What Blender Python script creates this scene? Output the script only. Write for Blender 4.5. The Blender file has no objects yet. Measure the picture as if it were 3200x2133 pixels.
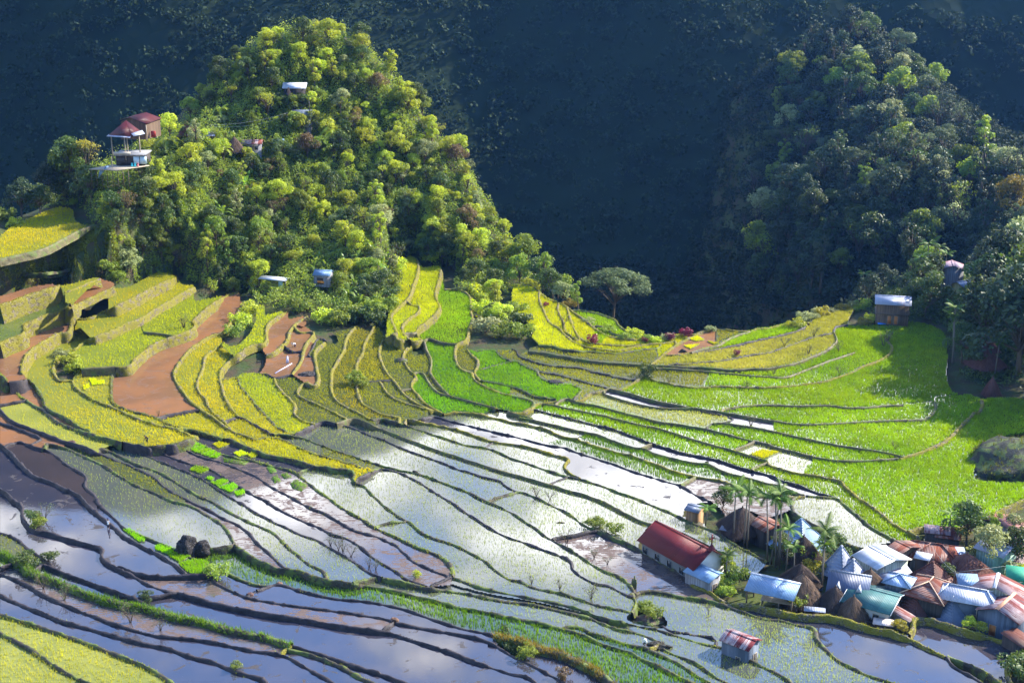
import bpy, bmesh, math, random
import numpy as np
from mathutils import Vector, Matrix

# ------------------------------------------------------------------ camera, sky, sun, exposure
scene = bpy.context.scene
COL = scene.collection
F, CX, CY, CAMZ = 50.0 / 36.0 * 3200.0, 1600.0, 1066.5, 100.0      # photo pixels are 3200 x 2133
PITCH = math.radians(18.0)
cam_data = bpy.data.cameras.new("camera")
cam_data.lens, cam_data.sensor_width = 50.0, 36.0
cam_data.clip_start, cam_data.clip_end = 1.0, 6000.0
cam = bpy.data.objects.new("camera", cam_data)
cam.location = (0, 0, CAMZ)
cam.rotation_euler = (math.radians(90) - PITCH, 0, 0)
COL.objects.link(cam)
scene.camera = cam

SUN_EL, SUN_AZ = math.radians(34.0), math.radians(66.0)             # azimuth from +Y (away from the camera) towards +X (right)
world = bpy.data.worlds.new("World")
scene.world = world
world.use_nodes = True
wn, wl = world.node_tree.nodes, world.node_tree.links
wn.clear()
def wnode(t, **kw):
    n = wn.new(t)
    for k, v in kw.items():
        setattr(n, k, v)
    return n
sky = wnode("ShaderNodeTexSky", sky_type='NISHITA', sun_disc=False, sun_elevation=SUN_EL, sun_rotation=SUN_AZ)
sky.air_density, sky.dust_density, sky.ozone_density = 1.2, 0.4, 4.0
tcw = wnode("ShaderNodeTexCoord")
sep = wnode("ShaderNodeSeparateXYZ")
wl.new(tcw.outputs['Generated'], sep.inputs[0])
def wmath(op, a, b=None, clamp=False):
    n = wnode("ShaderNodeMath", operation=op, use_clamp=clamp)
    for i, v in enumerate((a, b)):
        if v is None: continue
        if isinstance(v, (int, float)): n.inputs[i].default_value = v
        else: wl.new(v, n.inputs[i])
    return n.outputs[0]
def wmap(v, a, b, c, d):
    n = wnode("ShaderNodeMapRange", interpolation_type='SMOOTHSTEP')
    wl.new(v, n.inputs[0])
    for i, x in enumerate((a, b, c, d)): n.inputs[i + 1].default_value = x
    return n.outputs[0]
zz = wmath('ADD', wmath('MAXIMUM', sep.outputs[2], 0.0), 0.16)
comb = wnode("ShaderNodeCombineXYZ")
wl.new(wmath('DIVIDE', sep.outputs[0], zz), comb.inputs[0])
wl.new(wmath('DIVIDE', sep.outputs[1], zz), comb.inputs[1])
noi = wnode("ShaderNodeTexNoise")
noi.inputs['Scale'].default_value = 5.2
noi.inputs['Detail'].default_value = 7.0
noi.inputs['Roughness'].default_value = 0.56
wl.new(comb.outputs[0], noi.inputs['Vector'])
# cumulus stand over the ridge (about 18 to 28 degrees up), thicker to the right; blue sky above them
low = wmap(sep.outputs[2], 0.395, 0.505, 0.16, -0.085)
side = wmap(sep.outputs[0], -0.30, 0.12, -0.075, 0.05)
cov = wmath('ADD', wmath('ADD', noi.outputs[0], low), side)
mask = wmap(cov, 0.405, 0.65, 0.0, 1.0)
mask = wmath('MULTIPLY', mask, wmap(sep.outputs[1], -0.2, 0.25, 0.0, 1.0))
shade = wmap(cov, 0.48, 0.82, 0.30, 1.05)
SKY_STRENGTH, CLOUD = 0.15, 2.15
skym = wnode("ShaderNodeVectorMath", operation='SCALE')
tint = wnode("ShaderNodeVectorMath", operation='MULTIPLY'); tint.inputs[1].default_value = (.92, 1.08, 1.36)
wl.new(sky.outputs[0], tint.inputs[0]); wl.new(tint.outputs[0], skym.inputs[0]); skym.inputs['Scale'].default_value = SKY_STRENGTH
cl = wnode("ShaderNodeVectorMath", operation='SCALE')
cl.inputs[0].default_value = (0.98, 0.985, 1.0)
wl.new(wmath('MULTIPLY', shade, CLOUD), cl.inputs['Scale'])
mixw = wnode("ShaderNodeMix", data_type='RGBA')
wl.new(mask, mixw.inputs['Factor'])
wl.new(skym.outputs[0], mixw.inputs['A']); wl.new(cl.outputs[0], mixw.inputs['B'])
bgw = wnode("ShaderNodeBackground"); bgw.inputs['Strength'].default_value = 1.0
wl.new(mixw.outputs['Result'], bgw.inputs['Color'])
wout = wnode("ShaderNodeOutputWorld")
wl.new(bgw.outputs[0], wout.inputs['Surface'])

sun_data = bpy.data.lights.new("sun", 'SUN')
sun_data.energy, sun_data.angle, sun_data.color = 5.0, math.radians(0.5), (1.0, 0.93, 0.80)
sun = bpy.data.objects.new("sun", sun_data)
sdir = Vector((math.sin(SUN_AZ) * math.cos(SUN_EL), math.cos(SUN_AZ) * math.cos(SUN_EL), math.sin(SUN_EL)))
sun.rotation_euler = sdir.to_track_quat('Z', 'Y').to_euler()
sun.location = (200, 300, 300)
COL.objects.link(sun)

HAZE = 0.000052
vs = scene.view_settings
vs.view_transform, vs.look, vs.exposure, vs.gamma, vs.use_curve_mapping = 'Standard', 'None', 1.62, 1.0, False
cy = scene.cycles
cy.max_bounces, cy.diffuse_bounces, cy.glossy_bounces, cy.transmission_bounces, cy.transparent_max_bounces, cy.volume_bounces = 6, 3, 3, 3, 8, 0
cy.use_denoising = True
cy.sample_clamp_indirect = 4.0

# ------------------------------------------------------------------ pixel -> place helpers
CP, SP = math.cos(PITCH), math.sin(PITCH)
def ray(px, py):
    a, b = (np.asarray(px, float) - CX) / F, -(np.asarray(py, float) - CY) / F
    return a, CP + b * SP, -SP + b * CP
def at_z(px, py, z):
    dx, dy, dz = ray(px, py)
    t = (z - CAMZ) / dz
    return dx * t, dy * t
def at_y(px, py, Y):
    dx, dy, dz = ray(px, py)
    t = Y / dy
    return dx * t, CAMZ + dz * t
def to_px(x, y, z):
    z = z - CAMZ
    w = y * CP - z * SP
    v = y * SP + z * CP
    return CX + F * x / w, CY - F * v / w
TILE = {'A': (0, 800), 'B': (800, 800), 'C': (1600, 800), 'D': (2400, 800), 'E': (0, 1300), 'F': (800, 1300), 'G': (1600, 1300),
        'H': (0, 1600), 'I': (800, 1600), 'J': (1600, 1600), 'K': (2400, 1600)}
QUAD = {'a': (0, 0), 'b': (1600, 0), 'c': (0, 1066), 'd': (1600, 1066)}
def px(tag, x, y):
    """a point read off an enlarged piece of the photograph -> photo pixel"""
    if tag in TILE: return TILE[tag][0] + x / 2.941, TILE[tag][1] + y / 2.941
    if tag in QUAD: return QUAD[tag][0] + x / 1.4703, QUAD[tag][1] + y / 1.4703
    return x, y
def path(s):
    out, tag = [], 'S'
    for tok in s.split():
        if ',' in tok:
            x, y = tok.split(',')
            out.append(px(tag, float(x), float(y)))
        else: tag = tok
    return np.array(out)
# ------------------------------------------------------------------ dikes: (kind, grassiness, label, line)
# mud = bare mud dike, stone = stone terrace wall, grass = overgrown dike, thin = low green bund, edge = no dike, only where a paddy ends
DIKES = [
('mud',.0,"smooth mud dike hooking round the small grey paddy at the left edge","E -12,45 60,72 150,105 240,137 310,165 360,188 378,204 345,228 290,248"),
('mud',.0,"dark mud dike along the right of the dark brown flooded paddy","E 50,265 110,245 170,230 250,250 350,285 430,310 520,360 600,430 700,490 760,525 795,560 785,600 780,640 820,680 870,720 890,760 900,790 950,840 1020,905 1080,960 1130,1015 1165,1038"),
('grass',.25,"dike running behind the seedling beds from the boulder paddy to the bushy corner","E 1165,1030 1220,1055 1340,1105 1440,1148 1560,1195 1650,1240 1750,1290 1850,1325 1940,1365 2020,1405 2100,1440 2200,1490 2353,1545 I 0,655 50,670 95,676"),
('mud',.0,"long dark mud dike the white-shirted wader walks beside","E 0,245 50,290 110,340 150,390 200,440 260,500 330,545 420,580 520,615 600,660 700,700 740,730 790,790 850,850 930,920 1000,975 1060,1020 1130,1090 1250,1155 1350,1210 1440,1250 1520,1300 1600,1350 1660,1400 1715,1445"),
('mud',.0,"longest dark mud dike with an S bend in the blue water","E -12,650 60,700 120,760 180,800 205,830 200,880 215,940 260,1000 320,1040 400,1055 480,1070 560,1095 650,1125 750,1150 850,1175 920,1195 945,1220 935,1250 930,1282 980,1327 1060,1372 1140,1412 1250,1472 1340,1532 1450,1572 H 1560,725 1640,735 1700,750 1850,790 2000,830 2200,875 2353,905 I 200,940 400,965 600,1000 800,1035 1000,1060 1150,1085 1300,1120 1450,1165 1600,1215 1750,1260 1850,1295 1950,1340 2050,1375 2150,1410 2250,1445 2353,1480 J 90,1490 160,1515 240,1575"),
('mud',.0,"mud dike below the three big seedling beds","H 1085,492 1150,510 1220,540 1350,568 1500,580 1650,575 1750,567 1900,570 1960,590 1960,620 2000,650 2080,695 2180,740 2270,775 2353,795 I 150,820 300,845 500,870 700,895 900,925 1100,955 1240,985"),
('mud',.05,"short cross dike under the reddish clod beside the ploughed paddy","I 1275,985 1215,1040 1150,1078"),
('mud',.0,"mud dike leaving the reddish clod through bright blue water","I 1275,1005 1400,1030 1600,1065 1800,1100 2000,1140 2150,1185 2260,1250 2353,1310 J 60,1335 130,1370 250,1430 350,1485 450,1540 500,1575"),
('mud',.0,"short curved cross dike with a dark bush at its end","H 1255,782 1350,772 1450,760 1560,742 1640,733"),
('mud',.15,"rough dike with bushes around the small rice plot at the left edge","E -12,1060 60,1080 120,1105 180,1140 250,1205 330,1260 400,1310 480,1360"),
('mud',.0,"dark mud dike ending at the dark bush left of the cross dike","H 380,472 450,495 550,530 650,570 800,620 900,660 1000,695 1100,735 1200,770 1300,805 1345,817"),
('grass',1.0,"broad dike crowned with tall green grass","H -12,355 60,390 150,440 220,480 280,530 350,565 450,600 550,635 650,680 750,720 850,755 1000,800 1150,835 1300,860 1450,900 1600,945 1700,970 1850,995 2000,1035 2150,1075 2300,1105 2353,1112 I 150,1150 260,1190 330,1215"),
('mud',.05,"mud dike bordering the wide slate-blue paddy at the bottom","I 325,1220 450,1250 600,1300 750,1345 900,1400 1000,1430 1150,1475 1300,1530 1410,1575"),
('grass',.3,"lumpy weedy dike at the bottom below the slate-blue paddy","I 300,1265 400,1270 500,1300 620,1340 750,1390 830,1430 950,1500 1050,1545 1120,1575"),
('stone',.2,"short mossy stone cross wall at the end of the grassy dike","I 330,1212 270,1250 215,1292"),
('mud',.0,"tiny cross dike at the left edge beside the yellow-green seedlings","H -12,508 60,478 115,458"),
('mud',.1,"end dike closing the small rice plot at the left edge","H 300,528 340,500 395,470"),
('mud',.05,"clodded mud dike second below the grassy dike","H -12,557 100,590 200,635 270,670 340,720 420,760 500,800 600,840 700,885 780,915 900,955 1000,1000 1150,1045 1300,1090 1450,1125 1600,1140 1800,1160 2000,1190 2200,1235 2353,1265 I 120,1275 220,1300 300,1325 400,1385 500,1440 600,1495 700,1550 740,1575"),
('mud',.1,"reddish brown lumpy dike with dry grass clods","H -12,740 60,780 150,815 250,860 350,900 450,940 550,985 700,1025 850,1065 950,1095 1050,1120 1150,1150 1250,1180 1400,1210 1550,1240 1650,1275 1800,1325 1950,1360 2050,1400 2150,1440 2250,1475 2353,1500 I 60,1525 110,1575"),
('grass',.35,"sunlit grassy dike above the yellow rice in the bottom corner","H -12,925 100,960 250,1005 400,1055 550,1105 700,1155 850,1210 1000,1270 1150,1330 1300,1390 1400,1440 1500,1500 1610,1575"),
('grass',.3,"brown dike splitting the yellow rice in the bottom corner","H -12,1095 100,1150 200,1205 300,1260 400,1330 500,1400 600,1460 700,1510 800,1555 840,1575"),
('mud',.1,"long rough dike from the left edge past the upper corner of the boulder paddy","A -12,1385 40,1445 100,1500 E 130,48 200,75 300,110 400,150 500,190 600,225 700,250 760,268 850,310 950,350 1050,395 1150,430 1250,475 1350,520 1420,560 1470,610 1540,665 1620,710 1720,760 1800,800 1900,845 1980,890 2060,935 2150,970 2230,1020 2310,1090 2353,1150 F 60,1200 120,1250 200,1330 270,1392"),
('grass',.25,"dike looping round the boulder paddy","E 430,245 520,260 620,295 700,330 800,375 900,420 1000,475 1080,530 1180,590 1280,640 1400,690 1500,735 1600,780 1700,800 1800,840 1900,900 2000,960 2060,1010 2110,1080 2140,1140 2150,1170 2080,1188 1980,1198 1880,1205 1800,1215 1700,1240"),
('grass',.45,"long green dike above the dark green rice strip","E 2150,1175 2230,1230 2300,1275 2353,1305 F 100,1345 200,1388 330,1397 430,1420 520,1460 640,1495 760,1510 900,1530 I 1000,665 1150,690 1300,715 1450,760 1600,795 1750,830 1900,870 2050,895 2200,925 2353,960 J 150,985 300,1020 450,1055 600,1100 720,1150 820,1195 950,1240 1080,1275 1200,1340 1320,1395 1450,1460 1580,1520 1690,1575"),
('grass',.3,"green-edged dike between two pale strips right of the boulder paddy","E 905,300 940,292 1020,320 1100,365 1200,410 1300,455 1400,480 1500,525 1560,560 1620,600 1700,650 1780,700 1870,745 1950,780 2050,840 2130,885 2200,920 2300,970 2353,990 F 80,1025 160,1065 220,1120 260,1160 320,1220 380,1260 430,1310 500,1360 570,1390 620,1420 650,1478"),
('mud',.15,"dark dike with leafless shrubs along it","E 1130,240 1200,290 1280,335 1370,365 1450,400 1550,440 1650,480 1740,515 1830,560 1920,610 2000,665 2080,715 2150,760 2230,800 2300,850 2353,885 F 60,910 130,950 200,985 270,1010 350,1055 450,1095 560,1130 640,1180 720,1225 800,1270 880,1320 950,1365 1010,1410 1080,1455 1150,1480"),
('mud',.2,"muddy dike left of the churned brown strip","E 1130,232 1230,255 1350,280 1480,330 1570,370 1680,410 1800,450 1900,475 1970,500 2030,540 2120,590 2200,640 2280,690 2353,730 F 80,765 160,820 250,870 330,910 420,950 520,990 620,1035 710,1085 800,1105 860,1130 940,1180 1000,1225 1060,1280 1130,1330 1210,1375 1290,1420 1360,1472"),
('mud',.1,"brown clodded dike through the middle of the churned brown strip","E 1500,262 1640,265 1720,310 1800,350 1900,385 2000,405 2100,440 2200,480 2300,525 2353,545 F 80,600 150,650 230,690 330,740 430,800 530,850 620,880 720,940 800,985 900,1040 1000,1070 1120,1100 1200,1140 1280,1175 1340,1230 1400,1280 1450,1330 1550,1375 1650,1420 1760,1455"),
('grass',.8,"thick grassy dike right of the churned brown strip","E 1720,215 1780,240 1850,258 1920,290 2000,325 2080,355 2180,380 2300,400 2353,408 F 100,440 200,465 300,490 380,520 420,560 500,620 570,680 650,730 740,800 830,860 920,910 1000,955 1060,1000 1120,1030 1220,1075 1300,1110 1400,1160 1500,1205 1600,1240 1680,1275 1740,1310 1780,1360 1810,1420 1800,1468"),
('mud',.1,"brown mud bank at the foot of the churned strip","F 1800,1468 1700,1510 1600,1552"),
('mud',.2,"short mud end bank with the yucca plant","F 1345,1475 1450,1510 1570,1555"),
('grass',.3,"green dike curving down from the yellow seedlings to the lower right","E 2060,200 2130,208 2180,240 2240,260 2353,310 F 100,345 200,365 300,385 400,410 470,435 540,450 640,460 740,485 830,480 880,500 910,530 890,570 930,610 1000,640 1050,700 1120,760 1180,820 1250,870 1320,920 1380,950 1430,980 1480,1030 1550,1080 1650,1120 1750,1150 1850,1185 1950,1240 2050,1290 2130,1340 2190,1400 2280,1460 2353,1500 J 60,618 120,650 220,690 350,715 450,735 560,770 650,800 780,845 900,870 1000,885 1095,915"),
('grass',.3,"short green cross dike at the end of the narrow blue strip","F 400,508 470,475 540,452"),
('grass',.25,"short green cross dike under the white reflecting paddy","F 1110,997 1200,980 1300,965 1385,958"),
('grass',.3,"narrow dike with a lone bare twig left of the big white paddy","E 2290,200 2353,215 F 50,200 120,187 200,200 290,230 380,275 480,320 600,360 700,385 800,410 900,440 1000,475 1100,485 1150,470"),
('mud',.15,"broad dark dike arching over the big white paddy","F 930,570 1010,525 1080,500 1150,482 1220,487 1300,505 1380,540 1460,580 1540,625 1620,680 1720,740 1820,800 1890,855 1960,900 2040,950 2120,1005 2200,1050 2280,1090 2353,1120 G 80,1140 180,1180 300,1225 400,1260 500,1300 550,1345 550,1390 600,1440 680,1490 780,1535 J 880,665 950,700 1020,735 1100,775"),
('grass',.25,"thin dike with a dark rock on it above the arching dike","F 160,165 220,162 350,175 450,200 560,245 680,290 800,335 900,365 1000,400 1100,430 1200,460 1330,490 1450,515 1560,545 1650,580 1750,615 1850,655 1950,690 2030,735 2100,770 2200,810 2300,855 2353,880 G 60,920 130,970 220,1025 290,1085 370,1130 450,1175 540,1225 620,1275 700,1330 780,1380 860,1420 950,1450 1020,1490 1080,1540 J 1110,700 1125,725"),
('mud',.15,"dike from the stony junction through cloud-reflecting water to the cross dike","F 350,165 450,115 560,58 620,42 700,55 820,85 920,115 1020,160 1120,195 1220,235 1320,280 1420,320 1520,355 1620,390 1720,425 1800,460 1880,490 1960,510 2060,545 2150,570 2240,590 2280,625 2353,670 G 50,685"),
('grass',.3,"dike curving from the pond with the floating log to the churned plot below the church","F 2130,775 2250,728 G 0,702 60,686 150,712 230,745 300,780 380,820 450,850 520,890 580,930 640,980 720,1020 790,1045 860,1075 940,1115 1040,1150 1150,1210 1250,1265 1350,1320 1450,1385 1550,1430 1650,1470 1720,1497"),
('mud',.1,"short dark cross dike at the top of the churned plot below the church","G 370,1115 450,1100 530,1090 620,1070 720,1050 790,1045"),
('thin',.35,"straight bund running down to the church's far corner","F 740,60 780,48 830,28 900,15 980,35 1060,75 1150,110 1250,150 1350,190 1450,225 1550,265 1650,300 1750,335 1850,365 1950,400 2050,430 2150,465 2250,495 2353,525 G 80,545 180,575 280,605 380,630 480,665 570,690 660,710 740,740 830,775 920,820 1000,865 1080,905 1160,945 1240,975 1295,982"),
('grass',.25,"long dike passing between the church and the palm grove","F 1060,38 1150,18 1230,35 1330,65 1430,100 1530,130 1630,165 1730,195 1830,230 1930,260 2030,275 2130,290 2230,325 2353,385 G 80,405 180,440 280,475 380,510 460,535 530,555 620,570 720,600 820,630 900,660 960,690 1060,720 1160,755 1260,800 1360,840 1460,880 1550,925 1640,970 1740,1005 1830,1040 1920,1085 2020,1150 2120,1210 2220,1260 2353,1340"),
('mud',.15,"short cross dike in the pale strips below the central green field","F 2100,278 2160,245 2210,222"),
('mud',.1,"short dark cross dike left of the S-shaped stone wall","G 350,612 430,580 515,552"),
('stone',.1,"dike bending into an S-shaped stone wall in white water","F 1380,20 1480,35 1580,60 1680,80 1780,100 1880,125 1980,160 2080,195 2180,225 2353,250 G 100,265 200,290 300,320 400,350 480,370 522,388 492,420 480,460 510,500 560,530 630,565"),
('mud',.1,"broad dark dike along the wide white water towards the palm grove","B 1480,1500 1560,1478 1650,1470 F 1750,30 1850,55 1950,80 2050,105 2150,130 2250,155 2353,175 G 80,195 180,225 280,250 380,270 480,280 550,310 640,340 740,370 840,405 940,435 1040,475 1140,510 1240,540 1340,570 1440,600 1540,625 1600,660 1680,710 1760,750 1830,778"),
('stone',.1,"stony dike running under two dark green rice strips","B 1720,1445 1850,1427 1950,1432 2050,1445 2150,1470 2250,1490 2353,1520 G 100,62 200,85 300,110 380,145 450,175 500,187 580,200 680,235 780,270 880,300 980,330 1080,350 1180,385 1280,420 1380,460 1480,500 1580,525 1700,550 1800,565 1900,580 1980,600 2060,640 2200,690 2310,715 d 1180,705 1270,712 1345,706"),
('thin',.5,"thin green bund below a narrow pale strip","C -30,1425 0,1435 100,1465 200,1488 G 50,10 150,20 250,42 350,65 450,90 550,115 650,135 720,150 800,165 880,200 960,230 1040,260 1120,280 1180,287"),
('thin',.6,"grassy bund below the long white water strip","G 1185,287 1240,300 1290,330 1400,360 1500,385 1600,410 1700,425 1800,430 1860,460 1920,490 2000,520 2100,545 2200,570 2353,615 d 1230,660 1300,690 1345,705"),
('mud',.3,"dark bund above the long white water strip","C 100,1425 170,1402 250,1415 350,1440 450,1465 G 550,20 650,45 750,70 850,95 950,120 1050,160 1150,195 1250,235 1350,265 1450,295 1550,325 1650,345 1750,365 1850,385 1950,415 2050,450 2150,480 2250,505 2353,530 d 1250,640 1320,660 1400,690 1490,717"),
('thin',.3,"tiny cross bund between the pale strip and the long white water strip","G 1185,287 1280,245"),
('thin',.3,"tiny cross bund at the end of the lower dark green rice strip","G 1550,622 1640,575 1690,548"),
('thin',.7,"green seam between two bright rice strips","C 280,1352 380,1365 500,1390 650,1420 800,1450 900,1470 G 900,10 1000,30 1100,55 1200,80 1320,100 1420,130 1550,170 1650,200 1750,230 1850,260 1950,285 2050,315 2150,345 2250,375 2353,408 d 1175,563"),
('thin',.6,"green bund from the stony channel to the pale footpath curve","C 400,1350 460,1310 520,1305 620,1340 760,1365 900,1400 1050,1440 1200,1478 G 1350,45 1500,65 1650,90 1770,110 1900,140 2000,165 2100,195 2230,225 2353,250 d 1200,480 1300,505 1400,530 1500,545 1600,545 1700,540 1780,535"),
('stone',.15,"pale dry footpath dike curving round the big bright field","d 1780,535 1850,515 1920,490 1990,455 2050,400 2100,350 2130,320 D 1930,1440 1970,1370 1962,1310"),
('thin',.4,"straight cross bund beside the yellow seedling plot","G 2035,307 2130,270 2230,226"),
('thin',.4,"short cross bund at the tip of the bright strip","d 1105,580 1140,566 1175,552"),
('stone',.25,"stony channel bank running from the red cordylines down to the terraces","C 1740,702 1640,742 1560,782 1460,842 1380,912 1320,962 1260,1012 1225,1082 1160,1132 1060,1192 990,1222 880,1215 800,1245 710,1260 650,1310 590,1322"),
('stone',.25,"stony bank linking the emerald field to the channel","C 400,1330 330,1345 230,1352 180,1395 100,1430 0,1435"),
('thin',.4,"dike along the far side of the white water under the bright field","C 890,1215 930,1220 1020,1240 1130,1270 1260,1310 1400,1340 1550,1370 1650,1390 1750,1400 1880,1420 2000,1440 2150,1465 2280,1490 2353,1500 D 100,1515 200,1530 350,1540 500,1535 700,1525 900,1515 1100,1505 1300,1500 1440,1490 1500,1450 1540,1400 1535,1330"),
('thin',.4,"grassy lip in front of the white water under the bright field","C 850,1262 960,1300 1060,1330 1180,1360 1300,1382 1450,1392 1600,1390 1650,1388"),
('mud',.3,"rounded dike end round the pale rice plot","C 1650,1388 1750,1420 1850,1440 1950,1460 2005,1475 2035,1490 1980,1520 1900,1528 1850,1532 1790,1572 G 1785,112"),
('thin',.5,"bund between the white pool and the bright rice below it","G 1855,58 2000,65 2150,85 2250,100 2353,125 d 1250,420 1300,435 1400,455 1500,475 1600,490 1700,505 1800,528"),
('thin',.5,"faint seam across the bright field","C 1930,1402 2050,1382 2200,1366 2353,1362 D 250,1370 550,1365 700,1385 900,1385 1050,1370 1250,1362"),
('stone',.1,"stony bund with dead twigs between two yellow saddle fields","C 250,335 250,400 280,470 310,540 350,610 430,660 480,710 540,765 600,800 680,830 780,845 900,857 1000,857 1100,832 1250,807 1400,795 1500,775"),
('stone',.1,"grey bund along the outer rim of the saddle fields","C 0,265 170,265 240,318 330,385 430,425 500,460 560,510 640,560 700,610 760,660 830,700 900,730 1000,755 1100,762 1250,747 1400,732 1560,715"),
('stone',.1,"bund with a dead shrub between saddle fields","C 430,428 420,480 440,540 470,600 490,680 540,730 610,772"),
('stone',.1,"curving grey bund inside the saddle fields","C 508,470 530,560 560,640 600,720 640,760 700,790 800,802 950,817 1100,817 1240,805"),
('thin',.4,"outer grassy rim by the umbrella tree","C 550,490 650,500 780,520 900,560 960,590 980,630 1050,680 1150,715 1215,738"),
('thin',.2,"thin seam in the bright rice by the umbrella tree","C 750,635 850,648 920,702 1000,722 1110,748"),
('grass',.4,"dark dike at the foot of the yellow saddle field","C 240,815 330,820 400,830 470,855 600,867 700,872 800,880 950,893 1040,880 1140,865 1230,852 1330,846 1360,830"),
('thin',.4,"bund with a squared end in the olive terraces","C 150,870 280,882 400,905 550,930 700,955 850,970 1000,980 1130,990 1200,995 1222,1050 1215,1095"),
('mud',.3,"dark bund above the wet olive terrace","C 0,850 40,870 60,910 130,945 230,975 340,1000 450,1015 560,1020 650,1030 750,1060 850,1080 950,1105 1050,1125 1155,1137"),
('mud',.3,"dark bund below the wet olive terrace","B 1985,1060 C 0,965 100,1000 200,1045 270,1065 350,1075 450,1095 550,1120 650,1150 750,1175 875,1208"),
('grass',.4,"dike along the top of the emerald field beside the channel","C 230,1068 260,1110 330,1150 430,1175 520,1170 580,1195 640,1220 620,1250 570,1305"),
('grass',.4,"low dike across the emerald terraces","B 2058,1140 2200,1160 2353,1195 C 100,1230 160,1265 230,1290 330,1300 410,1312"),
('thin',.5,"bright bund at the lower tip of the emerald column","C 0,1280 100,1300 190,1325 200,1368 150,1400 100,1430"),
('mud',.25,"dike below the green rim terrace on the saddle","C 1370,905 1500,905 1650,885 1800,865 1950,835 2100,805 2250,770 2353,750 D 150,715 300,670 370,620 420,580 500,540 600,505 700,475 825,448"),
('mud',.25,"shrubby dike between two tan saddle terraces","C 1440,992 1600,985 1750,970 1900,960 2050,935 2200,905 2353,885 D 150,835 300,780 420,740 550,715 605,690 615,650 735,628"),
('thin',.6,"bright green bund below the tan saddle terraces","C 1270,1002 1400,1000 1550,1010 1750,1015 2000,1040 2200,1030 2353,1025 D 150,1000 280,970 400,920 500,880 580,830 632,770 605,690"),
('thin',.6,"green bund with dry shrubs at the top of the bright field","C 1285,1022 1500,1030 1700,1045 1850,1060 2000,1075 2150,1090 2353,1105 D 150,1110 250,1080 350,1040 450,1000 550,960 650,930 800,880"),
('stone',.3,"pale sunlit bund curving towards the silver-roofed house","C 1300,1135 1450,1170 1600,1195 1750,1200 1900,1190 2050,1195 2200,1200 2353,1200 D 200,1190 400,1165 530,1145 650,1105 750,1070 850,1020 950,985 1050,940 1120,890 1140,830 1080,760"),
('stone',.3,"rim wall at the far edge of the saddle","C 1560,720 1680,715 1760,690 1870,670 2000,675 2200,685 2250,665 2353,658 D 150,620 300,605 370,605"),
('thin',.5,"bund beside the brown seedling plot on the saddle","C 1640,882 1750,850 1880,820 1950,780 2050,730 2180,690"),
('stone',.3,"narrow bund down the right edge of the big bright field to the village","d 1175,563 1300,600 1440,622 1510,640 1530,665 1590,715 1650,755 1700,790 1760,840 1820,872 1890,905"),
('grass',.3,"dark dike between the pale pond paddy and the bright strip above the village","d 1345,705 1420,712 1490,717 1530,750 1580,790 1650,850 1720,890 1775,918"),
('grass',.4,"leafy dike behind the blue pyramid roof","d 1340,706 1290,722 1290,768 K 250,5 330,52 430,110 550,190 640,240 750,287 885,328"),
('stone',.3,"stone retaining wall along the village edge below the shelter","J 1650,642 1700,680 1780,710 1840,730 1900,785 2000,830 2100,835 2200,840 2353,875 K 120,900 250,925 400,940 550,945 700,975 850,1020 1000,1060 1130,1080 1250,1130 1400,1210 1530,1270 1640,1318"),
('grass',.35,"long dike from the cactus-like stump to the two blue ponds","J 1085,748 1180,722 1280,716 1400,730 1550,765 1700,785 1850,815 1980,855 2100,900 2230,945 2353,975 K 120,985 250,1020 400,1050 440,1090 440,1150 490,1210 560,1280 650,1360 780,1420 900,1480 1050,1530 1210,1575"),
('stone',.25,"stone rim curving round the blue pond at the right edge","K 1290,1110 1340,1030 1335,968 1450,965 1550,985 1650,1020 1800,1070 1950,1110 2100,1160 2250,1210 2340,1250 2330,1300 2240,1370 2200,1430 2210,1500 2250,1575"),
('mud',.2,"dark dike left of the weedy wedge between the two blue ponds","K 1640,1320 1680,1380 1740,1430 1900,1510 1990,1575"),
('grass',.4,"dike right of the weedy wedge between the two blue ponds","K 1655,1320 1800,1370 1950,1440 2080,1520 2160,1575"),
('grass',.3,"long dike passing behind the lone red-roofed hut","I 1800,590 1900,625 2050,680 2200,715 2353,745 J 100,765 200,785 320,805 450,835 560,865 650,890 720,925 820,955 950,985 1100,1020 1200,1045 1320,1065 1450,1105 1600,1150 1750,1195 1900,1225 2000,1255 2100,1300 2200,1360 2353,1430 K 90,1475 180,1530 240,1575"),
('grass',.35,"dike ending at the dark rock bank with the crouching worker","I 1160,592 1250,610 1350,635 1500,665 1600,690 1750,715 1900,735 2050,765 2200,795 2353,820 J 150,835 300,865 450,900 600,935 720,965 800,1000 900,1040 1000,1075 1130,1095 1230,1125 1310,1160 1365,1195"),
('stone',.2,"dark mossy rock bank closing the narrow paddy","J 1385,1195 1330,1220 1265,1245"),
('grass',.4,"narrow dike running on below the dark rock bank","J 1375,1235 1420,1265 1500,1300 1600,1340 1720,1395 1800,1460 1900,1520 2020,1575"),
('grass',.5,"green inner dike the crouching worker sits on","J 470,1048 560,1040 650,1055 720,1100 830,1135 950,1165 1050,1200 1150,1225 1230,1240 1300,1280 1420,1325 1520,1375 1600,1425 1680,1480 1800,1550 1835,1575"),
('grass',.35,"green end bank of the narrow pale paddy near the stepped dikes","I 890,645 1000,612 1090,590 1160,582"),
('grass',1.0,"wide brown grassy bank above the dark blue corner ponds","I 2190,1125 2260,1145 2353,1160 J 120,1190 230,1235 350,1265 450,1290 550,1330 650,1380 750,1430 850,1500 960,1575"),
('mud',.3,"small dike linking the weedy mound to the lone red-roofed hut","J 1380,1025 1430,1065 1480,1088 1650,1110 1800,1135 1880,1165"),
('grass',.3,"short stub dike at the weedy mound","J 1105,755 1140,820 1120,870 1090,912"),
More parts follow.
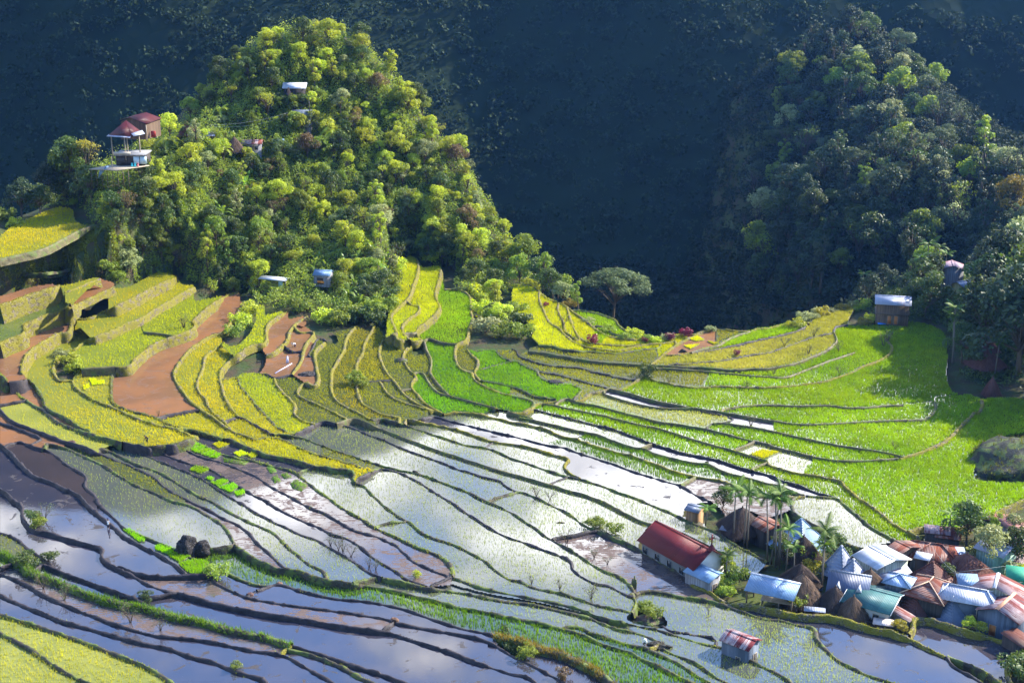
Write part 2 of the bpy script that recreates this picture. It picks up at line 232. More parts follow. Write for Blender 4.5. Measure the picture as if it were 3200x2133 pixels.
('mud',.2,"dark dike above the paddy under the green rice strip","I 0,715 50,700 100,678 210,655 400,710 550,750 760,790 1000,810 1300,865 1500,930 1700,1000 1900,1060 2100,1100 2200,1130"),
('mud',.2,"short cross dike beside the reddish dry clump","H 2285,745 2353,715 I 0,715"),
# upper left terraces
('grass',.3,"footpath edge on the topmost terrace wall below the forest","A -12,165 200,155 430,150 600,125 750,95 880,65"),
('stone',.55,"vegetated wall under the grey topmost terrace","A -12,455 130,400 260,350 400,310 520,275 550,265"),
('stone',.5,"short mossy wall under the second terrace from the top","A 590,325 650,308 720,280 820,240 920,200"),
('stone',.5,"mossy wall under the narrow brown terrace","A 640,435 690,440 760,410 850,370 950,320 1045,282"),
('stone',.5,"tall mossy wall under the upper yellow strip","A 690,560 740,570 830,565 920,520 1050,460 1200,390 1330,320 1450,260 1560,210 1620,185"),
('stone',.45,"long mossy wall wrapping from the middle yellow strip round the big golden paddy","A 1775,283 1650,350 1550,410 1430,480 1300,560 1150,620 1000,690 870,740 750,800 650,882 600,890 530,920 490,1000 490,1060 540,1135 600,1140 660,1135 690,1200 770,1260 850,1310 950,1350 1050,1390 1150,1435 1250,1480 1400,1530 E 1350,40 1450,75 1580,100 1660,130 1740,165 1810,185"),
('stone',.4,"stone wall round the curved brown terrace at the left","A 665,545 640,680 540,700 450,750 370,800 290,850 240,910 210,980 200,1050 215,1090 250,1122"),
('stone',.55,"mossy wall with a grassy top above the curved brown terrace","A -12,800 100,750 220,700 225,620 290,590 400,545 540,505 660,465 665,545"),
('mud',.2,"low cross dike at the end of the curved brown terrace","A 85,1155 180,1140 250,1125"),
('grass',.9,"bright grassy dike at the left edge beside red mud","A -12,1070 50,1130 100,1180 150,1240 200,1300 245,1322"),
('mud',.2,"cross dike below the red mud corner","A -12,1362 100,1340 245,1320"),
('grass',.35,"dike between the grey mud strip and the golden-green rice","A 245,1322 320,1370 400,1410 470,1470 540,1530 E 560,60 620,90 700,115 800,145 900,180 1000,200 1060,220 1130,237"),
('grass',.5,"reddish dike along the left of the big golden paddy","A 250,1122 310,1170 350,1230 400,1310 410,1370 470,1420 550,1450 650,1510 740,1568 E 830,127"),
('stone',.4,"wall between the green terrace and the long brown flooded paddy","A 2185,328 2100,350 2000,400 1900,470 1820,545 1770,590 1790,640 1720,690 1640,717 1560,745 1460,780 1370,830 1300,890 1240,940 1190,1000 1130,1012 1060,1012"),
('thin',.2,"thin cross bund between the two yellow-green terraces","A 1310,690 1450,705 1600,728"),
('thin',.2,"thin cross bund above the plot with lime seedlings","A 740,1030 900,1020 1065,1012"),
('grass',.8,"bushy dike left of the long brown flooded paddy","A 1065,1012 1025,1100 1018,1200 1022,1310 1060,1360 1150,1400 1250,1430 1330,1450 1430,1478 E 1520,60 1640,90 1800,130 1940,170 2060,200"),
('stone',.4,"curving stone wall right of the long brown flooded paddy","A 2245,418 2180,520 2120,600 2060,690 1950,720 1850,780 1760,840 1700,900 1640,980 1600,1060 1600,1110 1640,1180 1690,1250 1740,1320 1810,1370 1862,1412 1950,1470 2050,1545 E 2020,60 2100,110 2200,155 2310,195"),
('mud',.1,"straight mud dike at the foot of the long brown flooded paddy","A 1430,1478 1550,1450 1680,1425 1790,1405 1858,1412"),
('stone',.25,"stone wall with a dead sapling between two golden fan paddies","A 2055,792 1960,860 1890,910 1870,980 1860,1040 1820,1120 1810,1190 1830,1250 1890,1310 1910,1370 1960,1430 2030,1490 2110,1568 E 2115,100"),
('stone',.4,"mossy wall curving down from the small brown paddy","B 285,505 180,560 110,620 90,680 95,760 60,800 0,805 A 2250,850 2150,920 2080,980 2030,1050 2020,1130 2040,1200 2050,1260 2080,1320 2120,1390 2195,1472"),
('mud',.15,"small cross dike at the foot of the golden fan","A 2080,1502 2195,1474 2240,1485 2300,1520 2353,1545 F 0,80 60,115 130,155 160,168"),
('grass',.3,"bund between the golden and the green fan paddies","A 2080,1120 2180,1120 2200,1180 2250,1240 2310,1310 2353,1365 B 60,1430 130,1500 F 150,50 180,90 240,122 340,155"),
('mud',.2,"grassy top bank of the lime green fan paddy","B 0,1070 100,1080 165,1110 330,1080"),
('stone',.2,"stone bund right of the lime green fan paddy","B 165,1110 190,1180 250,1250 310,1310 360,1370 350,1440 400,1490 470,1520 545,1538"),
('stone',.3,"curving stone wall left of the wet green fan paddy","B 640,780 560,840 535,900 550,980 560,1060 575,1110 540,1180 450,1160 390,1210 380,1260 420,1290 500,1330 600,1370 700,1420 780,1460 835,1487"),
('stone',.35,"tall stone wall between the wet green and the mid fan paddy","B 910,655 860,700 820,780 810,850 770,920 730,990 695,1050 690,1150 690,1220 720,1300 780,1350 860,1390 960,1440 1055,1492"),
('stone',.35,"stone wall with a bushy tuft at the centre of the fan","B 1080,640 1060,690 1020,750 990,820 980,880 940,950 920,1020 930,1090 925,1170 930,1230 950,1300 980,1350 1050,1390 1120,1430 1200,1455 1320,1475"),
('stone',.3,"stone wall under the right fan paddies","B 1295,698 1190,750 1150,810 1130,880 1150,960 1180,1030 1220,1090 1262,1130 1310,1200 1370,1270 1450,1330 1550,1380 1650,1415 1725,1442"),
('mud',.2,"dark bank at the foot of the right fan paddy","B 1035,1152 1150,1140 1262,1130"),
('stone',.2,"stony bund winding through the wet lower fan","B 1140,1145 1170,1200 1210,1260 1290,1310 1400,1350 1500,1380 1610,1412"),
('stone',.3,"stone wall left of the dull green fan paddy","B 1440,785 1370,860 1350,930 1380,1000 1430,1060 1470,1100 1430,1160 1432,1212 1480,1260 1540,1330 1610,1385 1700,1432"),
('thin',.2,"tiny bund at the foot of the stony fan paddy","B 1330,1225 1432,1210"),
('thin',.5,"green bund along the left of the emerald column","B 1545,770 1565,860 1600,920 1610,1000 1600,1060 1650,1140 1720,1220 1775,1277"),
('thin',.6,"bright bund crossing the foot of the emerald column","B 1450,1065 1530,1070 1570,1130 1620,1200 1680,1250 1775,1277 1900,1310 2050,1350 2210,1392"),
('stone',.35,"bund wall down the right side of the emerald column","B 1730,303 1880,310 1960,360 1975,430 1975,510 1990,570 1960,650 1950,710 1920,770 1850,800 1830,850 1830,930 1860,1010 1920,1050 1985,1066 1990,1100 2030,1150 2120,1200 2220,1240 2353,1280"),
('thin',.4,"green seam across the middle of the emerald column","B 1545,768 1590,750 1680,780 1780,800 1850,798"),
('stone',.35,"tall stone wall between the yellow strip and the emerald column","B 1700,108 1690,180 1670,250 1650,310 1655,390 1690,450 1660,510 1600,570 1540,620 1480,670 1480,720 1530,778"),
('stone',.35,"stone wall between the two yellow strips on the hill foot","B 1480,25 1490,100 1470,190 1440,270 1420,340 1380,400 1310,460 1250,520 1240,570 1270,640 1295,698"),
('stone',.3,"short curved wall round the small yellow pocket terrace","B 1420,438 1500,460 1490,510 1430,550 1370,600 1340,650 1360,710 1410,765"),
('stone',.2,"dark shadowed end wall below the yellow strips","B 1300,760 1410,768 1440,785 1545,770"),
('stone',.3,"wall curving round the small brown flooded paddy","B 475,543 400,590 330,650 300,710 290,760 250,810 200,850 150,885 85,895"),
('stone',.25,"stone wall right of the grey paddy with the bending farmer","B 400,695 530,698 490,760 450,820 435,870 420,940 390,1000 330,1075"),
('mud',.1,"thin cross dike behind the grey paddy","B 320,872 435,870"),
('mud',.2,"stone-lined bund of the small dark fan pocket","B 640,770 610,760 560,760 520,840 480,915 545,915"),
('stone',.2,"grey-green bund of the pond terrace beside the emerald column","B 1940,855 1990,910 2040,960 2032,1020 2008,1065 2060,1142"),
('mud',.3,"dark bund under the vegetable patch","B 2010,870 2180,862 2250,920 2353,970"),
('thin',.3,"pale path edging the high green paddy by the left edge","a -10,1190 80,1170 200,1140 300,1090 400,1040 520,1018"),
('edge',0,"","a -10,1090 60,1040 140,1000 250,955 330,960 345,1010 400,1040"),
('edge',0,"","A 545,265 480,250 480,160"),
('edge',0,"","A 545,265 575,300 590,325"),
('edge',0,"","A 880,65 920,130 920,200 1040,240 1060,290 1200,270 1450,150 1600,180 1680,260 1780,270 1790,400 2000,370 2100,340 2190,325 2200,410 2245,420 2300,460 2353,470"),
('edge',0,"","A 590,325 600,420 640,435"),('edge',0,"","A 640,435 660,465 680,500 690,560"),
('edge',0,"","A 690,560 700,620 665,680"),('edge',0,"","A 820,735 870,742"),('edge',0,"","A 700,620 820,735"),
('edge',0,"","A 660,1135 740,1030"),('edge',0,"","A 650,890 740,1030"),
('edge',0,"","B 0,450 80,460 80,540 220,510 285,500 300,570 475,543 500,600 530,690 620,700 640,720 700,700 860,660 920,640 1040,690 1080,640 1130,660 1190,730 1200,620 1250,420 1370,30 1480,25 1530,100 1640,90 1700,108 1730,303"),
('edge',0,"","B 1850,798 1940,800 1940,855 2010,870"),
('edge',0,"","B 2180,862 2353,850 C 0,850"),
('edge',0,"","C 150,870 170,840 240,815 180,740 210,680 150,630 100,550 0,480 0,265"),
('edge',0,"","C 60,905 150,870"),
('edge',0,"","C 1215,738 1260,748"),('edge',0,"","C 1560,715 1640,742"),
('edge',0,"","G 320,247 420,210 490,187"),('edge',0,"","G 600,190 650,170 720,150"),
('edge',0,"","C 1820,1058 1790,1130 1750,1198"),
('edge',0,"","d 1200,368 1200,418"),('edge',0,"","d 1390,530 1340,595 1335,608"),
('edge',0,"","D 825,448 800,480 735,628 900,640 1000,700 1080,760"),
('edge',0,"","D 900,640 1300,600 1600,690 1650,900 1640,1100 1700,1250 1850,1270 1962,1310 2100,1300 2353,1310"),
('edge',0,"","D 1535,1330 1560,1290 1850,1270"),
('edge',0,"","d 2360,420 2260,440 2200,510 2140,560 2120,610 2150,640 2300,650 2360,650"),
('stone',.3,"field rim behind the village's upper houses","d 1820,870 1900,850 2040,858 2160,820 2250,770 2360,722"),
('edge',0,"","d 1890,905 1900,930 1770,918 K 885,328 1000,330"),
('edge',0,"","J 1950,560 2100,545 2250,550 2353,460"),('edge',0,"","G 1150,1205 1200,1080 1295,982 1450,1010 1950,1270 1960,1420 J 1950,560"),
('edge',0,"","G 1720,1497 J 1650,642"),('edge',0,"","G 1560,925 1640,880 1700,900 1800,980"),
('edge',0,"","G 1830,778 1900,830 1950,900 1960,960 2100,840 2350,920 d 1290,768"),
('edge',0,"","J 1100,915 1050,980 1250,1040 1420,1040 1380,940 1250,880 1140,850"),
('edge',0,"","J 280,848 330,805"),('edge',0,"","J 700,940 680,900"),
('edge',0,"","H 1930,570 1900,500 1900,450"),
('edge',0,"","K 1245,1130 1290,1110"),
('edge',0,"","B 2353,1425 2260,1405 2180,1410 2100,1442"),
('edge',0,"","D 1250,1362 1500,1340 1535,1330"),('edge',0,"","A 2055,792 2150,830 2270,740 2330,640 2353,560 2353,470"),
('edge',0,"","A 2180,1120 2230,1080 2353,1065"),('edge',0,"","B 85,895 80,1000 40,1060 0,1068"),
('grass',.5,"turfy bank at the tip of the big golden paddy","E 1330,275 1420,272 1500,262 1560,255 1640,240 1720,215 1790,195 1815,188"),
('edge',0,"","B 640,780 740,800 740,740 700,700"),('edge',0,"","B 1440,785 1450,900 1565,890"),('edge',0,"","A 1310,690 1290,600 1280,575"),
('edge',0,"","I 2200,1130 2190,1170 2260,1250"),('edge',0,"","G 1560,925 1600,830 1700,800 1830,778"),('thin',.3,"tiny cross bund low on the right yellow strip","B 1380,700 1480,700"),
('edge',0,"","E 940,292 1040,260 1130,237"),('edge',0,"","B 330,1080 450,1160"),('edge',0,"","H 1345,817 1330,865"),('edge',0,"","B 1035,1152 930,1150"),
('edge',0,"","C 1330,846 1340,930 1300,980"),('edge',0,"","J 1985,825 1985,858"),('edge',0,"","B 1055,1492 1150,1490"),
('edge',0,"","A -12,368 150,322 300,277 480,250"),('edge',0,"","A 545,265 620,258 760,222 860,195 920,198"),
]
# ------------------------------------------------------------------ paddies: (seed, level, surface, label)
SEEDS = [
("E 150,140",2.1,'mud',"small grey-brown flooded paddy inside the hooked mud dike"),
("E 400,400",1.95,'dark',"dark brown flooded paddy under the mountain's reflection"),
("E 300,700",1.6,'blue',"large flooded paddy the white-shirted wader stands in, half dark, half blue"),
("E 80,950",1.25,'blue',"blue flooded paddy left of the S-bend dike"),
("H 1500,650",1.2,'churn',"purple ploughed paddy with ridged mud"),
("I 1700,1165",0.9,'blue',"bright blue paddy right of the reddish clod"),
("H 2200,650",1.05,'blue',"small blue paddy beside the bushy corner"),
("I 700,830",1.0,'blue',"long blue paddy under the dark green rice strip"),
("E 1380,1165",1.75,'blue',"narrow water strip holding the bright seedling beds"),
("E 1500,900",1.9,'sparse',"pale blue-green rice paddy with the black boulder"),
("E 1150,480",1.9,'olive',"narrow olive paddy above the boulder paddy"),
("E 1600,680",1.8,'sparse',"pale strip of seedlings right of the boulder paddy's loop"),
("E 2250,1170",1.75,'churn',"wet stubbly wedge outside the boulder paddy's loop"),
("E 1750,600",1.75,'sparse',"long pale seedling strip left of the leafless shrubs"),
("E 2230,760",1.65,'blue',"blue water strip with lime seedling plots in its upper part"),
("F 250,800",1.55,'churn',"long strip of churned brown mud and water"),
("F 250,430",1.45,'blue',"narrow blue strip ending at a green cross dike"),
("F 700,640",1.4,'sparse',"white reflecting seedling paddy left of the forked dike"),
("F 1600,1200",1.35,'sparse',"tapering seedling paddy right of the churned strip"),
("F 480,270",1.35,'sparse',"pale seedling paddy above the narrow blue strip"),
("F 700,345",1.3,'olive',"slim olive strip above the lone bare twig"),
("F 1400,720",1.2,'sparse',"biggest white paddy, mirroring clouds, under the arching dike"),
("F 1850,720",1.12,'sparse',"thin pale strip above the arching dike"),
("F 650,170",1.05,'sparse',"long paddy, olive at its upper end, white where clouds reflect"),
("G 200,900",0.95,'sparse',"white paddy with a floating log"),
("F 1500,300",.9,'sparse',"pale paddy running straight down to the church"),
("F 1750,250",.8,'sparse',"pale strip right of the church's straight bund"),
("G 750,680",.75,'sparse',"seedling strip passing between church and palm grove"),
("F 1800,170",.7,'sparse',"pale strip ending at a short cross dike"),
("G 200,370",.65,'sparse',"cloud-white paddy enclosed by the S-shaped stone wall"),
("G 1000,600",.55,'blue',"wide white water sheet left of the palm grove"),
("B 2000,1500",.5,'sparse',"bluish seedling strip beside the stony dike"),
("G 900,370",.42,'green',"lower dark green rice strip"),
("G 300,70",.5,'sparse',"bluish strip under the thin green bund"),
("G 1300,400",.35,'green',"upper dark green rice strip"),
("G 750,115",.4,'sparse',"cream-coloured seedling strip"),
("G 1500,355",.38,'blue',"long white water strip between green fields"),
("G 1750,620",.5,'churn',"white stubbly pond beside the palm tops"),
("G 1150,130",.5,'bright',"lower of two bright green strips"),
("G 1450,110",.6,'bright',"upper of two bright green strips"),
("d 1260,510",.62,'sparse',"pale plot with a yellow seedling bed"),
("d 1750,680",.55,'bright',"biggest bright lime field sweeping down to the village"),
("d 1360,640",.5,'bright',"bright lime strip tapering towards the village"),
("C 750,1300",.7,'pale',"pale green paddy beside the stony channel"),
("C 1250,1340",.75,'blue',"slender white water strip under the bright field"),
("C 2150,1500",.75,'blue',"white pool with a bare shrub"),
("d 1250,395",.75,'bright',"bright lime band between pool and footpath"),
("d 1480,487",.7,'bright',"sliver of lime rice between two thin bunds"),
("D 600,1450",.8,'bright',"bright lime band below the faint seam"),
("D 500,1270",.85,'bright',"large bright lime field streaked with tree shadow"),
("D 1680,1420",.75,'bright',"half-shaded wet rice inside the pale footpath curve"),
("C 1500,1100",.95,'olive',"dull olive plot beside the channel bush"),
("C 2100,1140",.95,'bright',"bright green wedge with dry shrubs"),
("D 500,1060",.9,'bright',"lime crescent under the dry shrubs"),
("C 2000,1000",1.1,'tan',"lower tan saddle terrace"),
("C 1900,900",1.3,'tan',"upper tan saddle terrace"),
("C 2250,740",1.5,'bright',"green rim terrace at the far edge of the saddle"),
("C 2000,710",1.6,'olive',"olive rim paddy behind the brown seedling plot"),
("C 1750,800",1.45,'mud',"brown seedling plot on the saddle"),
("C 500,970",1.0,'olive',"upper olive terrace with a diagonal seam"),
("C 900,925",1.2,'olive',"olive terrace with a squared dike end"),
("C 560,1070",.9,'olive',"wet olive terrace streaked with water"),
("C 480,1135",.8,'olive',"short olive terrace with a dark rock"),
("C 100,1265",.55,'olive',"small olive wedge below the emerald field"),
("C 100,500",1.6,'ygd',"broad yellow saddle field under the lit trees"),
("C 350,550",1.5,'ygd',"yellow saddle strip with a red cordyline"),
("C 490,600",1.45,'ygd',"slim yellow saddle strip beside the dead shrub"),
("C 650,650",1.4,'ygd',"yellow saddle strip under the outer rim"),
("C 750,565",1.5,'bright',"bright green rim field by the umbrella tree"),
("C 860,715",1.45,'bright',"small green crescent by the umbrella tree"),
("C 900,795",1.35,'ygd',"olive-yellow band on the saddle"),
("C 900,835",1.3,'ygd',"thin yellow band under the round cordyline"),
("C 1200,830",1.25,'ygd',"golden-green band ending at the channel"),
("J 1500,600",.6,'churn',"white churned mud plot below the church"),
("J 1600,950",.4,'sparse',"broad pale seedling paddy behind the lone red-roofed hut"),
("K 800,1150",.3,'blue',"lavender-blue pond reflecting white cloud below the village"),
("K 1900,1300",.2,'blue',"blue pond at the right edge of the village"),
("J 900,1010",.8,'sparse',"slim pale paddy left of the lone red-roofed hut"),
("J 350,930",1.1,'sparse',"narrow seedling paddy ending at the dark rock bank"),
("J 950,1200",1.05,'green',"narrow dark green wedge beside the crouching worker"),
("J 1500,1340",.9,'sparse',"pale wedge below the dark rock bank"),
("I 1000,740",0.95,'green',"long dark green rice strip across the foreground"),
("J 300,1385",0.6,'blue',"dark blue pond under the brown grassy bank"),
("J 200,1500",0.7,'blue',"blue corner of water at the bottom middle"),
("I 1000,1300",0.75,'blue',"wide slate-blue paddy at the bottom"),
("I 850,1410",0.55,'blue',"thin blue strip inside the lumpy weedy dikes"),
("I 900,1560",0.45,'blue',"blue strip below the lumpy weedy dike"),
("H 1000,1075",0.4,'blue',"lilac water strip below the clodded mud dike"),
("H 1200,960",0.55,'churn',"broken-mud paddy under the tall grass"),
("H 700,650",0.85,'blue',"narrow blue wedge above the tall grass"),
("H 500,1000",0.25,'blue',"pinkish cloud-lit paddy above the yellow rice"),
("H 800,1300",0.15,'ysparse',"upper yellow rice paddy in the bottom corner"),
("H 250,1420",0.0,'ysparse',"lower yellow rice paddy in the bottom corner"),
("E 180,1250",1.15,'olive',"small olive rice plot at the left edge"),
("H 30,440",1.0,'bright',"yellow-green seedlings at the left edge"),
("E 1960,355",1.5,'churn',"mud strip with rows of lime seedlings"),
("C 1400,800",1.2,'ygd',"golden tip beside the stony channel"),
# upper left
("A 250,330",12.0,'mud',"grey topmost terrace lit by the sun"),
("A 780,250",11.2,'yg',"second terrace from the top, yellow and grey"),
("A 850,350",9.4,'mud',"narrow brown terrace"),
("A 1300,282",7.7,'yg',"upper yellow strip"),
("A 1300,530",5.6,'yg',"middle yellow strip"),
("A 500,900",3.2,'yg',"big golden paddy curving down from the yellow strip"),
("A 100,1000",5.3,'mud',"curved brown terrace at the left"),
("A 450,490",8.2,'bank',"grassy ledge above the curved brown terrace"),
("A 250,1250",2.8,'mud',"grey mud strip left of the golden paddy"),
("A 40,1250",3.0,'mud',"red mud corner at the left edge"),
("A 250,1450",2.6,'ysparse',"golden-green rice beside the grey mud strip"),
("A 30,1515",2.3,'mud',"brown mud corner below the rough dike"),
("A 1700,500",4.3,'ygd',"bright yellow-green terrace with a dead bush"),
("A 1000,850",4.2,'ygd',"yellow terrace below the middle yellow strip"),
("A 950,1080",2.85,'yg',"golden plot with lime seedlings"),
("A 1400,1100",2.45,'mud',"long sunlit brown flooded paddy"),
("A 1750,1060",2.2,'yg',"golden fan paddy beside the brown one"),
("A 1700,1520",2.0,'yg',"golden-olive strip below the brown paddy"),
("A 1950,1150",2.05,'yg',"wide golden fan paddy"),
("A 2150,1300",1.9,'yg',"golden-green fan paddy with two bunds"),
("A 2300,1540",1.7,'yg',"small golden corner at the foot of the fan"),
("B 100,1250",1.8,'ygd',"lime green fan paddy"),
("B 300,1250",1.7,'olive',"olive fan paddy beside the lime one"),
("B 600,1050",1.55,'olive',"wet green fan paddy with a small pool"),
("B 850,1100",1.4,'yg_shaded',"mid fan paddy between stone walls"),
("B 1080,950",1.25,'yg_shaded',"right fan paddy"),
("B 1150,1350",1.25,'olive',"wet lower fan paddy"),
("B 1350,1300",1.05,'olive',"thin wet sliver of the lower fan"),
("B 1300,1050",1.1,'olive',"dull green fan paddy with a dark scrub heap"),
("B 1460,1340",.9,'olive',"tiny stony wedge at the fan's foot"),
("B 1500,980",.8,'olive',"olive plot beside the emerald column"),
("B 1560,1200",.75,'emerald',"green sliver under the emerald column"),
("B 1800,550",1.2,'bright',"brightest upper part of the emerald column"),
("B 1700,1000",.85,'emerald',"emerald column's long lower part"),
("B 1700,1350",.7,'emerald',"emerald tip at the foot of the column"),
("B 1560,400",2.6,'ygd',"right yellow strip on the hill foot"),
("B 1340,250",3.5,'ygd',"left yellow strip on the hill foot"),
("B 1340,560",3.0,'ygd',"small yellow pocket terrace"),
("B 1420,720",1.8,'ygd',"lower end of the right yellow strip"),
("B 20,650",3.2,'ygd',"lime terrace left of the small brown paddy"),
("B 230,700",2.6,'mud',"small brown flooded paddy by the bushes"),
("B 430,770",2.3,'mud',"grey paddy with the bending farmer"),
("B 250,1000",2.0,'mud',"brown corner pond with a pale plastic strip"),
("B 520,860",2.2,'olive',"narrow green pocket between stone walls"),
("B 490,990",2.1,'mud',"dark stony pocket"),
("B 1950,970",.7,'olive',"pond terrace beside the emerald column"),
("B 2200,1000",.8,'emerald',"emerald terrace under the vegetable patch"),
("B 2200,1210",.6,'emerald',"dull emerald terrace with a seam"),
("a 100,1120",20.0,'yg',"high yellow-green paddy at the left edge"),
("d 1480,800",.45,'sparse',"pale pond paddy above the blue pyramid roof"),
("A 2250,1000",None,'none',""),
# land that is not a paddy
("a 1200,800",None,'none',""),("A 300,60",None,'none',""),("A 1300,60",None,'none',""),("B 800,300",None,'none',""),("B 2150,600",None,'none',""),("C 1500,300",None,'none',""),
("D 300,300",None,'none',""),("D 1700,700",None,'none',""),("D 2200,1200",None,'none',""),("D 900,560",None,'none',""),("d 2300,600",None,'none',""),
("K 1400,700",.85,'none',""),("K 100,650",.85,'none',""),("d 2200,850",None,'none',""),("G 1700,1300",None,'none',""),("G 2250,1050",None,'none',""),("J 1250,960",None,'none',""),
("A 620,1000",None,'none',""),("A 680,520",None,'none',""),("K 1900,1470",None,'none',""),("B 2000,820",None,'none',""),("A 2330,600",None,'none',""),("B 700,760",None,'none',""),
("A 250,240",12.0,'none',""),("A 680,190",11.2,'none',""),("K 2330,1450",None,'none',""),("B 1500,880",None,'none',""),("I 2300,1250",None,'none',""),("C 100,820",None,'none',""),("a 1000,100",None,'none',""),
]
# ------------------------------------------------------------------ which paddy is where: flood the seeds between the dikes (on a grid of photo pixels)
GS = 3.0
GW, GH = 1067, 711
def smooth_line(P, step=6.0):
    P = np.asarray(P, float)
    keep = [0] + [i for i in range(1, len(P)) if np.hypot(*(P[i] - P[i - 1])) > 0.5]
    P = P[keep]
    Q = np.vstack([2 * P[0] - P[1], P, 2 * P[-1] - P[-2]])
    out = []
    for i in range(1, len(Q) - 2):
        a, b, c, d = Q[i - 1], Q[i], Q[i + 1], Q[i + 2]
        n = max(1, int(np.hypot(*(c - b)) / step))
        for k in range(n):
            t = k / n
            out.append(0.5 * (2 * b + (c - a) * t + (2 * a - 5 * b + 4 * c - d) * t * t + (3 * b - a - 3 * c + d) * t ** 3))
    out.append(P[-1])
    return np.array(out)
LINES = [smooth_line(path(d[3])) for d in DIKES]
def snap_ends():
    for i, L in enumerate(LINES):
        for end in (0, -1):
            p = L[end]
            if p[0] < 4 or p[0] > 3196 or p[1] > 2129: continue
            best, bq = 34.0, None
            for j, M in enumerate(LINES):
                if j == i: continue
                d = np.hypot(M[:, 0] - p[0], M[:, 1] - p[1])
                k = d.argmin()
                if d[k] < best: best, bq = d[k], M[k]
            if bq is not None and best > 0.5:
                LINES[i] = np.vstack([bq, LINES[i]]) if end == 0 else np.vstack([LINES[i], bq])
snap_ends()
def raster_lines():
    bar = np.zeros((GH, GW), bool)
    for L in LINES:
        for a, b in zip(L[:-1], L[1:]):
            n = int(np.hypot(*(b - a)) / GS * 3) + 2
            t = np.linspace(0, 1, n)[:, None]
            q = ((a + (b - a) * t) / GS).astype(int)
            ok = (q[:, 0] >= 0) & (q[:, 0] < GW) & (q[:, 1] >= 0) & (q[:, 1] < GH)
            bar[q[ok, 1], q[ok, 0]] = True
    return bar
def grow(lab, free, limit=4000):
    for it in range(limit):
        n0 = 0
        for ax, sh in ((0, 1), (0, -1), (1, 1), (1, -1)):
            s = np.zeros_like(lab)
            src = [slice(None)] * 2; dst = [slice(None)] * 2
            src[ax] = slice(0, -1) if sh == 1 else slice(1, None)
            dst[ax] = slice(1, None) if sh == 1 else slice(0, -1)
            s[tuple(dst)] = lab[tuple(src)]
            m = (lab == 0) & free & (s > 0)
            lab[m] = s[m]
            n0 += int(m.sum())
        if n0 == 0: break
    return lab
BAR = raster_lines()
LAB = np.zeros((GH, GW), np.int16)
for i, sd in enumerate(SEEDS):
    p = path(sd[0])[0]
    gx, gy = int(p[0] / GS), int(p[1] / GS)
    r = 1
    sub = LAB[gy - r:gy + r + 1, gx - r:gx + r + 1]
    sub[(sub == 0) & ~BAR[gy - r:gy + r + 1, gx - r:gx + r + 1]] = i + 1
LAB = grow(LAB, ~BAR)
LAB_IN = LAB.copy()                                                  # without the ground under the dikes
LAB = grow(LAB, np.ones_like(BAR), 6)
# ------------------------------------------------------------------ materials
rng = np.random.default_rng(11)
random.seed(5)
class NT:
    def __init__(self, name):
        self.m = bpy.data.materials.new(name); self.m.use_nodes = True
        self.t = self.m.node_tree; self.n, self.l = self.t.nodes, self.t.links
        self.n.clear()
        self.out = self.n.new("ShaderNodeOutputMaterial")
    def node(self, t, ins=None, **kw):
        n = self.n.new(t)
        for k, v in kw.items(): setattr(n, k, v)
        for k, v in (ins or {}).items():
            if hasattr(v, 'is_linked') or hasattr(v, 'links'): self.l.new(v, n.inputs[k])
            else: n.inputs[k].default_value = v
        return n
    def coord(self, kind='pos', scale=(1, 1, 1)):
        v = self.node("ShaderNodeNewGeometry").outputs['Position'] if kind == 'pos' else self.node("ShaderNodeTexCoord").outputs['Object']
        return self.node("ShaderNodeMapping", {'Vector': v, 'Scale': scale}).outputs[0]
    def noise(self, vec, scale, detail=4, rough=.55, dist=0.0):
        return self.node("ShaderNodeTexNoise", {'Vector': vec, 'Scale': scale, 'Detail': detail, 'Roughness': rough, 'Distortion': dist}).outputs[0]
    def ramp(self, v, a, b):
        return self.node("ShaderNodeMapRange", {0: v, 1: a, 2: b, 3: 0.0, 4: 1.0}, interpolation_type='SMOOTHSTEP').outputs[0]
    def mix(self, f, a, b):
        n = self.node("ShaderNodeMix", data_type='RGBA')
        for k, v in (('Factor', f), ('A', a), ('B', b)):
            s = n.inputs[k] if k == 'Factor' else [i for i in n.inputs if i.name == k and i.type == 'RGBA'][0]
            if hasattr(v, 'links'): self.l.new(v, s)
            else: s.default_value = v if k == 'Factor' else (tuple(v) + (1,) if len(v) == 3 else v)
        return n.outputs['Result']
    def math(self, op, a, b=0.0):
        return self.node("ShaderNodeMath", {0: a, 1: b}, operation=op).outputs[0]
    def bump(self, h, strength=.3, dist=.1):
        return self.node("ShaderNodeBump", {'Height': h, 'Strength': strength, 'Distance': dist}).outputs[0]
    def principled(self, col, rough=.7, spec=.5, normal=None, ior=1.45, metal=0.0):
        p = self.node("ShaderNodeBsdfPrincipled")
        ins = {'Base Color': col, 'Roughness': rough, 'Specular IOR Level': spec, 'IOR': ior, 'Metallic': metal}
        if normal is not None: ins['Normal'] = normal
        for k, v in ins.items():
            if hasattr(v, 'links'): self.l.new(v, p.inputs[k])
            else: p.inputs[k].default_value = tuple(v) + (1,) if k == 'Base Color' and len(v) == 3 else v
        return p.outputs[0]
    def done(self, shader):
        self.l.new(shader, self.out.inputs['Surface'])
        return self.m
MATS = {}
def memo(f):
    def g(*a):
        k = (f.__name__,) + a
        if k not in MATS: MATS[k] = f(*a)
        return MATS[k]
    return g
@memo
def m_plain(name, col, rough=.7, spec=.3, var=.25, scale=1.5):
    t = NT(name); p = t.coord('obj')
    n = t.noise(p, scale, 5)
    c2 = tuple(max(0, x * (1 - var)) for x in col); c1 = tuple(min(1, x * (1 + var)) for x in col)
    return t.done(t.principled(t.mix(n, c2, c1), rough, spec, t.bump(t.noise(p, scale * 6, 3), .15, .03)))
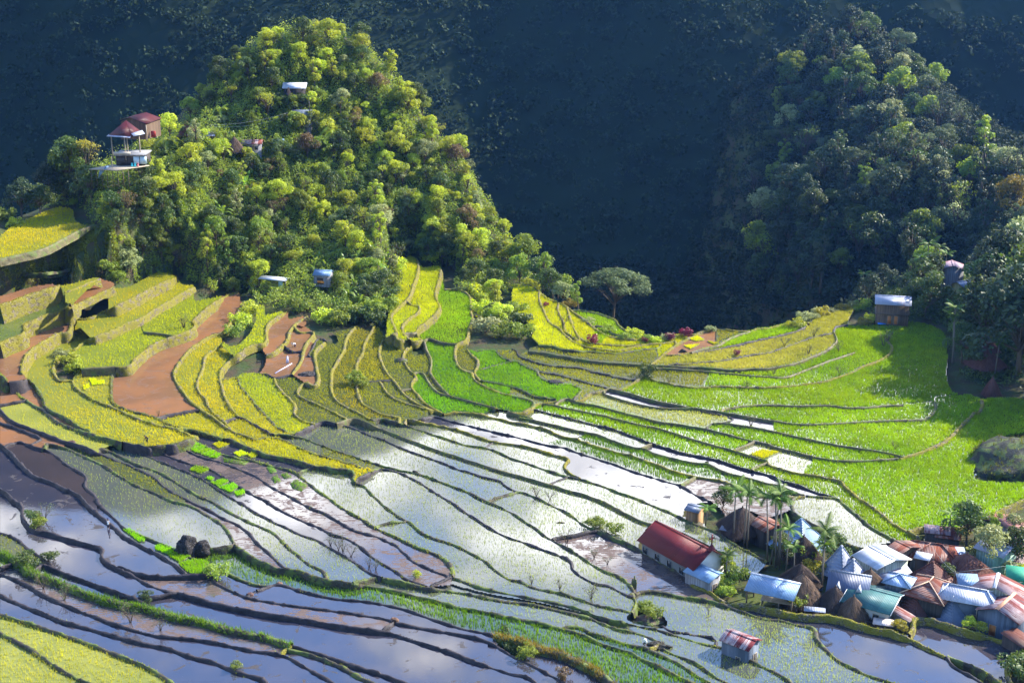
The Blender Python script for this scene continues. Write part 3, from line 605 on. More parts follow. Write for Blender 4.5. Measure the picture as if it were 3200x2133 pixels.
@memo
def m_water(name, bed, bed2, rough=.035, patch=0.0, ridge=0.0, patchcol=(.10, .07, .055)):
    """muddy still water: the bed shows through a mirror-like surface; patch = share of mud or debris breaking the surface"""
    t = NT(name); p = t.coord()
    c = t.mix(t.ramp(t.noise(p, .12, 4), .35, .65), bed, bed2)
    rip = t.bump(t.noise(p, 1.6, 3), .05, .02)
    w = t.principled(c, rough, 1.0 if rough < .07 else .25, rip, 1.5 if rough < .07 else 1.33)
    if patch <= 0 and ridge <= 0: return t.done(w)
    v = t.noise(p, .38, 6, .66, .8)
    if ridge > 0:
        wv = t.node("ShaderNodeTexWave", {'Vector': p, 'Scale': .55, 'Distortion': 7.0, 'Detail': 3.0, 'Detail Scale': 1.5}, bands_direction='Y').outputs[1]
        v = t.math('ADD', t.math('MULTIPLY', v, 1 - ridge), t.math('MULTIPLY', wv, ridge))
    mud = t.principled(t.mix(t.noise(p, 2.0, 4), tuple(x * .55 for x in patchcol), patchcol), .55, .35, t.bump(t.noise(p, 3.0, 5), .6, .12))
    k = t.ramp(v, .62 - patch * .3, .66 - patch * .3)
    return t.done(t.node("ShaderNodeMixShader", {0: k, 1: w, 2: mud}).outputs[0])
@memo
def m_leaf(name, a, b, trans=.42, rough=.5, spec=.35, tcol=None, big=.12, vary=1.0):
    """thin leaves: light from behind shines through; each leaf and each plant differs a little"""
    t = NT(name)
    geo = t.node("ShaderNodeNewGeometry")
    oi = t.node("ShaderNodeObjectInfo").outputs['Random']
    at = t.node("ShaderNodeAttribute", attribute_name='tint').outputs['Fac']
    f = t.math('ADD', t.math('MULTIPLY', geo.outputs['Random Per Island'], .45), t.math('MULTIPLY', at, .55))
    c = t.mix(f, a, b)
    hs = t.node("ShaderNodeHueSaturation", {'Color': c, 'Hue': t.math('ADD', t.math('MULTIPLY', oi, .03 * vary), .5 - .013 * vary), 'Saturation': 1.0, 'Value': t.math('ADD', t.math('MULTIPLY', oi, .5 * vary), 1 - .25 * vary)}).outputs[0]
    n = t.noise(t.coord(), big, 3)
    hs = t.mix(t.ramp(n, .3, .7), hs, t.node("ShaderNodeHueSaturation", {'Color': hs, 'Hue': .49, 'Value': 1.3}).outputs[0])
    if vary < 1:
        m2 = t.noise(t.coord('pos', (1, .6, 1)), .55, 5, .7)
        hs = t.node("ShaderNodeHueSaturation", {'Color': hs, 'Hue': t.math('ADD', t.math('MULTIPLY', t.noise(t.coord(), .035, 4), .07), .465), 'Value': t.math('ADD', t.math('MULTIPLY', m2, 1.3), .35)}).outputs[0]
    d = t.principled(hs, rough, spec)
    tc = t.node("ShaderNodeHueSaturation", {'Color': hs, 'Hue': .485, 'Saturation': 1.1, 'Value': 1.5}).outputs[0]
    tr = t.node("ShaderNodeBsdfTranslucent", {'Color': tc}).outputs[0]
    return t.done(t.node("ShaderNodeMixShader", {0: trans, 1: d, 2: tr}).outputs[0])
@memo
def m_bark(name, col):
    t = NT(name); p = t.coord('obj', (3, 3, .6))
    n = t.noise(p, 2.5, 5)
    return t.done(t.principled(t.mix(n, tuple(x * .5 for x in col), col), .85, .2, t.bump(n, .5, .05)))
@memo
def m_mud(name, col, col2, green=0.0):
    t = NT(name); p = t.coord()
    n = t.noise(p, .9, 6, .65)
    c = t.mix(t.ramp(n, .3, .7), col, col2)
    if green > 0:
        g = t.noise(p, .55, 5, .6)
        c = t.mix(t.ramp(g, .62 - .35 * green, .72 - .3 * green), c, (.075, .10, .018))
    return t.done(t.principled(c, .62, .3, t.bump(t.noise(p, 4.0, 5), .8, .15)))
@memo
def m_stone(name, col, col2, green):
    """dry stone wall: irregular courses, moss and grass in the joints"""
    t = NT(name); p = t.coord('pos', (1, 1, 1.5))
    vo = t.node("ShaderNodeTexVoronoi", {'Vector': p, 'Scale': 2.6, 'Randomness': .9})
    ed = t.node("ShaderNodeTexVoronoi", {'Vector': p, 'Scale': 2.6, 'Randomness': .9}, feature='DISTANCE_TO_EDGE').outputs[0]
    c = t.mix(t.node("ShaderNodeSeparateColor", {0: vo.outputs['Color']}).outputs[0], col, col2)
    c = t.mix(t.ramp(ed, .03, .1), (.018, .015, .01), c)
    g = t.noise(p, .8, 6, .7)
    c = t.mix(t.ramp(g, .68 - .4 * green, .78 - .35 * green), c, t.mix(t.noise(p, 6.0, 4), (.10, .10, .012), (.26, .22, .03)))
    return t.done(t.principled(c, .85, .2, t.bump(t.math('ADD', t.ramp(ed, 0, .12), t.math('MULTIPLY', g, .8)), .9, .14)))
@memo
def m_metal(name, col, rust=0.0, rustcol=(.20, .055, .03), rough=.55, step=.22):
    """corrugated roofing sheet: ribs run down the slope, sheets differ, rust follows the ribs"""
    t = NT(name); p = t.coord('obj')
    s = t.node("ShaderNodeSeparateXYZ", {0: p})
    wv = t.node("ShaderNodeMath", {0: t.math('MULTIPLY', s.outputs[0], 2 * math.pi / step)}, operation='SINE').outputs[0]
    sheet = t.node("ShaderNodeTexWhiteNoise", {'W': t.math('FLOOR', t.math('MULTIPLY', s.outputs[0], 1.15))}, noise_dimensions='1D').outputs[0]
    st = t.noise(t.coord('obj', (2.2, .25, .25)), 1.6, 6, .7)
    bl = t.noise(p, .9, 5, .6)
    base = t.mix(sheet, tuple(x * .82 for x in col), tuple(min(1, x * 1.12) for x in col))
    base = t.mix(t.ramp(bl, .5, .8), base, tuple(x * .72 for x in col))
    r = t.math('ADD', t.math('MULTIPLY', st, .6), t.math('ADD', t.math('MULTIPLY', bl, .25), t.math('MULTIPLY', sheet, .25)))
    k = t.ramp(r, .78 - rust * .5, .90 - rust * .42)
    c = t.mix(k, base, t.mix(st, tuple(x * .45 for x in rustcol), tuple(x * 1.4 for x in rustcol))) if rust > 0 else base
    ro = t.math('ADD', t.math('MULTIPLY', k, .35), rough) if rust > 0 else rough
    return t.done(t.principled(c, ro, .3, t.bump(wv, .6, .05), 1.4, 0.0))
@memo
def m_wall(name, col, plank=.18, var=.3):
    """vertical boards or sheet cladding, weathered"""
    t = NT(name); p = t.coord('obj')
    s = t.node("ShaderNodeSeparateXYZ", {0: p})
    u = t.math('ADD', s.outputs[0], s.outputs[1])
    b = t.math('FLOOR', t.math('DIVIDE', u, plank))
    w = t.node("ShaderNodeTexWhiteNoise", {'W': b}, noise_dimensions='1D').outputs[0]
    fr = t.math('FRACT', t.math('DIVIDE', u, plank))
    st = t.noise(t.coord('obj', (3, 3, .4)), 2.0, 5)
    c = t.mix(w, tuple(x * (1 - var) for x in col), tuple(min(1, x * (1 + var)) for x in col))
    c = t.mix(t.ramp(st, .5, .85), c, tuple(x * .55 for x in col))
    return t.done(t.principled(c, .75, .25, t.bump(t.ramp(fr, 0, .12), .4, .02)))
@memo
def m_thatch(name, col):
    t = NT(name); p = t.coord('obj')
    n = t.noise(t.coord('obj', (7, 7, .7)), 1.5, 6, .65)
    f = t.math('ADD', t.math('MULTIPLY', n, .7), t.math('MULTIPLY', t.node("ShaderNodeNewGeometry").outputs['Random Per Island'], .5))
    return t.done(t.principled(t.mix(f, tuple(x * .35 for x in col), tuple(x * 1.5 for x in col)), .9, .15, t.bump(n, .8, .1)))
@memo
def m_land(name):
    t = NT(name); p = t.coord()
    c = t.mix(t.ramp(t.noise(p, .25, 6, .65), .35, .65), (.055, .040, .022), (.035, .055, .014))
    c = t.mix(t.ramp(t.noise(p, .06, 4), .5, .7), c, (.07, .085, .02))
    return t.done(t.principled(c, .9, .15, t.bump(t.noise(p, .8, 6), .8, .4)))
M_BARK = m_bark("bark", (.17, .13, .09)); M_BARKP = m_bark("pale_bark", (.20, .18, .15)); M_TWIG = m_bark("twig", (.12, .09, .06))
WATER = {
 'mud': ("mud_water", (.20, .092, .040), (.14, .072, .036), .10), 'dark': ("dark_water", (.030, .024, .026), (.04, .03, .03), .04),
 'blue': ("still_water", (.024, .024, .036), (.04, .034, .04), .03), 'sparse': ("shallow_water", (.055, .062, .05), (.075, .078, .055), .045),
 'olive': ("weedy_water", (.05, .055, .018), (.045, .055, .015), .16), 'bright': ("green_bed", (.05, .085, .006), (.04, .065, .008), .06),
 'yg': ("yellow_bed", (.16, .15, .012), (.12, .13, .014), .35), 'emerald': ("emerald_bed", (.03, .08, .004), (.03, .07, .004), .5),
 'pale': ("pale_bed", (.12, .13, .05), (.10, .12, .05), .12), 'green': ("dark_green_bed", (.025, .045, .015), (.03, .05, .02), .06), 'tan': ("tan_bed", (.17, .15, .05), (.13, .13, .04), .35),
 'ysparse': ("ochre_bed", (.19, .19, .03), (.14, .15, .025), .2), 'ygd': ("lime_bed", (.12, .14, .01), (.10, .12, .01), .35), 'bank': ("grass_bank", (.06, .08, .015), (.09, .10, .02), .7)}
def paddy_mat(kind):
    if kind == 'churn': return m_water("churned_mud_water", (.05, .042, .048), (.08, .06, .05), .04, .42, .10, (.12, .08, .06))
    w = WATER[kind]
    return m_water(w[0], w[1], w[2], w[3], .25 if kind == 'mud' else .06 if kind == 'blue' else 0.0, 0.0, (.17, .085, .04) if kind == 'mud' else (.06, .05, .045))
WATER['yg_shaded'] = WATER['olive']  # darker fan paddies: partial shade put into bed and rice colour
RICE = {   # tufts per square metre, height, blade width, colours
 'bright': (17, .38, .085, (.095, .225, .004), (.19, .30, .008)), 'yg': (20, .40, .08, (.30, .295, .006), (.43, .395, .011)), 'ygd': (18, .42, .085, (.25, .31, .006), (.37, .40, .012)),
 'yg_shaded': (14, .36, .08, (.21, .21, .01), (.31, .29, .015)), 'pale': (10, .34, .07, (.24, .28, .05), (.36, .38, .09)), 'emerald': (16, .42, .085, (.07, .20, .002), (.13, .29, .004)), 'green': (14, .42, .07, (.06, .15, .008), (.12, .23, .014)),
 'olive': (11, .32, .075, (.15, .18, .012), (.24, .25, .02)), 'sparse': (8.0, .30, .036, (.15, .21, .04), (.26, .32, .07)), 'tan': (16, .38, .085, (.20, .22, .03), (.30, .30, .055)),
 'ysparse': (17, .40, .055, (.30, .32, .03), (.44, .43, .05)), 'bank': (10, .4, .1, (.12, .18, .02), (.2, .24, .03))}
# ------------------------------------------------------------------ mesh helpers
def tag(o, label=None, cat=None, group=None, kind=None):
    for k, v in (('label', label), ('category', cat), ('group', group), ('kind', kind)):
        if v: o[k] = v
    return o
def mesh_np(name, V, Fc, mat=None, parent=None, tint=None, smooth=False):
    """V (n,3); Fc: list of (m,k) index arrays of constant k"""
    me = bpy.data.meshes.new(name)
    if not isinstance(Fc, list): Fc = [Fc]
    V = np.ascontiguousarray(V, np.float32)
    me.vertices.add(len(V)); me.vertices.foreach_set('co', V.ravel())
    loops = np.concatenate([f.ravel() for f in Fc]).astype(np.int32)
    sizes = np.concatenate([np.full(len(f), f.shape[1], np.int32) for f in Fc])
    starts = np.concatenate([[0], np.cumsum(sizes)[:-1]]).astype(np.int32)
    me.loops.add(len(loops)); me.loops.foreach_set('vertex_index', loops)
    me.polygons.add(len(sizes)); me.polygons.foreach_set('loop_start', starts)
    if smooth: me.polygons.foreach_set('use_smooth', np.ones(len(sizes), bool))
    me.update(calc_edges=True)
    if tint is not None:
        a = me.attributes.new('tint', 'FLOAT', 'POINT'); a.data.foreach_set('value', np.ascontiguousarray(tint, np.float32))
    if mat: me.materials.append(mat)
    o = bpy.data.objects.new(name, me); COL.objects.link(o)
    if parent: o.parent = parent
    return o
def empty(name, loc, rz=0.0):
    o = bpy.data.objects.new(name, None); COL.objects.link(o)
    o.location = loc; o.rotation_euler = (0, 0, rz); o.empty_display_size = .5
    return o
def copy_tree(o, parent=None):
    c = o.copy(); COL.objects.link(c)
    if parent: c.parent = parent
    for ch in o.children: copy_tree(ch, c)
    return c
class MB:
    """collects boxes, tubes, slabs into one mesh"""
    def __init__(self): self.V, self.Q, self.n = [], {}, 0
    def add(self, vs, fs):
        for f in fs: self.Q.setdefault(len(f), []).append([i + self.n for i in f])
        self.V += [tuple(v) for v in vs]; self.n += len(vs); return self
    def box(self, x0, y0, z0, x1, y1, z1):
        v = [(x, y, z) for z in (z0, z1) for x, y in ((x0, y0), (x1, y0), (x1, y1), (x0, y1))]
        return self.add(v, [(3, 2, 1, 0), (4, 5, 6, 7), (0, 1, 5, 4), (1, 2, 6, 5), (2, 3, 7, 6), (3, 0, 4, 7)])
    def slab(self, pts, th):
        """a flat plate: pts is its upper outline, th its thickness along its own normal"""
        P = [Vector(p) for p in pts]
        nrm = (P[1] - P[0]).cross(P[2] - P[0]).normalized()
        if nrm.z < 0: nrm = -nrm; P.reverse()
        k = len(P)
        v = P + [p - nrm * th for p in P]
        return self.add(v, [tuple(range(k)), tuple(range(2 * k - 1, k - 1, -1))] + [(i, k + i, k + (i + 1) % k, (i + 1) % k) for i in range(k)])
    def tube(self, pts, rad, seg=6):
        P = [Vector(p) for p in pts]; R = rad if isinstance(rad, (list, tuple)) else [rad] * len(P)
        vs, fs = [], []
        for i, p in enumerate(P):
            d = (P[min(i + 1, len(P) - 1)] - P[max(i - 1, 0)]).normalized()
            a = d.cross(Vector((0, 0, 1)) if abs(d.z) < .9 else Vector((1, 0, 0))).normalized(); b = d.cross(a)
            vs += [p + (a * math.cos(t) + b * math.sin(t)) * R[i] for t in [2 * math.pi * k / seg for k in range(seg)]]
        for i in range(len(P) - 1):
            for k in range(seg):
                fs.append((i * seg + k, i * seg + (k + 1) % seg, (i + 1) * seg + (k + 1) % seg, (i + 1) * seg + k))
        fs += [tuple(range(seg - 1, -1, -1)), tuple(range((len(P) - 1) * seg, len(P) * seg))]
        return self.add(vs, fs)
    def build(self, name, mat, parent=None, smooth=False, tint=None):
        return mesh_np(name, np.array(self.V), [np.array(q) for q in self.Q.values()], mat, parent, tint, smooth)
def vnoise(x, y, seed=0):
    """smooth value noise in 0..1"""
    xi, yi = np.floor(x).astype(int), np.floor(y).astype(int)
    fx, fy = x - xi, y - yi
    fx, fy = fx * fx * (3 - 2 * fx), fy * fy * (3 - 2 * fy)
    def h(a, b):
        n = (a * 374761393 + b * 668265263 + seed * 1442695041) & 0xffffffff
        n = ((n ^ (n >> 13)) * 1274126177) & 0xffffffff
        return ((n ^ (n >> 16)) & 0xffff) / 65535.0
    return (h(xi, yi) * (1 - fx) + h(xi + 1, yi) * fx) * (1 - fy) + (h(xi, yi + 1) * (1 - fx) + h(xi + 1, yi + 1) * fx) * fy
def fnoise(x, y, seed=0, oct=4):
    s, a, t = 0, .5, 0
    for i in range(oct):
        s = s + a * vnoise(x * 2 ** i, y * 2 ** i, seed + i); t += a; a *= .5
    return s / t
def tufts(P, h, w, blades=3, spread=.5, r=rng):
    """bunches of grass-like blades standing on points P -> verts, faces, tint"""
    n = len(P)
    h = np.broadcast_to(h, n)
    V = np.zeros((n, blades, 3, 3))
    for b in range(blades):
        az = r.random(n) * 2 * np.pi
        hh = h * (.75 + .5 * r.random(n)); lean = hh * spread * (.3 + r.random(n))
        fx, fy = np.cos(az), np.sin(az)
        ww = np.broadcast_to(w, n) * (.7 + .6 * r.random(n)) * .5
        for k, s in ((0, -1), (1, 1)):
            V[:, b, k] = P + np.stack([-fy * ww * s + fx * .03, fx * ww * s + fy * .03, np.zeros(n)], 1)
        V[:, b, 2] = P + np.stack([fx * lean, fy * lean, hh], 1)
    V = V.reshape(-1, 3)
    Fc = np.arange(len(V)).reshape(-1, 3)
    return V, Fc, np.repeat(vnoise(P[:, 0] * .5, P[:, 1] * .5, 7) * .6 + r.random(n) * .4, blades * 3)
# ------------------------------------------------------------------ paddies
LEVEL = np.full(len(SEEDS) + 1, np.nan)
for i, sd in enumerate(SEEDS):
    if sd[1] is not None: LEVEL[i + 1] = sd[1] + ((i * 37) % 11 - 5) * .006
KIND = ['none'] + [s[2] for s in SEEDS]
def erode(m, n):
    for _ in range(n):
        e = m.copy()
        e[1:] &= m[:-1]; e[:-1] &= m[1:]; e[:, 1:] &= m[:, :-1]; e[:, :-1] &= m[:, 1:]
        m = e
    return m
def cells_xy(ys, xs, z):
    return at_z(xs * GS, ys * GS, z)
PADDY = {}
for i, sd in enumerate(SEEDS):
    k, z = sd[2], LEVEL[i + 1]
    if k == 'none': continue
    m = LAB == i + 1
    ys, xs = np.nonzero(m)
    if len(ys) == 0: continue
    V, Q = [], []
    for y in range(ys.min(), ys.max() + 1):                           # one strip of ground per grid row and run
        r = m[y].astype(np.int8); d = np.diff(np.concatenate([[0], r, [0]]))
        for a, b in zip(np.nonzero(d == 1)[0], np.nonzero(d == -1)[0]):
            V += [(a * GS, (y + 1) * GS), (b * GS, (y + 1) * GS), (b * GS, y * GS), (a * GS, y * GS)]
            Q.append(np.arange(len(V) - 4, len(V)))
    V = np.array(V); X, Y = at_z(V[:, 0], V[:, 1], z)
    o = mesh_np("paddy", np.stack([X, Y, np.full(len(X), z)], 1), np.array(Q), paddy_mat(k))
    tag(o, sd[3], "rice paddy", "flooded rice paddies of the terraces", 'structure')
    PADDY[i + 1] = o
    if k in RICE:
        dens, h, w, c1, c2 = RICE[k]
        me = (LAB_IN == i + 1) & ~BAR
        if k not in ('bright', 'yg', 'ygd', 'emerald', 'tan', 'yg_shaded'): me = erode(me, 1)
        cy_, cx_ = np.nonzero(me)
        if len(cy_) < 4: continue
        x0, y0 = cells_xy(cy_ + 1.0, cx_ + 0.0, z); x1, y1 = cells_xy(cy_ + 0.0, cx_ + 1.0, z)
        area = np.abs((x1 - x0) * (y1 - y0))
        n = rng.poisson(dens * area)
        idx = np.repeat(np.arange(len(cy_)), n)
        u, v = rng.random(len(idx)), rng.random(len(idx))
        gx, gy = cx_[idx] + u, cy_[idx] + v
        X, Y = cells_xy(gy, gx, z)
        if k in ('sparse', 'ysparse', 'olive', 'green', 'pale'):               # planted in wavering rows
            a = .35 + .5 * vnoise(np.full(1, i * 3.7), np.zeros(1), 3)[0]
            ca, sa = math.cos(a), math.sin(a)
            U, W = X * ca + Y * sa, -X * sa + Y * ca
            W = np.round((W + .6 * np.sin(U * .25)) / .33) * .33 - .6 * np.sin(U * .25) + rng.normal(0, .035, len(U))
            X, Y = U * ca - W * sa, U * sa + W * ca
        nz = fnoise(X * .09, Y * .09, i, 3)
        keep = rng.random(len(X)) < np.clip(.35 + 1.5 * nz, .25, 1) if k in ('sparse', 'olive', 'green', 'ysparse') else rng.random(len(X)) < np.clip((.45 + 1.0 * nz) if k == 'bright' else (.7 + .6 * nz), .4, 1)
        X, Y, nz = X[keep], Y[keep], nz[keep]
        P = np.stack([X, Y, np.full(len(X), z)], 1)
        V, Fc, tn = tufts(P, h * (.75 + .5 * nz), w, 3, .28 if k in ('sparse', 'ysparse', 'green', 'pale') else .5)
        r = mesh_np("rice", V, Fc, m_leaf("rice_" + k, c1, c2, .5, .45, .3, None, .05, .25), o, tn)
        tag(r, kind='stuff')
# ------------------------------------------------------------------ dikes and walls
def lev_at(P):
    gx = np.clip((P[:, 0] / GS).astype(int), 0, GW - 1); gy = np.clip((P[:, 1] / GS).astype(int), 0, GH - 1)
    return LEVEL[LAB[gy, gx]]
def sm(a, n=5):
    if len(a) < 3: return a
    k = min(n, len(a)); p = k // 2
    return np.convolve(np.pad(a, (p, k - 1 - p), mode='edge'), np.ones(k) / k, 'valid')
DIKE_STYLE = {  # name, crest height, top width, material
 'mud': ("mud_dike", .22, .44), 'stone': ("stone_wall", .38, .55), 'grass': ("grassy_dike", .24, .48), 'thin': ("paddy_bund", .46, .46)}
M_DIKE = {'mud': m_mud("wet_mud", (.012, .010, .013), (.040, .032, .034)), 'grass': m_mud("turfy_mud", (.022, .02, .014), (.055, .045, .026), .5), 'thin': m_mud("dry_turf", (.05, .042, .02), (.13, .11, .045), .35),
          'stone': m_stone("mossy_stone", (.12, .10, .07), (.23, .19, .13), .72)}
M_DGRASS = m_leaf("dike_grass", (.11, .15, .012), (.24, .25, .02), .45, .5, .3)
M_DGRASS2 = m_leaf("tall_grass", (.045, .11, .008), (.11, .19, .012), .45, .5, .3)
M_DRY = m_leaf("dry_grass", (.17, .11, .02), (.16, .15, .02), .35, .6, .2)
M_WALLG = m_leaf("wall_grass", (.10, .12, .012), (.34, .30, .03), .4, .5, .25)
for di, (d, L) in enumerate(zip(DIKES, LINES)):
    if d[0] == 'edge' or len(L) < 3: continue
    name, ch, tw = DIKE_STYLE[d[0]]
    big = d[2].startswith("broad dike") or "wide brown" in d[2]
    T = np.gradient(L, axis=0); T /= np.maximum(1e-6, np.hypot(T[:, 0], T[:, 1]))[:, None]
    N = np.stack([T[:, 1], -T[:, 0]], 1)                               # left of the line as seen on the photo
    la, lb = lev_at(L + N * 8), lev_at(L - N * 8)
    la2, lb2 = lev_at(L + N * 14), lev_at(L - N * 14)
    la, lb = np.where(np.isnan(la), la2, la), np.where(np.isnan(lb), lb2, lb)
    both = np.isnan(la) & np.isnan(lb)
    if both.all(): continue
    ref = np.nanmedian(np.concatenate([la, lb]))
    la, lb = np.where(both, ref, la), np.where(both, ref, lb)
    la_, lb_ = np.where(np.isnan(la), lb - .9, la), np.where(np.isnan(lb), la - .9, lb)
    hi = sm(np.maximum(la_, lb_), 5); zl, zr_ = sm(la_, 5), sm(lb_, 5)
    zc = hi + ch * (1.9 if big else 1)
    X, Y = at_z(L[:, 0], L[:, 1], zc)
    C = np.stack([X, Y], 1)
    # even steps on the ground
    s = np.concatenate([[0], np.cumsum(np.hypot(*np.diff(C, axis=0).T))])
    if s[-1] < 1.0: continue
    n = max(3, int(s[-1] / .42)); q = np.linspace(0, s[-1], n)
    C = np.stack([np.interp(q, s, C[:, 0]), np.interp(q, s, C[:, 1])], 1)
    zc, zl, zr_ = (np.interp(q, s, a) for a in (zc, zl, zr_))
    C[:, 0], C[:, 1] = sm(C[:, 0], 3), sm(C[:, 1], 3)
    t = np.gradient(C, axis=0); t /= np.maximum(1e-6, np.hypot(t[:, 0], t[:, 1]))[:, None]
    nn = np.stack([-t[:, 1], t[:, 0]], 1)                              # left on the ground
    # photo-left is ground-left too (both seen from above)
    tw_ = tw * (1.7 if big else 1) * (.8 + .5 * vnoise(q * .35, np.full(n, di * 1.0), 1))
    lump = (fnoise(q * .8, np.full(n, di * 3.0), 2, 4) - .5) * (.42 if d[0] != 'thin' else .16) + np.where(rng.random(n) < .05, .14, 0) * (d[0] != 'thin')
    rows = []
    for side, zb in ((1, zl), (-1, zr_)):
        prof = []
        dep = np.maximum(zc - (zb - .35), .3)
        for f_, o_ in ((1.0, .10), (.72, .06), (.42, .02), (.16, -.02), (.03, -.12)):
            jit = (fnoise(q * 1.1, np.full(n, di + f_ * 9 + side), 5, 4) - .5) * (.34 if f_ > .1 else .2)
            off = tw_ * .5 + o_ + dep * f_ * .13 + jit
            z_ = zc - dep * f_ + (lump if f_ < .5 else 0)
            prof.append(np.concatenate([C + nn * (side * off)[:, None], z_[:, None]], 1))
        rows.append(prof)
    prof = rows[0] + [np.concatenate([C, (zc + lump + .03)[:, None]], 1)] + rows[1][::-1]
    K = len(prof)
    V = np.stack(prof, 1).reshape(-1, 3)
    a = (np.arange(n - 1)[:, None] * K + np.arange(K - 1)[None]).ravel()
    Q = np.stack([a, a + 1, a + K + 1, a + K], 1)[:, ::-1]
    o = mesh_np(name, V, np.ascontiguousarray(Q), M_DIKE[d[0]], smooth=True)
    tag(o, d[2], "terrace wall" if d[0] == 'stone' else "dike", "dikes and walls between the paddies")
    if d[1] > 0:
        step = .16
        ln = q[-1]
        wall = float(np.mean(np.maximum(zl, zr_) - np.minimum(zl, zr_)))
        m_ = int(ln * d[1] * (9 if not big else 24) * (1 + min(3.5, wall) * 1.9))
        f = rng.random(m_) * (n - 1); i0 = f.astype(int); fr = (f - i0)[:, None]
        col = rng.random(m_) * (K - 1); c0 = np.clip(col.astype(int), 0, K - 2); cf = (col - c0)[:, None]
        V3 = V.reshape(n, K, 3)
        P = (V3[i0, c0] * (1 - fr) + V3[i0 + 1, c0] * fr) * (1 - cf) + (V3[i0, c0 + 1] * (1 - fr) + V3[i0 + 1, c0 + 1] * fr) * cf
        dens = fnoise(P[:, 0] * .22, P[:, 1] * .22, di, 3)
        P = P[dens > .62 - (.35 if wall < 1 else .55) * d[1]] if not big else P[rng.random(len(P)) < np.clip(dens * 2 - .3, .1, 1)]
        if len(P) > 3:
            Vg, Fg, tg = tufts(P - np.array([0, 0, .04]), (.26 if not big else .55) * (.6 + .8 * rng.random(len(P))), .08 if not big else .1, 3, .7)
            brown = "brown grassy" in d[2]
            g = mesh_np("grass", Vg, Fg, M_WALLG if wall > 1.2 else M_DRY if brown else M_DGRASS2 if big else M_DGRASS, o, tg)
            tag(g, kind='stuff')
# ------------------------------------------------------------------ the land under and around the terraces
ctrl = []
for i in range(1, len(SEEDS) + 1):
    if np.isnan(LEVEL[i]): continue
    ys, xs = np.nonzero(LAB == i)
    if len(ys) < 40: continue
    X, Y = cells_xy(ys, xs, LEVEL[i])
    for q in ((.5,) if len(ys) < 2500 else (.1, .5, .9)):
        k = np.argsort(X)[int(q * (len(X) - 1))]
        ctrl.append((X[k], Y[k], LEVEL[i] - 1.0))
def cpx(x, y, Y): X, Z = at_y(x, y, Y); ctrl.append((float(X), Y, float(Z)))
for c in ((1010, 105, 415), (880, 150, 405), (1150, 170, 410), (700, 270, 398), (560, 400, 390), (420, 480, 378), (300, 540, 366), (180, 590, 352), (90, 640, 340),
          (1280, 310, 412), (1400, 460, 408), (1520, 620, 402), (1640, 770, 394), (1760, 905, 384),
          (800, 870, 343), (640, 830, 338), (480, 800, 330), (350, 790, 322), (960, 960, 326), (1120, 880, 340), (1250, 790, 352), (1420, 800, 362), (1560, 880, 360), (1480, 980, 338), (1450, 900, 352),
          (800, 620, 366), (600, 640, 352), (950, 460, 383), (1150, 520, 385), (1300, 600, 382), (700, 480, 373), (950, 320, 395), (820, 750, 354), (420, 640, 340),
          (340, 575, 352), (260, 720, 326), (120, 850, 306), (330, 740, 328),
          (2720, 130, 640), (2980, 450, 520), (3180, 640, 440), (2450, 560, 570), (2250, 790, 490), (2600, 760, 450), (2600, 905, 370), (2850, 860, 360), (2750, 980, 322),
          (2900, 1060, 300), (3000, 930, 330), (3100, 860, 345), (3180, 930, 325), (3150, 1130, 290), (3100, 1230, 276), (3180, 1000, 312), (3050, 1130, 291)):
    cpx(*c)
for c in ((-55, 480, 15), (-55, 540, -45), (-150, 430, -30), (-230, 350, -20), (-170, 380, 0), (-300, 450, -60), (40, 420, -40), (90, 420, -45), (60, 500, -62), (0, 560, -68), (120, 390, -20), (-150, 560, -65), (-350, 560, -65),
          (30, 395, -22), (75, 388, -14), (-5, 405, -8), (170, 330, 22), (210, 260, 20), (240, 350, 30), (300, 450, 10), (300, 600, -40), (230, 640, -38), (200, 655, -25), (190, 690, -40), (250, 560, -30), (215, 570, -12), (350, 560, -30), (420, 350, 40), (160, 250, 6), (190, 200, 4),
          (-140, 150, 2.5), (0, 145, 1.0), (120, 145, -1.0), (-200, 200, 4), (-220, 280, 12), (200, 140, -1), (-260, 120, 6), (300, 150, 6), (0, 100, 3)):
    ctrl.append(c)
ctrl += [(60, 262, .2), (75, 255, .1), (85, 245, .0), (95, 238, -.1), (70, 270, .3), (100, 262, .6), (110, 250, .6), (45, 262, .1), (90, 230, -.2)]
CT = np.array(ctrl, float)
def tps_fit(P, z, lam=2.0):
    d = np.hypot(P[:, None, 0] - P[None, :, 0], P[:, None, 1] - P[None, :, 1]) / 100
    K = np.where(d > 0, d * d * np.log(np.maximum(d, 1e-9)), 0) + np.eye(len(P)) * lam * 1e-3
    A = np.concatenate([np.ones((len(P), 1)), P / 100], 1)
    M = np.block([[K, A], [A.T, np.zeros((3, 3))]])
    return np.linalg.solve(M, np.concatenate([z, np.zeros(3)]))
TW = tps_fit(CT[:, :2], CT[:, 2])
GX0, GX1, GY0, GY1, GD = -420.0, 460.0, 96.0, 700.0, 2.0
NX, NY = int((GX1 - GX0) / GD) + 1, int((GY1 - GY0) / GD) + 1
gx, gy = np.meshgrid(np.linspace(GX0, GX1, NX), np.linspace(GY0, GY1, NY))
TZ = np.zeros((NY, NX))
for r in range(NY):
    d = np.hypot(gx[r][:, None] - CT[None, :, 0], gy[r][:, None] - CT[None, :, 1]) / 100
    TZ[r] = np.where(d > 0, d * d * np.log(np.maximum(d, 1e-9)), 0) @ TW[:len(CT)] + TW[-3] + gx[r] / 100 * TW[-2] + gy[r] / 100 * TW[-1]
TZ = np.clip(TZ, -75, 90)
wild = np.ones_like(TZ, bool)
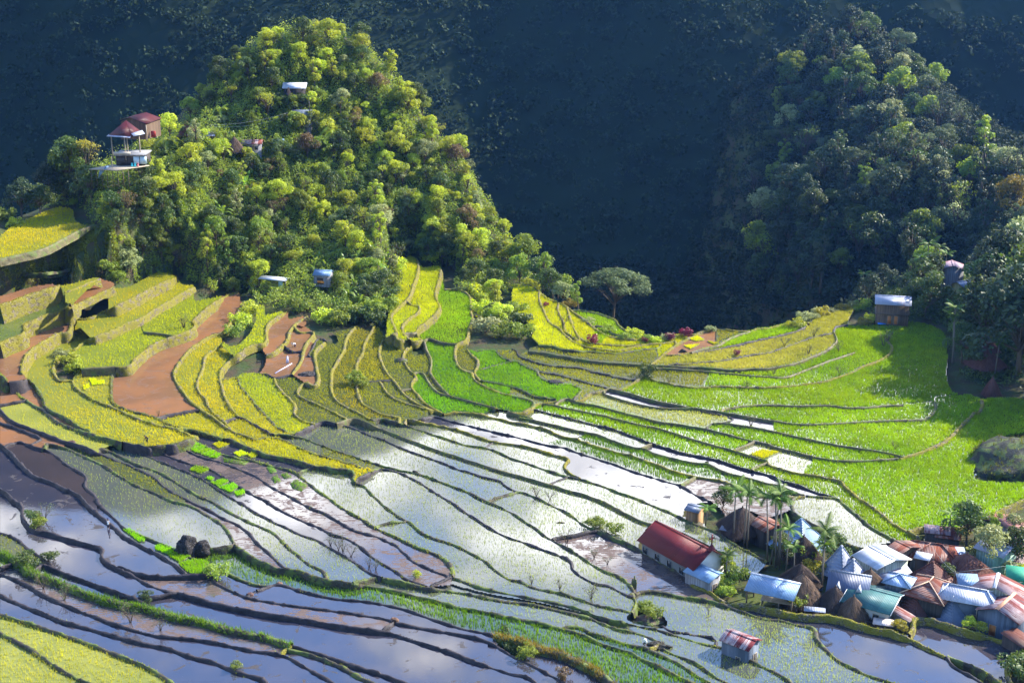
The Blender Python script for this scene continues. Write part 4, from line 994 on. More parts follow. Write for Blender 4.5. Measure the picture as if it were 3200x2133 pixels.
# keep the land below every paddy
PLAN = np.full((NY, NX), np.inf)
for i in PADDY:
    ys, xs = np.nonzero(LAB == i)
    X, Y = cells_xy(ys + .5, xs + .5, LEVEL[i])
    a, b = np.clip(((X - GX0) / GD + .5).astype(int), 0, NX - 1), np.clip(((Y - GY0) / GD + .5).astype(int), 0, NY - 1)
    np.minimum.at(PLAN, (b, a), LEVEL[i])
def dil(M):
    D = M.copy()
    for ax, sh in ((0, 1), (0, -1), (1, 1), (1, -1)): D = np.minimum(D, np.roll(M, sh, ax))
    return D
PL1 = dil(PLAN); PL2 = dil(PL1)
inside = np.isfinite(PL1)
TZ = np.where(np.isfinite(PL2), np.minimum(TZ, PL2 - .45), TZ)
TZ = np.where(np.isfinite(PLAN), np.minimum(TZ, PLAN - .8), TZ)
# beyond the saddle's rim the land falls away into the gorge
fin = np.isfinite(PLAN) & (gy < 410)
rim = np.where(fin, gy, 0).max(0)
rim = np.where((gx[0] > 0) & (gx[0] < 84), rim, 0); ok_ = rim > 0
rim = np.interp(gx[0], gx[0][ok_], rim[ok_])
wx = np.clip((gx - 6 + np.clip(gy - 372, 0, 80) * .75) / 14, 0, 1) * np.clip((100 - gx) / 26, 0, 1)
drop = -1.5 - 62 * np.clip((gy - rim[None] - 3) / 70, 0, 1) ** .8
TZ = np.where(gy > rim[None] + 3, TZ * (1 - wx) + np.minimum(TZ, drop) * wx, TZ)
TZ += np.where(inside, 0, (fnoise(gx * .09, gy * .09, 3, 4) - .5) * np.clip(np.abs(TZ - 1) * .15, .3, 3.0))
def T(x, y):
    fx, fy = np.clip((np.asarray(x, float) - GX0) / GD, 0, NX - 1.001), np.clip((np.asarray(y, float) - GY0) / GD, 0, NY - 1.001)
    i, j = fx.astype(int), fy.astype(int); u, v = fx - i, fy - j
    return (TZ[j, i] * (1 - u) + TZ[j, i + 1] * u) * (1 - v) + (TZ[j + 1, i] * (1 - u) + TZ[j + 1, i + 1] * u) * v
def hit(px_, py_, y0=130.0, y1=690.0):
    """where the sight line through a photo pixel meets the land"""
    dx, dy, dz = ray(px_, py_)
    Y = np.linspace(y0, y1, 1121)
    t = Y / dy
    z = CAMZ + dz * t
    below = z < T(dx * t, Y)
    if not below.any(): return None
    k = int(np.argmax(below))
    return float(dx * t[k]), float(Y[k]), float(T(dx * t[k], Y[k]))
V = np.stack([gx.ravel(), gy.ravel(), TZ.ravel()], 1)
a = (np.arange(NY - 1)[:, None] * NX + np.arange(NX - 1)[None]).ravel()
ground = mesh_np("ground", V, np.stack([a, a + 1, a + NX + 1, a + NX], 1), m_land("land"), smooth=True)
tag(ground, "earth and undergrowth of the hill, the spur and the village terrace", "ground", None, 'structure')
# the dark mountain wall across the valley
mx = np.linspace(-900, 1000, 190); ms = np.linspace(-.15, 1.5, 90)
MX, MS = np.meshgrid(mx, ms)
ridge = np.interp(mx, [-900, -330, -200, -80, 0, 120, 260, 420, 1000], [325, 318, 300, 262, 226, 192, 178, 180, 240])[None]
MYv = 575 - np.minimum(MX, 0) * .25 - np.maximum(MX, 0) * .06 + MS * 260 + 26 * np.sin(MX * .011 + 1.3) + (fnoise(MX * .008, MS * 2, 4, 3) - .5) * 55
up = np.clip(MS, -.2, 1); over = np.clip(MS - 1, 0, 1)
MZ = -78 + up * (ridge + 78) - over * 160
gul = fnoise(MX * .018, MS * 1.2 + MX * .003, 9, 4) - .5
MYv = MYv + gul * 30
MZ = MZ + (fnoise(MX * .03, MS * 9, 12, 4) - .5) * 8
a = (np.arange(89)[:, None] * 190 + np.arange(189)[None]).ravel()
def m_forest():
    t = NT("dark_forest"); p = t.coord()
    v = t.node("ShaderNodeTexVoronoi", {'Vector': p, 'Scale': .16}).outputs[0]
    n = t.noise(p, .05, 5)
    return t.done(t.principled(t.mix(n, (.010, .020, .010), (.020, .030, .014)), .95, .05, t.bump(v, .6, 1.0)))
fm = m_forest()
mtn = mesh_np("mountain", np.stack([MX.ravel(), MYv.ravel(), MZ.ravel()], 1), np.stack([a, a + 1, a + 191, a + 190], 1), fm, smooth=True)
tag(mtn, "dark forested mountain wall filling the background", "mountain", None, 'structure')
# unseen slope behind the camera, added to block sky light from there
hx, hs = np.linspace(-900, 900, 60), np.linspace(0, 1, 30)
HX, HS = np.meshgrid(hx, hs)
HY = -18 - HS * 330 + np.abs(HX) ** 1.25 * .018 + (fnoise(HX * .01, HS * 3, 21, 3) - .5) * 30
HZ = 92 - 40 * np.clip(1 - HS * 9, 0, 1) + HS ** .9 * 330 + (fnoise(HX * .02, HS * 8, 22, 3) - .5) * 14
a = (np.arange(29)[:, None] * 60 + np.arange(59)[None]).ravel()
tag(mesh_np("sky_blocker_hillside", np.stack([HX.ravel(), HY.ravel(), HZ.ravel()], 1), np.stack([a, a + 1, a + 61, a + 60], 1), fm, smooth=True), "unseen forested slope added behind the viewpoint to block sky light", "sky_blocker_hillside", None, 'structure')
# ------------------------------------------------------------------ plants
def leaf_quads(C, N, size, r, aspect=.55):
    """leaf-shaped faces at C facing N"""
    n = len(C)
    N = N / np.maximum(1e-6, np.linalg.norm(N, axis=1))[:, None]
    A = np.cross(N, r.normal(size=(n, 3))); A /= np.maximum(1e-6, np.linalg.norm(A, axis=1))[:, None]
    B = np.cross(N, A)
    s = np.broadcast_to(size, n)[:, None] * (.6 + .8 * r.random((n, 1)))
    V = np.stack([C - A * s * .55, C - B * s * aspect * .5 + A * s * .05, C + A * s * .55, C + B * s * aspect * .5 + A * s * .05], 1)
    return V.reshape(-1, 3)
def crown_mesh(lobes, n, size, r, shell=.55, flat=1.0, aspect=.6):
    """leaves spread through a set of lobes (x,y,z,radius): uneven outline, gaps between the clumps"""
    L = np.array(lobes)
    w = L[:, 3] ** 2; idx = r.choice(len(L), n, p=w / w.sum())
    D = r.normal(size=(n, 3)); D[:, 2] = D[:, 2] * .9 + .25; D /= np.linalg.norm(D, axis=1)[:, None]
    # small clumps: pull leaves towards a limited number of directions on each lobe
    cl = r.normal(size=(len(L), 9, 3)); cl[:, :, 2] = cl[:, :, 2] * .8 + .35; cl /= np.linalg.norm(cl, axis=2)[:, :, None]
    k = r.integers(0, 9, n)
    cd = cl[idx, k]
    D2 = D * .66 + cd * .60; D2 /= np.maximum(.3, np.linalg.norm(D2, axis=1))[:, None]
    rad = L[idx, 3] * (shell + (1.02 - shell) * r.random(n) ** .6)
    C = L[idx, :3] + D2 * rad[:, None] * np.array([1, 1, flat])
    Nn = D2 * .7 + r.normal(size=(n, 3)) * .55 + np.array([0, 0, .35])
    V = leaf_quads(C, Nn, size, r, aspect)
    ct = r.random((len(L), 9))
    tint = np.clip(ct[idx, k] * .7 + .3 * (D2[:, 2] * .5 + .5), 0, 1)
    return V, np.arange(len(V)).reshape(-1, 4), np.repeat(tint, 4)
def tree_proto(name, kind, H, R, leafm, barkm, seed, nleaf, lsize):
    r = np.random.default_rng(seed)
    root = empty(name, (0, 0, -500))
    tr = MB()
    th = H * {'broad': .45, 'tall': .6, 'bush': .18, 'umbrella': .55, 'bare': .4, 'round': .35}[kind]
    bend = r.normal(0, .05 * H, 2)
    top = Vector((bend[0], bend[1], th))
    tr.tube([(0, 0, -.6), (bend[0] * .3, bend[1] * .3, th * .5), top], [H * .024 + .04, H * .018 + .03, H * .014 + .02], 6)
    lobes = []
    nl = {'broad': 19, 'tall': 14, 'bush': 10, 'umbrella': 17, 'bare': 12, 'round': 17}[kind]
    for k in range(nl):
        a = k * 2.4 + r.random() * .8; u = (k + .5) / nl
        if kind == 'umbrella':
            rr = R * math.sqrt(u) * .92; z = H * (.95 - .25 * u * u) + r.normal(0, .03 * H); lr = R * .30
        elif kind == 'tall':
            rr = R * .62 * (.2 + r.random()); z = H * (.30 + .66 * u); lr = R * (.46 - .22 * u) * (.6 + .6 * r.random())
        elif kind == 'bush':
            rr = R * .75 * math.sqrt(u); z = H * (.2 + .55 * r.random()); lr = R * (.24 + .24 * r.random())
        elif kind == 'bare':
            rr = R * .75 * math.sqrt(u); z = H * (.55 + .42 * r.random()); lr = R * .36
        else:
            rr = R * .92 * math.sqrt(u) * (.6 + .55 * r.random()); z = H * (.97 - .68 * u * (.25 + r.random() * .9)) ; lr = R * (.20 + .26 * r.random())
        c = Vector((bend[0] + rr * math.cos(a), bend[1] + rr * math.sin(a), z))
        lobes.append((c.x, c.y, c.z, lr))
        b0 = Vector((bend[0] * .6, bend[1] * .6, th * (.55 + .4 * r.random())))
        m = (b0 + c) * .5 + Vector((0, 0, .05 * H))
        tr.tube([b0, m, c], [H * .010 + .02, H * .007 + .015, H * .003 + .01], 5)
        if kind in ('bare', 'umbrella'):
            for q in range(3):
                e = c + Vector(r.normal(0, lr * .6, 3)); tr.tube([m, (m + e) / 2 + Vector((0, 0, .1)), e], [.05, .035, .015], 4)
    tr.build("trunk", barkm, root, True)
    V, Q, t = crown_mesh(lobes, nleaf, lsize, r, .5 if kind != 'umbrella' else .3, .85 if kind != 'umbrella' else .42)
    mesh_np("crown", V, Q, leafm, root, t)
    return root
def frond(L, droop, rise, w, n, r):
    """one feathered palm frond along +X: a rib and two ranks of leaflets"""
    V, Q = [], []
    x = np.linspace(0, 1, n)
    px_ = L * (x - .12 * droop * x ** 2); pz = L * (rise * x - droop * x ** 2.1)
    for i in range(n - 1):
        for s in (-1, 1):
            wl = w * math.sin(math.pi * (.12 + .86 * x[i])) ** .6 * (.85 + .3 * r.random())
            p0 = np.array([px_[i], 0, pz[i]]); p1 = np.array([px_[i + 1], 0, pz[i + 1]])
            tip = np.array([px_[i] + wl * .75, s * wl * .85, pz[i] - wl * .42])
            V += [p0, p0 * -.1 + p1 * 1.1, tip]; Q.append([len(V) - 3, len(V) - 2, len(V) - 1])
    return np.array(V), np.array(Q)
def rotz(V, a):
    c, s = math.cos(a), math.sin(a)
    return np.stack([V[:, 0] * c - V[:, 1] * s, V[:, 0] * s + V[:, 1] * c, V[:, 2]], 1)
M_PALM = m_leaf("palm_leaf", (.035, .085, .010), (.09, .14, .014), .3, .55, .2)
M_FERN = m_leaf("fern_leaf", (.14, .22, .015), (.26, .30, .02), .45, .4, .5)
M_BANANA = m_leaf("banana_leaf", (.08, .17, .02), (.20, .27, .04), .45, .35, .55)
def palm_proto(name, H, L, nf, trunk_r, leafm, barkm, seed, droop=.55, w=.75):
    r = np.random.default_rng(seed); root = empty(name, (0, 0, -500))
    lean = r.normal(0, .02 * H, 2)
    tr = MB(); tr.tube([(0, 0, -.4), (lean[0] * .4, lean[1] * .4, H * .5), (lean[0], lean[1], H)], [trunk_r * 1.25, trunk_r, trunk_r * .85], 7)
    tr.build("trunk", barkm, root, True)
    VV, QQ, tt, k = [], [], [], 0
    for i in range(nf):
        V, Q = frond(L * (.8 + .4 * r.random()), droop * (.6 + .8 * r.random()), .9 * (1 - i / nf) + .1, w, 15, r)
        V = rotz(V, i * 2.4 + r.random() * .5) + np.array([lean[0], lean[1], H])
        VV.append(V); QQ.append(Q + k); k += len(V); tt.append(np.full(len(V), r.random()))
    mesh_np("fronds", np.vstack(VV), np.vstack(QQ), leafm, root, np.concatenate(tt))
    return root
def banana_proto(name, H, seed, nl=9):
    r = np.random.default_rng(seed); root = empty(name, (0, 0, -500))
    st = MB(); st.tube([(0, 0, -.3), (.05, 0, H * .3), (.02, .03, H * .6)], [.16, .13, .08], 7); st.build("stem", M_FERN, root, True)
    VV, QQ, tt, k = [], [], [], 0
    for i in range(nl):
        L = H * (.6 + .3 * r.random()); up = 1.3 - 1.0 * i / nl; n = 8
        x = np.linspace(0, 1, n); hx = L * x * (.55 + .3 * i / nl); hz = H * .5 + L * (up * x - (.55 + .5 * i / nl) * x ** 2.2)
        wd = .34 * np.sin(np.pi * np.clip(x * .93 + .06, 0, 1)) ** .7
        V = np.concatenate([np.stack([hx, -wd, hz - wd * .25], 1), np.stack([hx, 0 * x, hz], 1), np.stack([hx, wd, hz - wd * .25], 1)])
        Q = []
        for j in range(n - 1):
            if r.random() > .12: Q += [[j, j + 1, n + j + 1, n + j]]
            if r.random() > .12: Q += [[n + j, n + j + 1, 2 * n + j + 1, 2 * n + j]]
        V = rotz(V, i * 2.4 + r.random())
        VV.append(V); QQ.append(np.array(Q) + k); k += len(V); tt.append(np.full(len(V), r.random()))
    mesh_np("leaves", np.vstack(VV), np.vstack(QQ), M_BANANA, root, np.concatenate(tt))
    return root
LEAF = {
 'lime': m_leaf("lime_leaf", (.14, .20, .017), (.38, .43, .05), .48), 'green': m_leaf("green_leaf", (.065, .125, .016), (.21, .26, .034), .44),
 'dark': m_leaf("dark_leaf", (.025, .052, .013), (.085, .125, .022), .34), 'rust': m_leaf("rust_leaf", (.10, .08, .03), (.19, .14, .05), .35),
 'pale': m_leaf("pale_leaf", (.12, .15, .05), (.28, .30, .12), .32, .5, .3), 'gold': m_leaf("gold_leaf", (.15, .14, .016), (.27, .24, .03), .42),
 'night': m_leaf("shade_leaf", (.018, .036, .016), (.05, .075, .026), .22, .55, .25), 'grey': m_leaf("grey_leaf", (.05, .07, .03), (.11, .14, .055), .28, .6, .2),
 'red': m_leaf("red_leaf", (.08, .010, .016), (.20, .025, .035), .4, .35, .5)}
PRO = {}
def proto(kind, col, v):
    key = (kind, col, v)
    if key not in PRO:
        H, R, n, ls = {'broad': (7.5, 3.5, 2500, .38), 'tall': (9.5, 2.6, 2000, .36), 'bush': (2.6, 2.1, 950, .30), 'round': (6.0, 3.1, 2200, .36), 'bare': (7.5, 2.8, 520, .30), 'umbrella': (13.5, 9.6, 6500, .55)}[kind]
        nm = {'broad': "broadleaf_tree", 'tall': "slender_tree", 'bush': "shrub", 'round': "round_tree", 'bare': "sparse_tree", 'umbrella': "umbrella_tree"}[kind]
        PRO[key] = [tree_proto(nm, kind, H, R, LEAF[col], M_TWIG if kind == 'bare' else M_BARK, 100 + v * 7 + len(PRO), n, ls), False]
    return PRO[key]
def place(pr, x, y, z, s, rz, label, cat, group):
    root = pr[0]
    if pr[1]: root = copy_tree(root)
    pr[1] = True
    root.location = (x, y, z); root.rotation_euler = (0, 0, rz); root.scale = (s, s, s * (.9 + .25 * random.random()))
    for k in ('label', 'category', 'group'):
        if k in root: del root[k]
    tag(root, label, cat, group)
    return root
COLW = {'lime': "lime green", 'green': "mid green", 'dark': "dark green", 'rust': "rust brown", 'pale': "pale silvery green", 'gold': "golden yellow", 'night': "shadowed dark", 'grey': "grey-green", 'red': "red"}
SHAPE = {'broad': "broad tree", 'tall': "slender tree", 'bush': "leafy shrub", 'round': "round tree", 'bare': "thin twiggy tree"}
def inpoly(P, x, y):
    c, j = False, len(P) - 1
    for i in range(len(P)):
        if (P[i][1] > y) != (P[j][1] > y) and x < (P[j][0] - P[i][0]) * (y - P[i][1]) / (P[j][1] - P[i][1]) + P[i][0]: c = not c
        j = i
    return c
def scatter(poly, gap, n_max, pick, zone, group, smin=.7, smax=1.25, avoid=(), y0=130, jitter=None):
    xs, ys = [p[0] for p in poly], [p[1] for p in poly]
    done, tries = [], 0
    while len(done) < n_max and tries < n_max * 60:
        tries += 1
        x, y = random.uniform(min(xs), max(xs)), random.uniform(min(ys), max(ys))
        if not inpoly(poly, x, y) or any((x - a) ** 2 + (y - b) ** 2 < gap * gap for a, b in done): continue
        if any((x - a) ** 2 + ((y - b) * 1.0) ** 2 < r_ * r_ for a, b, r_ in avoid): continue
        h = hit(x, y, y0)
        if h is None or h[1] > 688: continue
        done.append((x, y))
        kind, col = pick(x, y)
        place(proto(kind, col, random.randrange(2)), h[0], h[1], h[2] - .2, random.uniform(smin, smax), random.uniform(0, 6.28), f"{COLW[col]} {SHAPE[kind]} {zone(x, y)}", "shrub" if kind == 'bush' else "tree", group)
    return done
HILL = [(30, 640), (90, 560), (160, 520), (330, 460), (470, 450), (570, 400), (600, 330), (730, 190), (850, 95), (1000, 70), (1100, 130), (1220, 230), (1300, 320), (1390, 430), (1480, 550), (1560, 660), (1650, 780), (1760, 910), (1690, 925), (1600, 890), (1560, 1020),
        (1500, 990), (1430, 960), (1420, 850), (1250, 815), (1190, 960), (1080, 1010), (960, 1010), (880, 990), (760, 950), (680, 900), (600, 880), (520, 850), (370, 820), (340, 700), (270, 660), (150, 650)]
# houses on the hill keep their view: no tree stands in front of them
KEEP = [(905, 300, 40), (340, 560, 85), (400, 480, 60), (300, 620, 40), (905, 330, 48), (930, 385, 45), (640, 430, 50), (760, 470, 70), (870, 460, 40), (850, 950, 75), (990, 940, 80), (760, 520, 45), (910, 270, 40), (800, 455, 40)]
def hzone(x, y):
    if y < 230: return "on the summit of the cone-shaped hill" if x < 1080 else "just right of the hill's summit"
    if x > 1450: return "at the hill's foot beside the saddle fields" if y > 700 else "on the hill's right edge against the dark valley"
    if x > 1180: return "high on the sunny right flank of the hill" if y < 470 else "halfway down the sunny right flank" if y < 680 else "low on the right flank above the emerald column"
    if x < 360: return "on the shaded shoulder left of the maroon-roofed house" if y < 560 else "below the maroon-roofed house's deck"
    if y < 400: return "around the white-roofed house near the summit"
    if y < 560: return "between the hill hamlet's roofs and the hill's crest"
    if x < 640: return "in the thicket under the maroon-roofed house" if y < 720 else "just above the upper yellow terraces"
    if y < 720: return "in the middle of the hill's front slope"
    return "above the two open huts" if x < 1010 else "among the banana plants at the hill's foot"
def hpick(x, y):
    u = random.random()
    sunny = min(1, max(0, (x - 500) / 800)) * .7 + min(1, max(0, (700 - y) / 600)) * .25  # sunlight put into leaf colour: brighter lime picked towards the sunlit side
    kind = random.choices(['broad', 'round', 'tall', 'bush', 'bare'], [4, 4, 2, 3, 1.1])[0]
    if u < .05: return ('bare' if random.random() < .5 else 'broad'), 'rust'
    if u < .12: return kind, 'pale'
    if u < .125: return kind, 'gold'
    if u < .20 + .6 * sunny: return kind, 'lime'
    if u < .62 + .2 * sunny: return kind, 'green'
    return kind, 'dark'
random.seed(21)
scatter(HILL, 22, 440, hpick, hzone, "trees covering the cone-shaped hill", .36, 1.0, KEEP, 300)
# the dark ridge on the right, only its outermost crowns catch the sun
SPUR = [(2440, 170), (2560, 150), (2720, 110), (2840, 210), (2930, 330), (3020, 450), (3110, 540), (3195, 600), (3195, 760), (2900, 800), (2700, 880), (2560, 930), (2350, 960), (2300, 850), (2330, 700), (2390, 520), (2420, 330)]
def szone(x, y):
    if y < 300: return "at the top of the dark ridge"
    if x > 2950 and y < 700: return "on the ridge's right crest against the haze"
    if y < 560: return "high on the dark ridge's left flank"
    if y < 760: return "on the dark ridge's lower flank"
    return "in the valley edge behind the silver-roofed house"
scatter(SPUR, 36, 170, lambda x, y: (random.choice(['broad', 'round', 'tall', 'broad', 'bare']), random.choices(['night', 'dark', 'grey', 'green', 'pale'], [4, 3, 2, 1.5, .6])[0]), szone, "trees on the dark ridge", 1.15, 2.1, (), 330)
BANK = [(2700, 960), (2760, 900), (2900, 830), (3050, 760), (3195, 700), (3195, 1180), (3120, 1190), (3020, 1180), (2980, 1090), (2960, 1010), (2850, 985)]
def bzone(x, y):
    if y < 840: return "behind the two tin-roofed houses on the right bank"
    if x < 2900: return "beside the silver-roofed house"
    if y < 1000: return "below the patched tin roofs on the right bank"
    return "around the shaded thatched huts at the right edge"
scatter(BANK, 36, 62, lambda x, y: (random.choice(['broad', 'round', 'tall', 'broad', 'bush']), random.choices(['night', 'dark', 'green', 'pale'], [4, 3, 1.5, .7])[0]), bzone, "trees on the shaded right bank", .8, 1.5,
        [(2985, 960, 75), (2960, 900, 60), (3050, 930, 50), (2790, 985, 75), (2980, 850, 75), (3010, 900, 60), (3040, 925, 40), (3080, 1090, 85), (3110, 1120, 80), (3190, 1080, 30)], 270)
for x, y, cl, s in ((878, 338, 'dark', .8), (906, 346, 'green', .7), (930, 338, 'dark', .75), (895, 356, 'dark', .8), (920, 360, 'green', .8), (945, 352, 'dark', .8), (870, 352, 'green', .7), (915, 412, 'green', .8), (945, 420, 'lime', .85), (972, 408, 'dark', .8), (890, 405, 'dark', .7), (640, 446, 'lime', .6), (680, 452, 'green', .6), (800, 480, 'rust', .6), (850, 476, 'green', .55), (880, 478, 'green', .6), (770, 505, 'lime', .7)):
    h = hit(x, y, 300)
    if h: place(proto('round', cl, 1), h[0], h[1], h[2] - .4, s, x, f"{COLW[cl]} round tree right in front of the hill hamlet's houses", "tree", "trees in front of the hill hamlet")
for i_, (x, y, cl, s) in enumerate(((1590, 850, 'lime', 1.1), (1625, 875, 'green', 1.2), (1660, 895, 'lime', 1.1), (1695, 905, 'green', 1.1), (1730, 915, 'dark', 1.0), (1760, 930, 'pale', .9), (1785, 945, 'gold', .7), (1810, 955, 'green', .8), (1640, 850, 'green', 1.3), (1700, 880, 'dark', 1.3), (1745, 900, 'green', 1.2), (1570, 830, 'lime', 1.2))):
    X, Y = at_z(x, y + 14, 0.0)
    place(proto(('broad', 'round', 'bush', 'tall')[i_ % 4], cl, 0), float(X), float(Y) + 3, -1.2, s * (1.6 if i_ % 4 == 2 else 1), x, f"{COLW[cl]} {SHAPE[('broad', 'round', 'bush', 'tall')[i_ % 4]]} in the lit belt behind the yellow saddle fields", "tree", "trees behind the saddle fields")
for x, y, kd, cl, s in ((60, 650, 'broad', 'night', 1.2), (100, 625, 'broad', 'dark', 1.4), (140, 600, 'round', 'dark', 1.5), (175, 585, 'tall', 'gold', 1.2), (205, 570, 'broad', 'green', 1.4), (235, 545, 'broad', 'dark', 1.5), (265, 530, 'bare', 'gold', 1.3), (20, 690, 'bush', 'green', 1.6), (45, 680, 'bush', 'lime', 1.2), (120, 650, 'broad', 'dark', 1.2), (165, 640, 'broad', 'night', 1.3), (210, 640, 'round', 'dark', 1.3), (250, 640, 'broad', 'night', 1.2), (290, 650, 'broad', 'dark', 1.2), (320, 470, 'bare', 'pale', 1.5)):
    h = hit(x, y, 315) or hit(x + 8, y + 30, 315)
    if h: place(proto(kd, cl, 0), h[0], h[1], h[2] - .4, s, x, f"{COLW[cl]} {SHAPE[kd]} on the shaded shoulder behind the high paddy", "shrub" if kd == 'bush' else "tree", "trees behind the high paddy")
# tall trees at the right edge that throw the long shadows over the lime field
for x, y, s, kd, cl, lb in ((3130, 985, 2.4, 'broad', 'night', "tallest dark tree at the right edge above the thatched huts"), (3150, 1010, 2.2, 'broad', 'dark', "big dark tree whose shadow lies on the lime field"),
        (3190, 900, 2.3, 'round', 'pale', "big pale tree high at the right edge"), (2895, 960, 1.1, 'tall', 'dark', "slim dark tree right of the silver-roofed house"), (3060, 1040, 1.9, 'broad', 'night', "shadowed tree left of the thatched huts"),
        (3195, 1170, 2.0, 'broad', 'dark', "dark tree at the right edge below the thatched huts"), (2880, 920, 1.7, 'round', 'dark', "rounded dark tree just behind the silver-roofed house"),
        (3120, 930, 2.0, 'round', 'night', "wide dark crown in the middle of the right bank"), (3170, 700, 1.9, 'broad', 'gold', "tree with golden crown at the right edge"), (2960, 700, 2.0, 'bare', 'pale', "pale-leaved tree standing clear above the right bank")):
    h = hit(x, y, 260)
    place(proto(kd, cl, 1), h[0], h[1], h[2] - .2, s, random.uniform(0, 6), lb, "tree", "tall trees on the right bank")
for i_, (x, y, s) in enumerate(((107, 284, 3.0), (113, 296, 3.3), (119, 277, 3.4), (115, 266, 3.0), (123, 290, 3.4), (129, 306, 3.3), (121, 257, 2.8), (104, 300, 2.4), (128, 270, 3.4), (110, 310, 2.8))):
    place(proto(('broad', 'round')[i_ % 2], ('night', 'dark')[i_ % 2], i_ % 2), x, y, float(T(x, y)) - .3, s, i_, "very tall dark tree at the right edge shading the lime field", "tree", "very tall trees shading the lime field")
h = hit(1905, 985, 330) or (24, 372, -3)
Yu = 380.0; Xu, Zu = at_y(1915, 1010, Yu)
place(proto('umbrella', 'grey', 0), float(Xu), Yu, float(Zu), 1.0, .4, "wide flat-crowned umbrella tree on the saddle's rim", "tree", None)
# bushes along terrace rims
random.seed(4)
RIM = [("umbrella tree", 'd', [(1840, 1000), (1900, 1030), (1960, 1050), (2010, 1060), (2050, 1062), (1980, 1040), (2080, 1050)], "under the umbrella tree"),
       ("", '', [(2480, 1015), (2510, 990), (2540, 985), (2570, 975), (2600, 965), (2630, 958), (2660, 948), (2555, 965), (2690, 955), (2720, 985), (2700, 1000)], "on the rim left of the silver-roofed house")]
for _, _, pts, zn in RIM:
    for x, y in pts:
        z = 1.0; X, Y = at_z(x, y + 12, z)
        c = random.choice(['green', 'pale', 'lime', 'gold'])
        place(proto('bush', c, random.randrange(2)), float(X), float(Y), z - .6, random.uniform(.8, 1.3), random.uniform(0, 6), f"{COLW[c]} leafy shrub {zn}", "shrub", "shrubs along the terrace rims")
# undergrowth that nobody could count: leaves over the whole hill and the banks
def ground_leaves(name, poly, n, size, mat_, lift, label, y0, seed, spread=1.4, free=False):
    r = np.random.default_rng(seed)
    P = np.array(poly); x0, y0_, x1, y1 = P[:, 0].min(), P[:, 1].min(), P[:, 0].max(), P[:, 1].max()
    # sample in plan over the footprint of the polygon
    S = []
    for gxp in np.arange(x0, x1, 9.0):
        for gyp in np.arange(y0_, y1, 9.0):
            if inpoly(poly, gxp, gyp):
                h = hit(gxp, gyp, y0)
                if h and h[1] < 688: S.append(h)
    S = np.array(S)
    idx = r.integers(0, len(S), n)
    X = S[idx, 0] + r.normal(0, spread, n); Y = S[idx, 1] + r.normal(0, spread * 1.6, n)
    j = np.clip(((Y - GY0) / GD + .5).astype(int), 0, NY - 1); i = np.clip(((X - GX0) / GD + .5).astype(int), 0, NX - 1)
    ok = ~np.isfinite(PL1[j, i]) | free; X, Y = X[ok], Y[ok]
    bump = fnoise(X * .35, Y * .35, seed, 3)
    C = np.stack([X, Y, T(X, Y) + lift * np.clip(bump * 1.8 - .45, .05, 1.3) * (.35 + .65 * r.random(len(X)))], 1)
    V = leaf_quads(C, r.normal(size=(len(C), 3)) * .7 + np.array([0, -.35, .8]), size, r, .6)
    tn = np.repeat(np.clip(fnoise(X * .2, Y * .2, seed + 3, 3) * 1.4 - .2, 0, 1), 4)
    o = mesh_np(name, V, np.arange(len(V)).reshape(-1, 4), mat_, None, tn)
    return tag(o, label, "undergrowth", None, 'stuff')
ground_leaves("undergrowth", HILL + [], 230000, .42, m_leaf("undergrowth_leaf", (.05, .105, .014), (.28, .33, .04), .44), 4.6, "tangled undergrowth covering the cone-shaped hill", 300, 31)
ground_leaves("undergrowth", [(0, 812), (90, 792), (200, 745), (280, 700), (350, 700), (380, 800), (330, 845), (200, 845), (0, 850)], 26000, .34, m_leaf("creeper_leaf", (.07, .10, .012), (.22, .22, .02), .42), .9, "creepers on the bank under the high paddy", 280, 33, .5, True)
ground_leaves("undergrowth", SPUR, 60000, .8, LEAF['night'], 4.5, "dark canopy between the trees of the ridge", 330, 35)
ground_leaves("undergrowth", BANK, 32000, .5, m_leaf("bank_leaf", (.03, .055, .014), (.10, .13, .02), .35), 2.2, "undergrowth of the shaded right bank", 270, 37)
# distant forest on the mountain wall: one mass
def mountain_forest():
    r = np.random.default_rng(77); n = 9500
    u, v = r.random(n) * .72 + .14, r.random(n) ** 1.1 * .36
    fx, fy = u * 189, v * 89
    i, j = fx.astype(int), fy.astype(int)
    A = np.stack([MX[j, i], MYv[j, i], MZ[j, i]], 1) + (np.stack([MX[j, i + 1], MYv[j, i + 1], MZ[j, i + 1]], 1) - np.stack([MX[j, i], MYv[j, i], MZ[j, i]], 1)) * (fx - i)[:, None]
    A += (np.stack([MX[j + 1, i], MYv[j + 1, i], MZ[j + 1, i]], 1) - np.stack([MX[j, i], MYv[j, i], MZ[j, i]], 1)) * (fy - j)[:, None]
    rad = 2.2 + 2.8 * r.random(n); k = 26
    D = r.normal(size=(n, k, 3)); D[:, :, 2] += .5; D /= np.linalg.norm(D, axis=2)[:, :, None]
    C = A[:, None] + np.array([0, -1.5, 2.5]) + D * rad[:, None, None] * np.array([1, 1, .9])
    C = C.reshape(-1, 3); N = D.reshape(-1, 3) + r.normal(size=(n * k, 3)) * .5
    V = leaf_quads(C, N, 1.5, r, .7)
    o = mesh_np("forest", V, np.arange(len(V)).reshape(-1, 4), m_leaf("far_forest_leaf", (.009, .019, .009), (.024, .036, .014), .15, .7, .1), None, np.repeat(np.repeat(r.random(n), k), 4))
    tag(o, "distant forest canopy on the dark mountain", "forest", None, 'stuff')
mountain_forest()
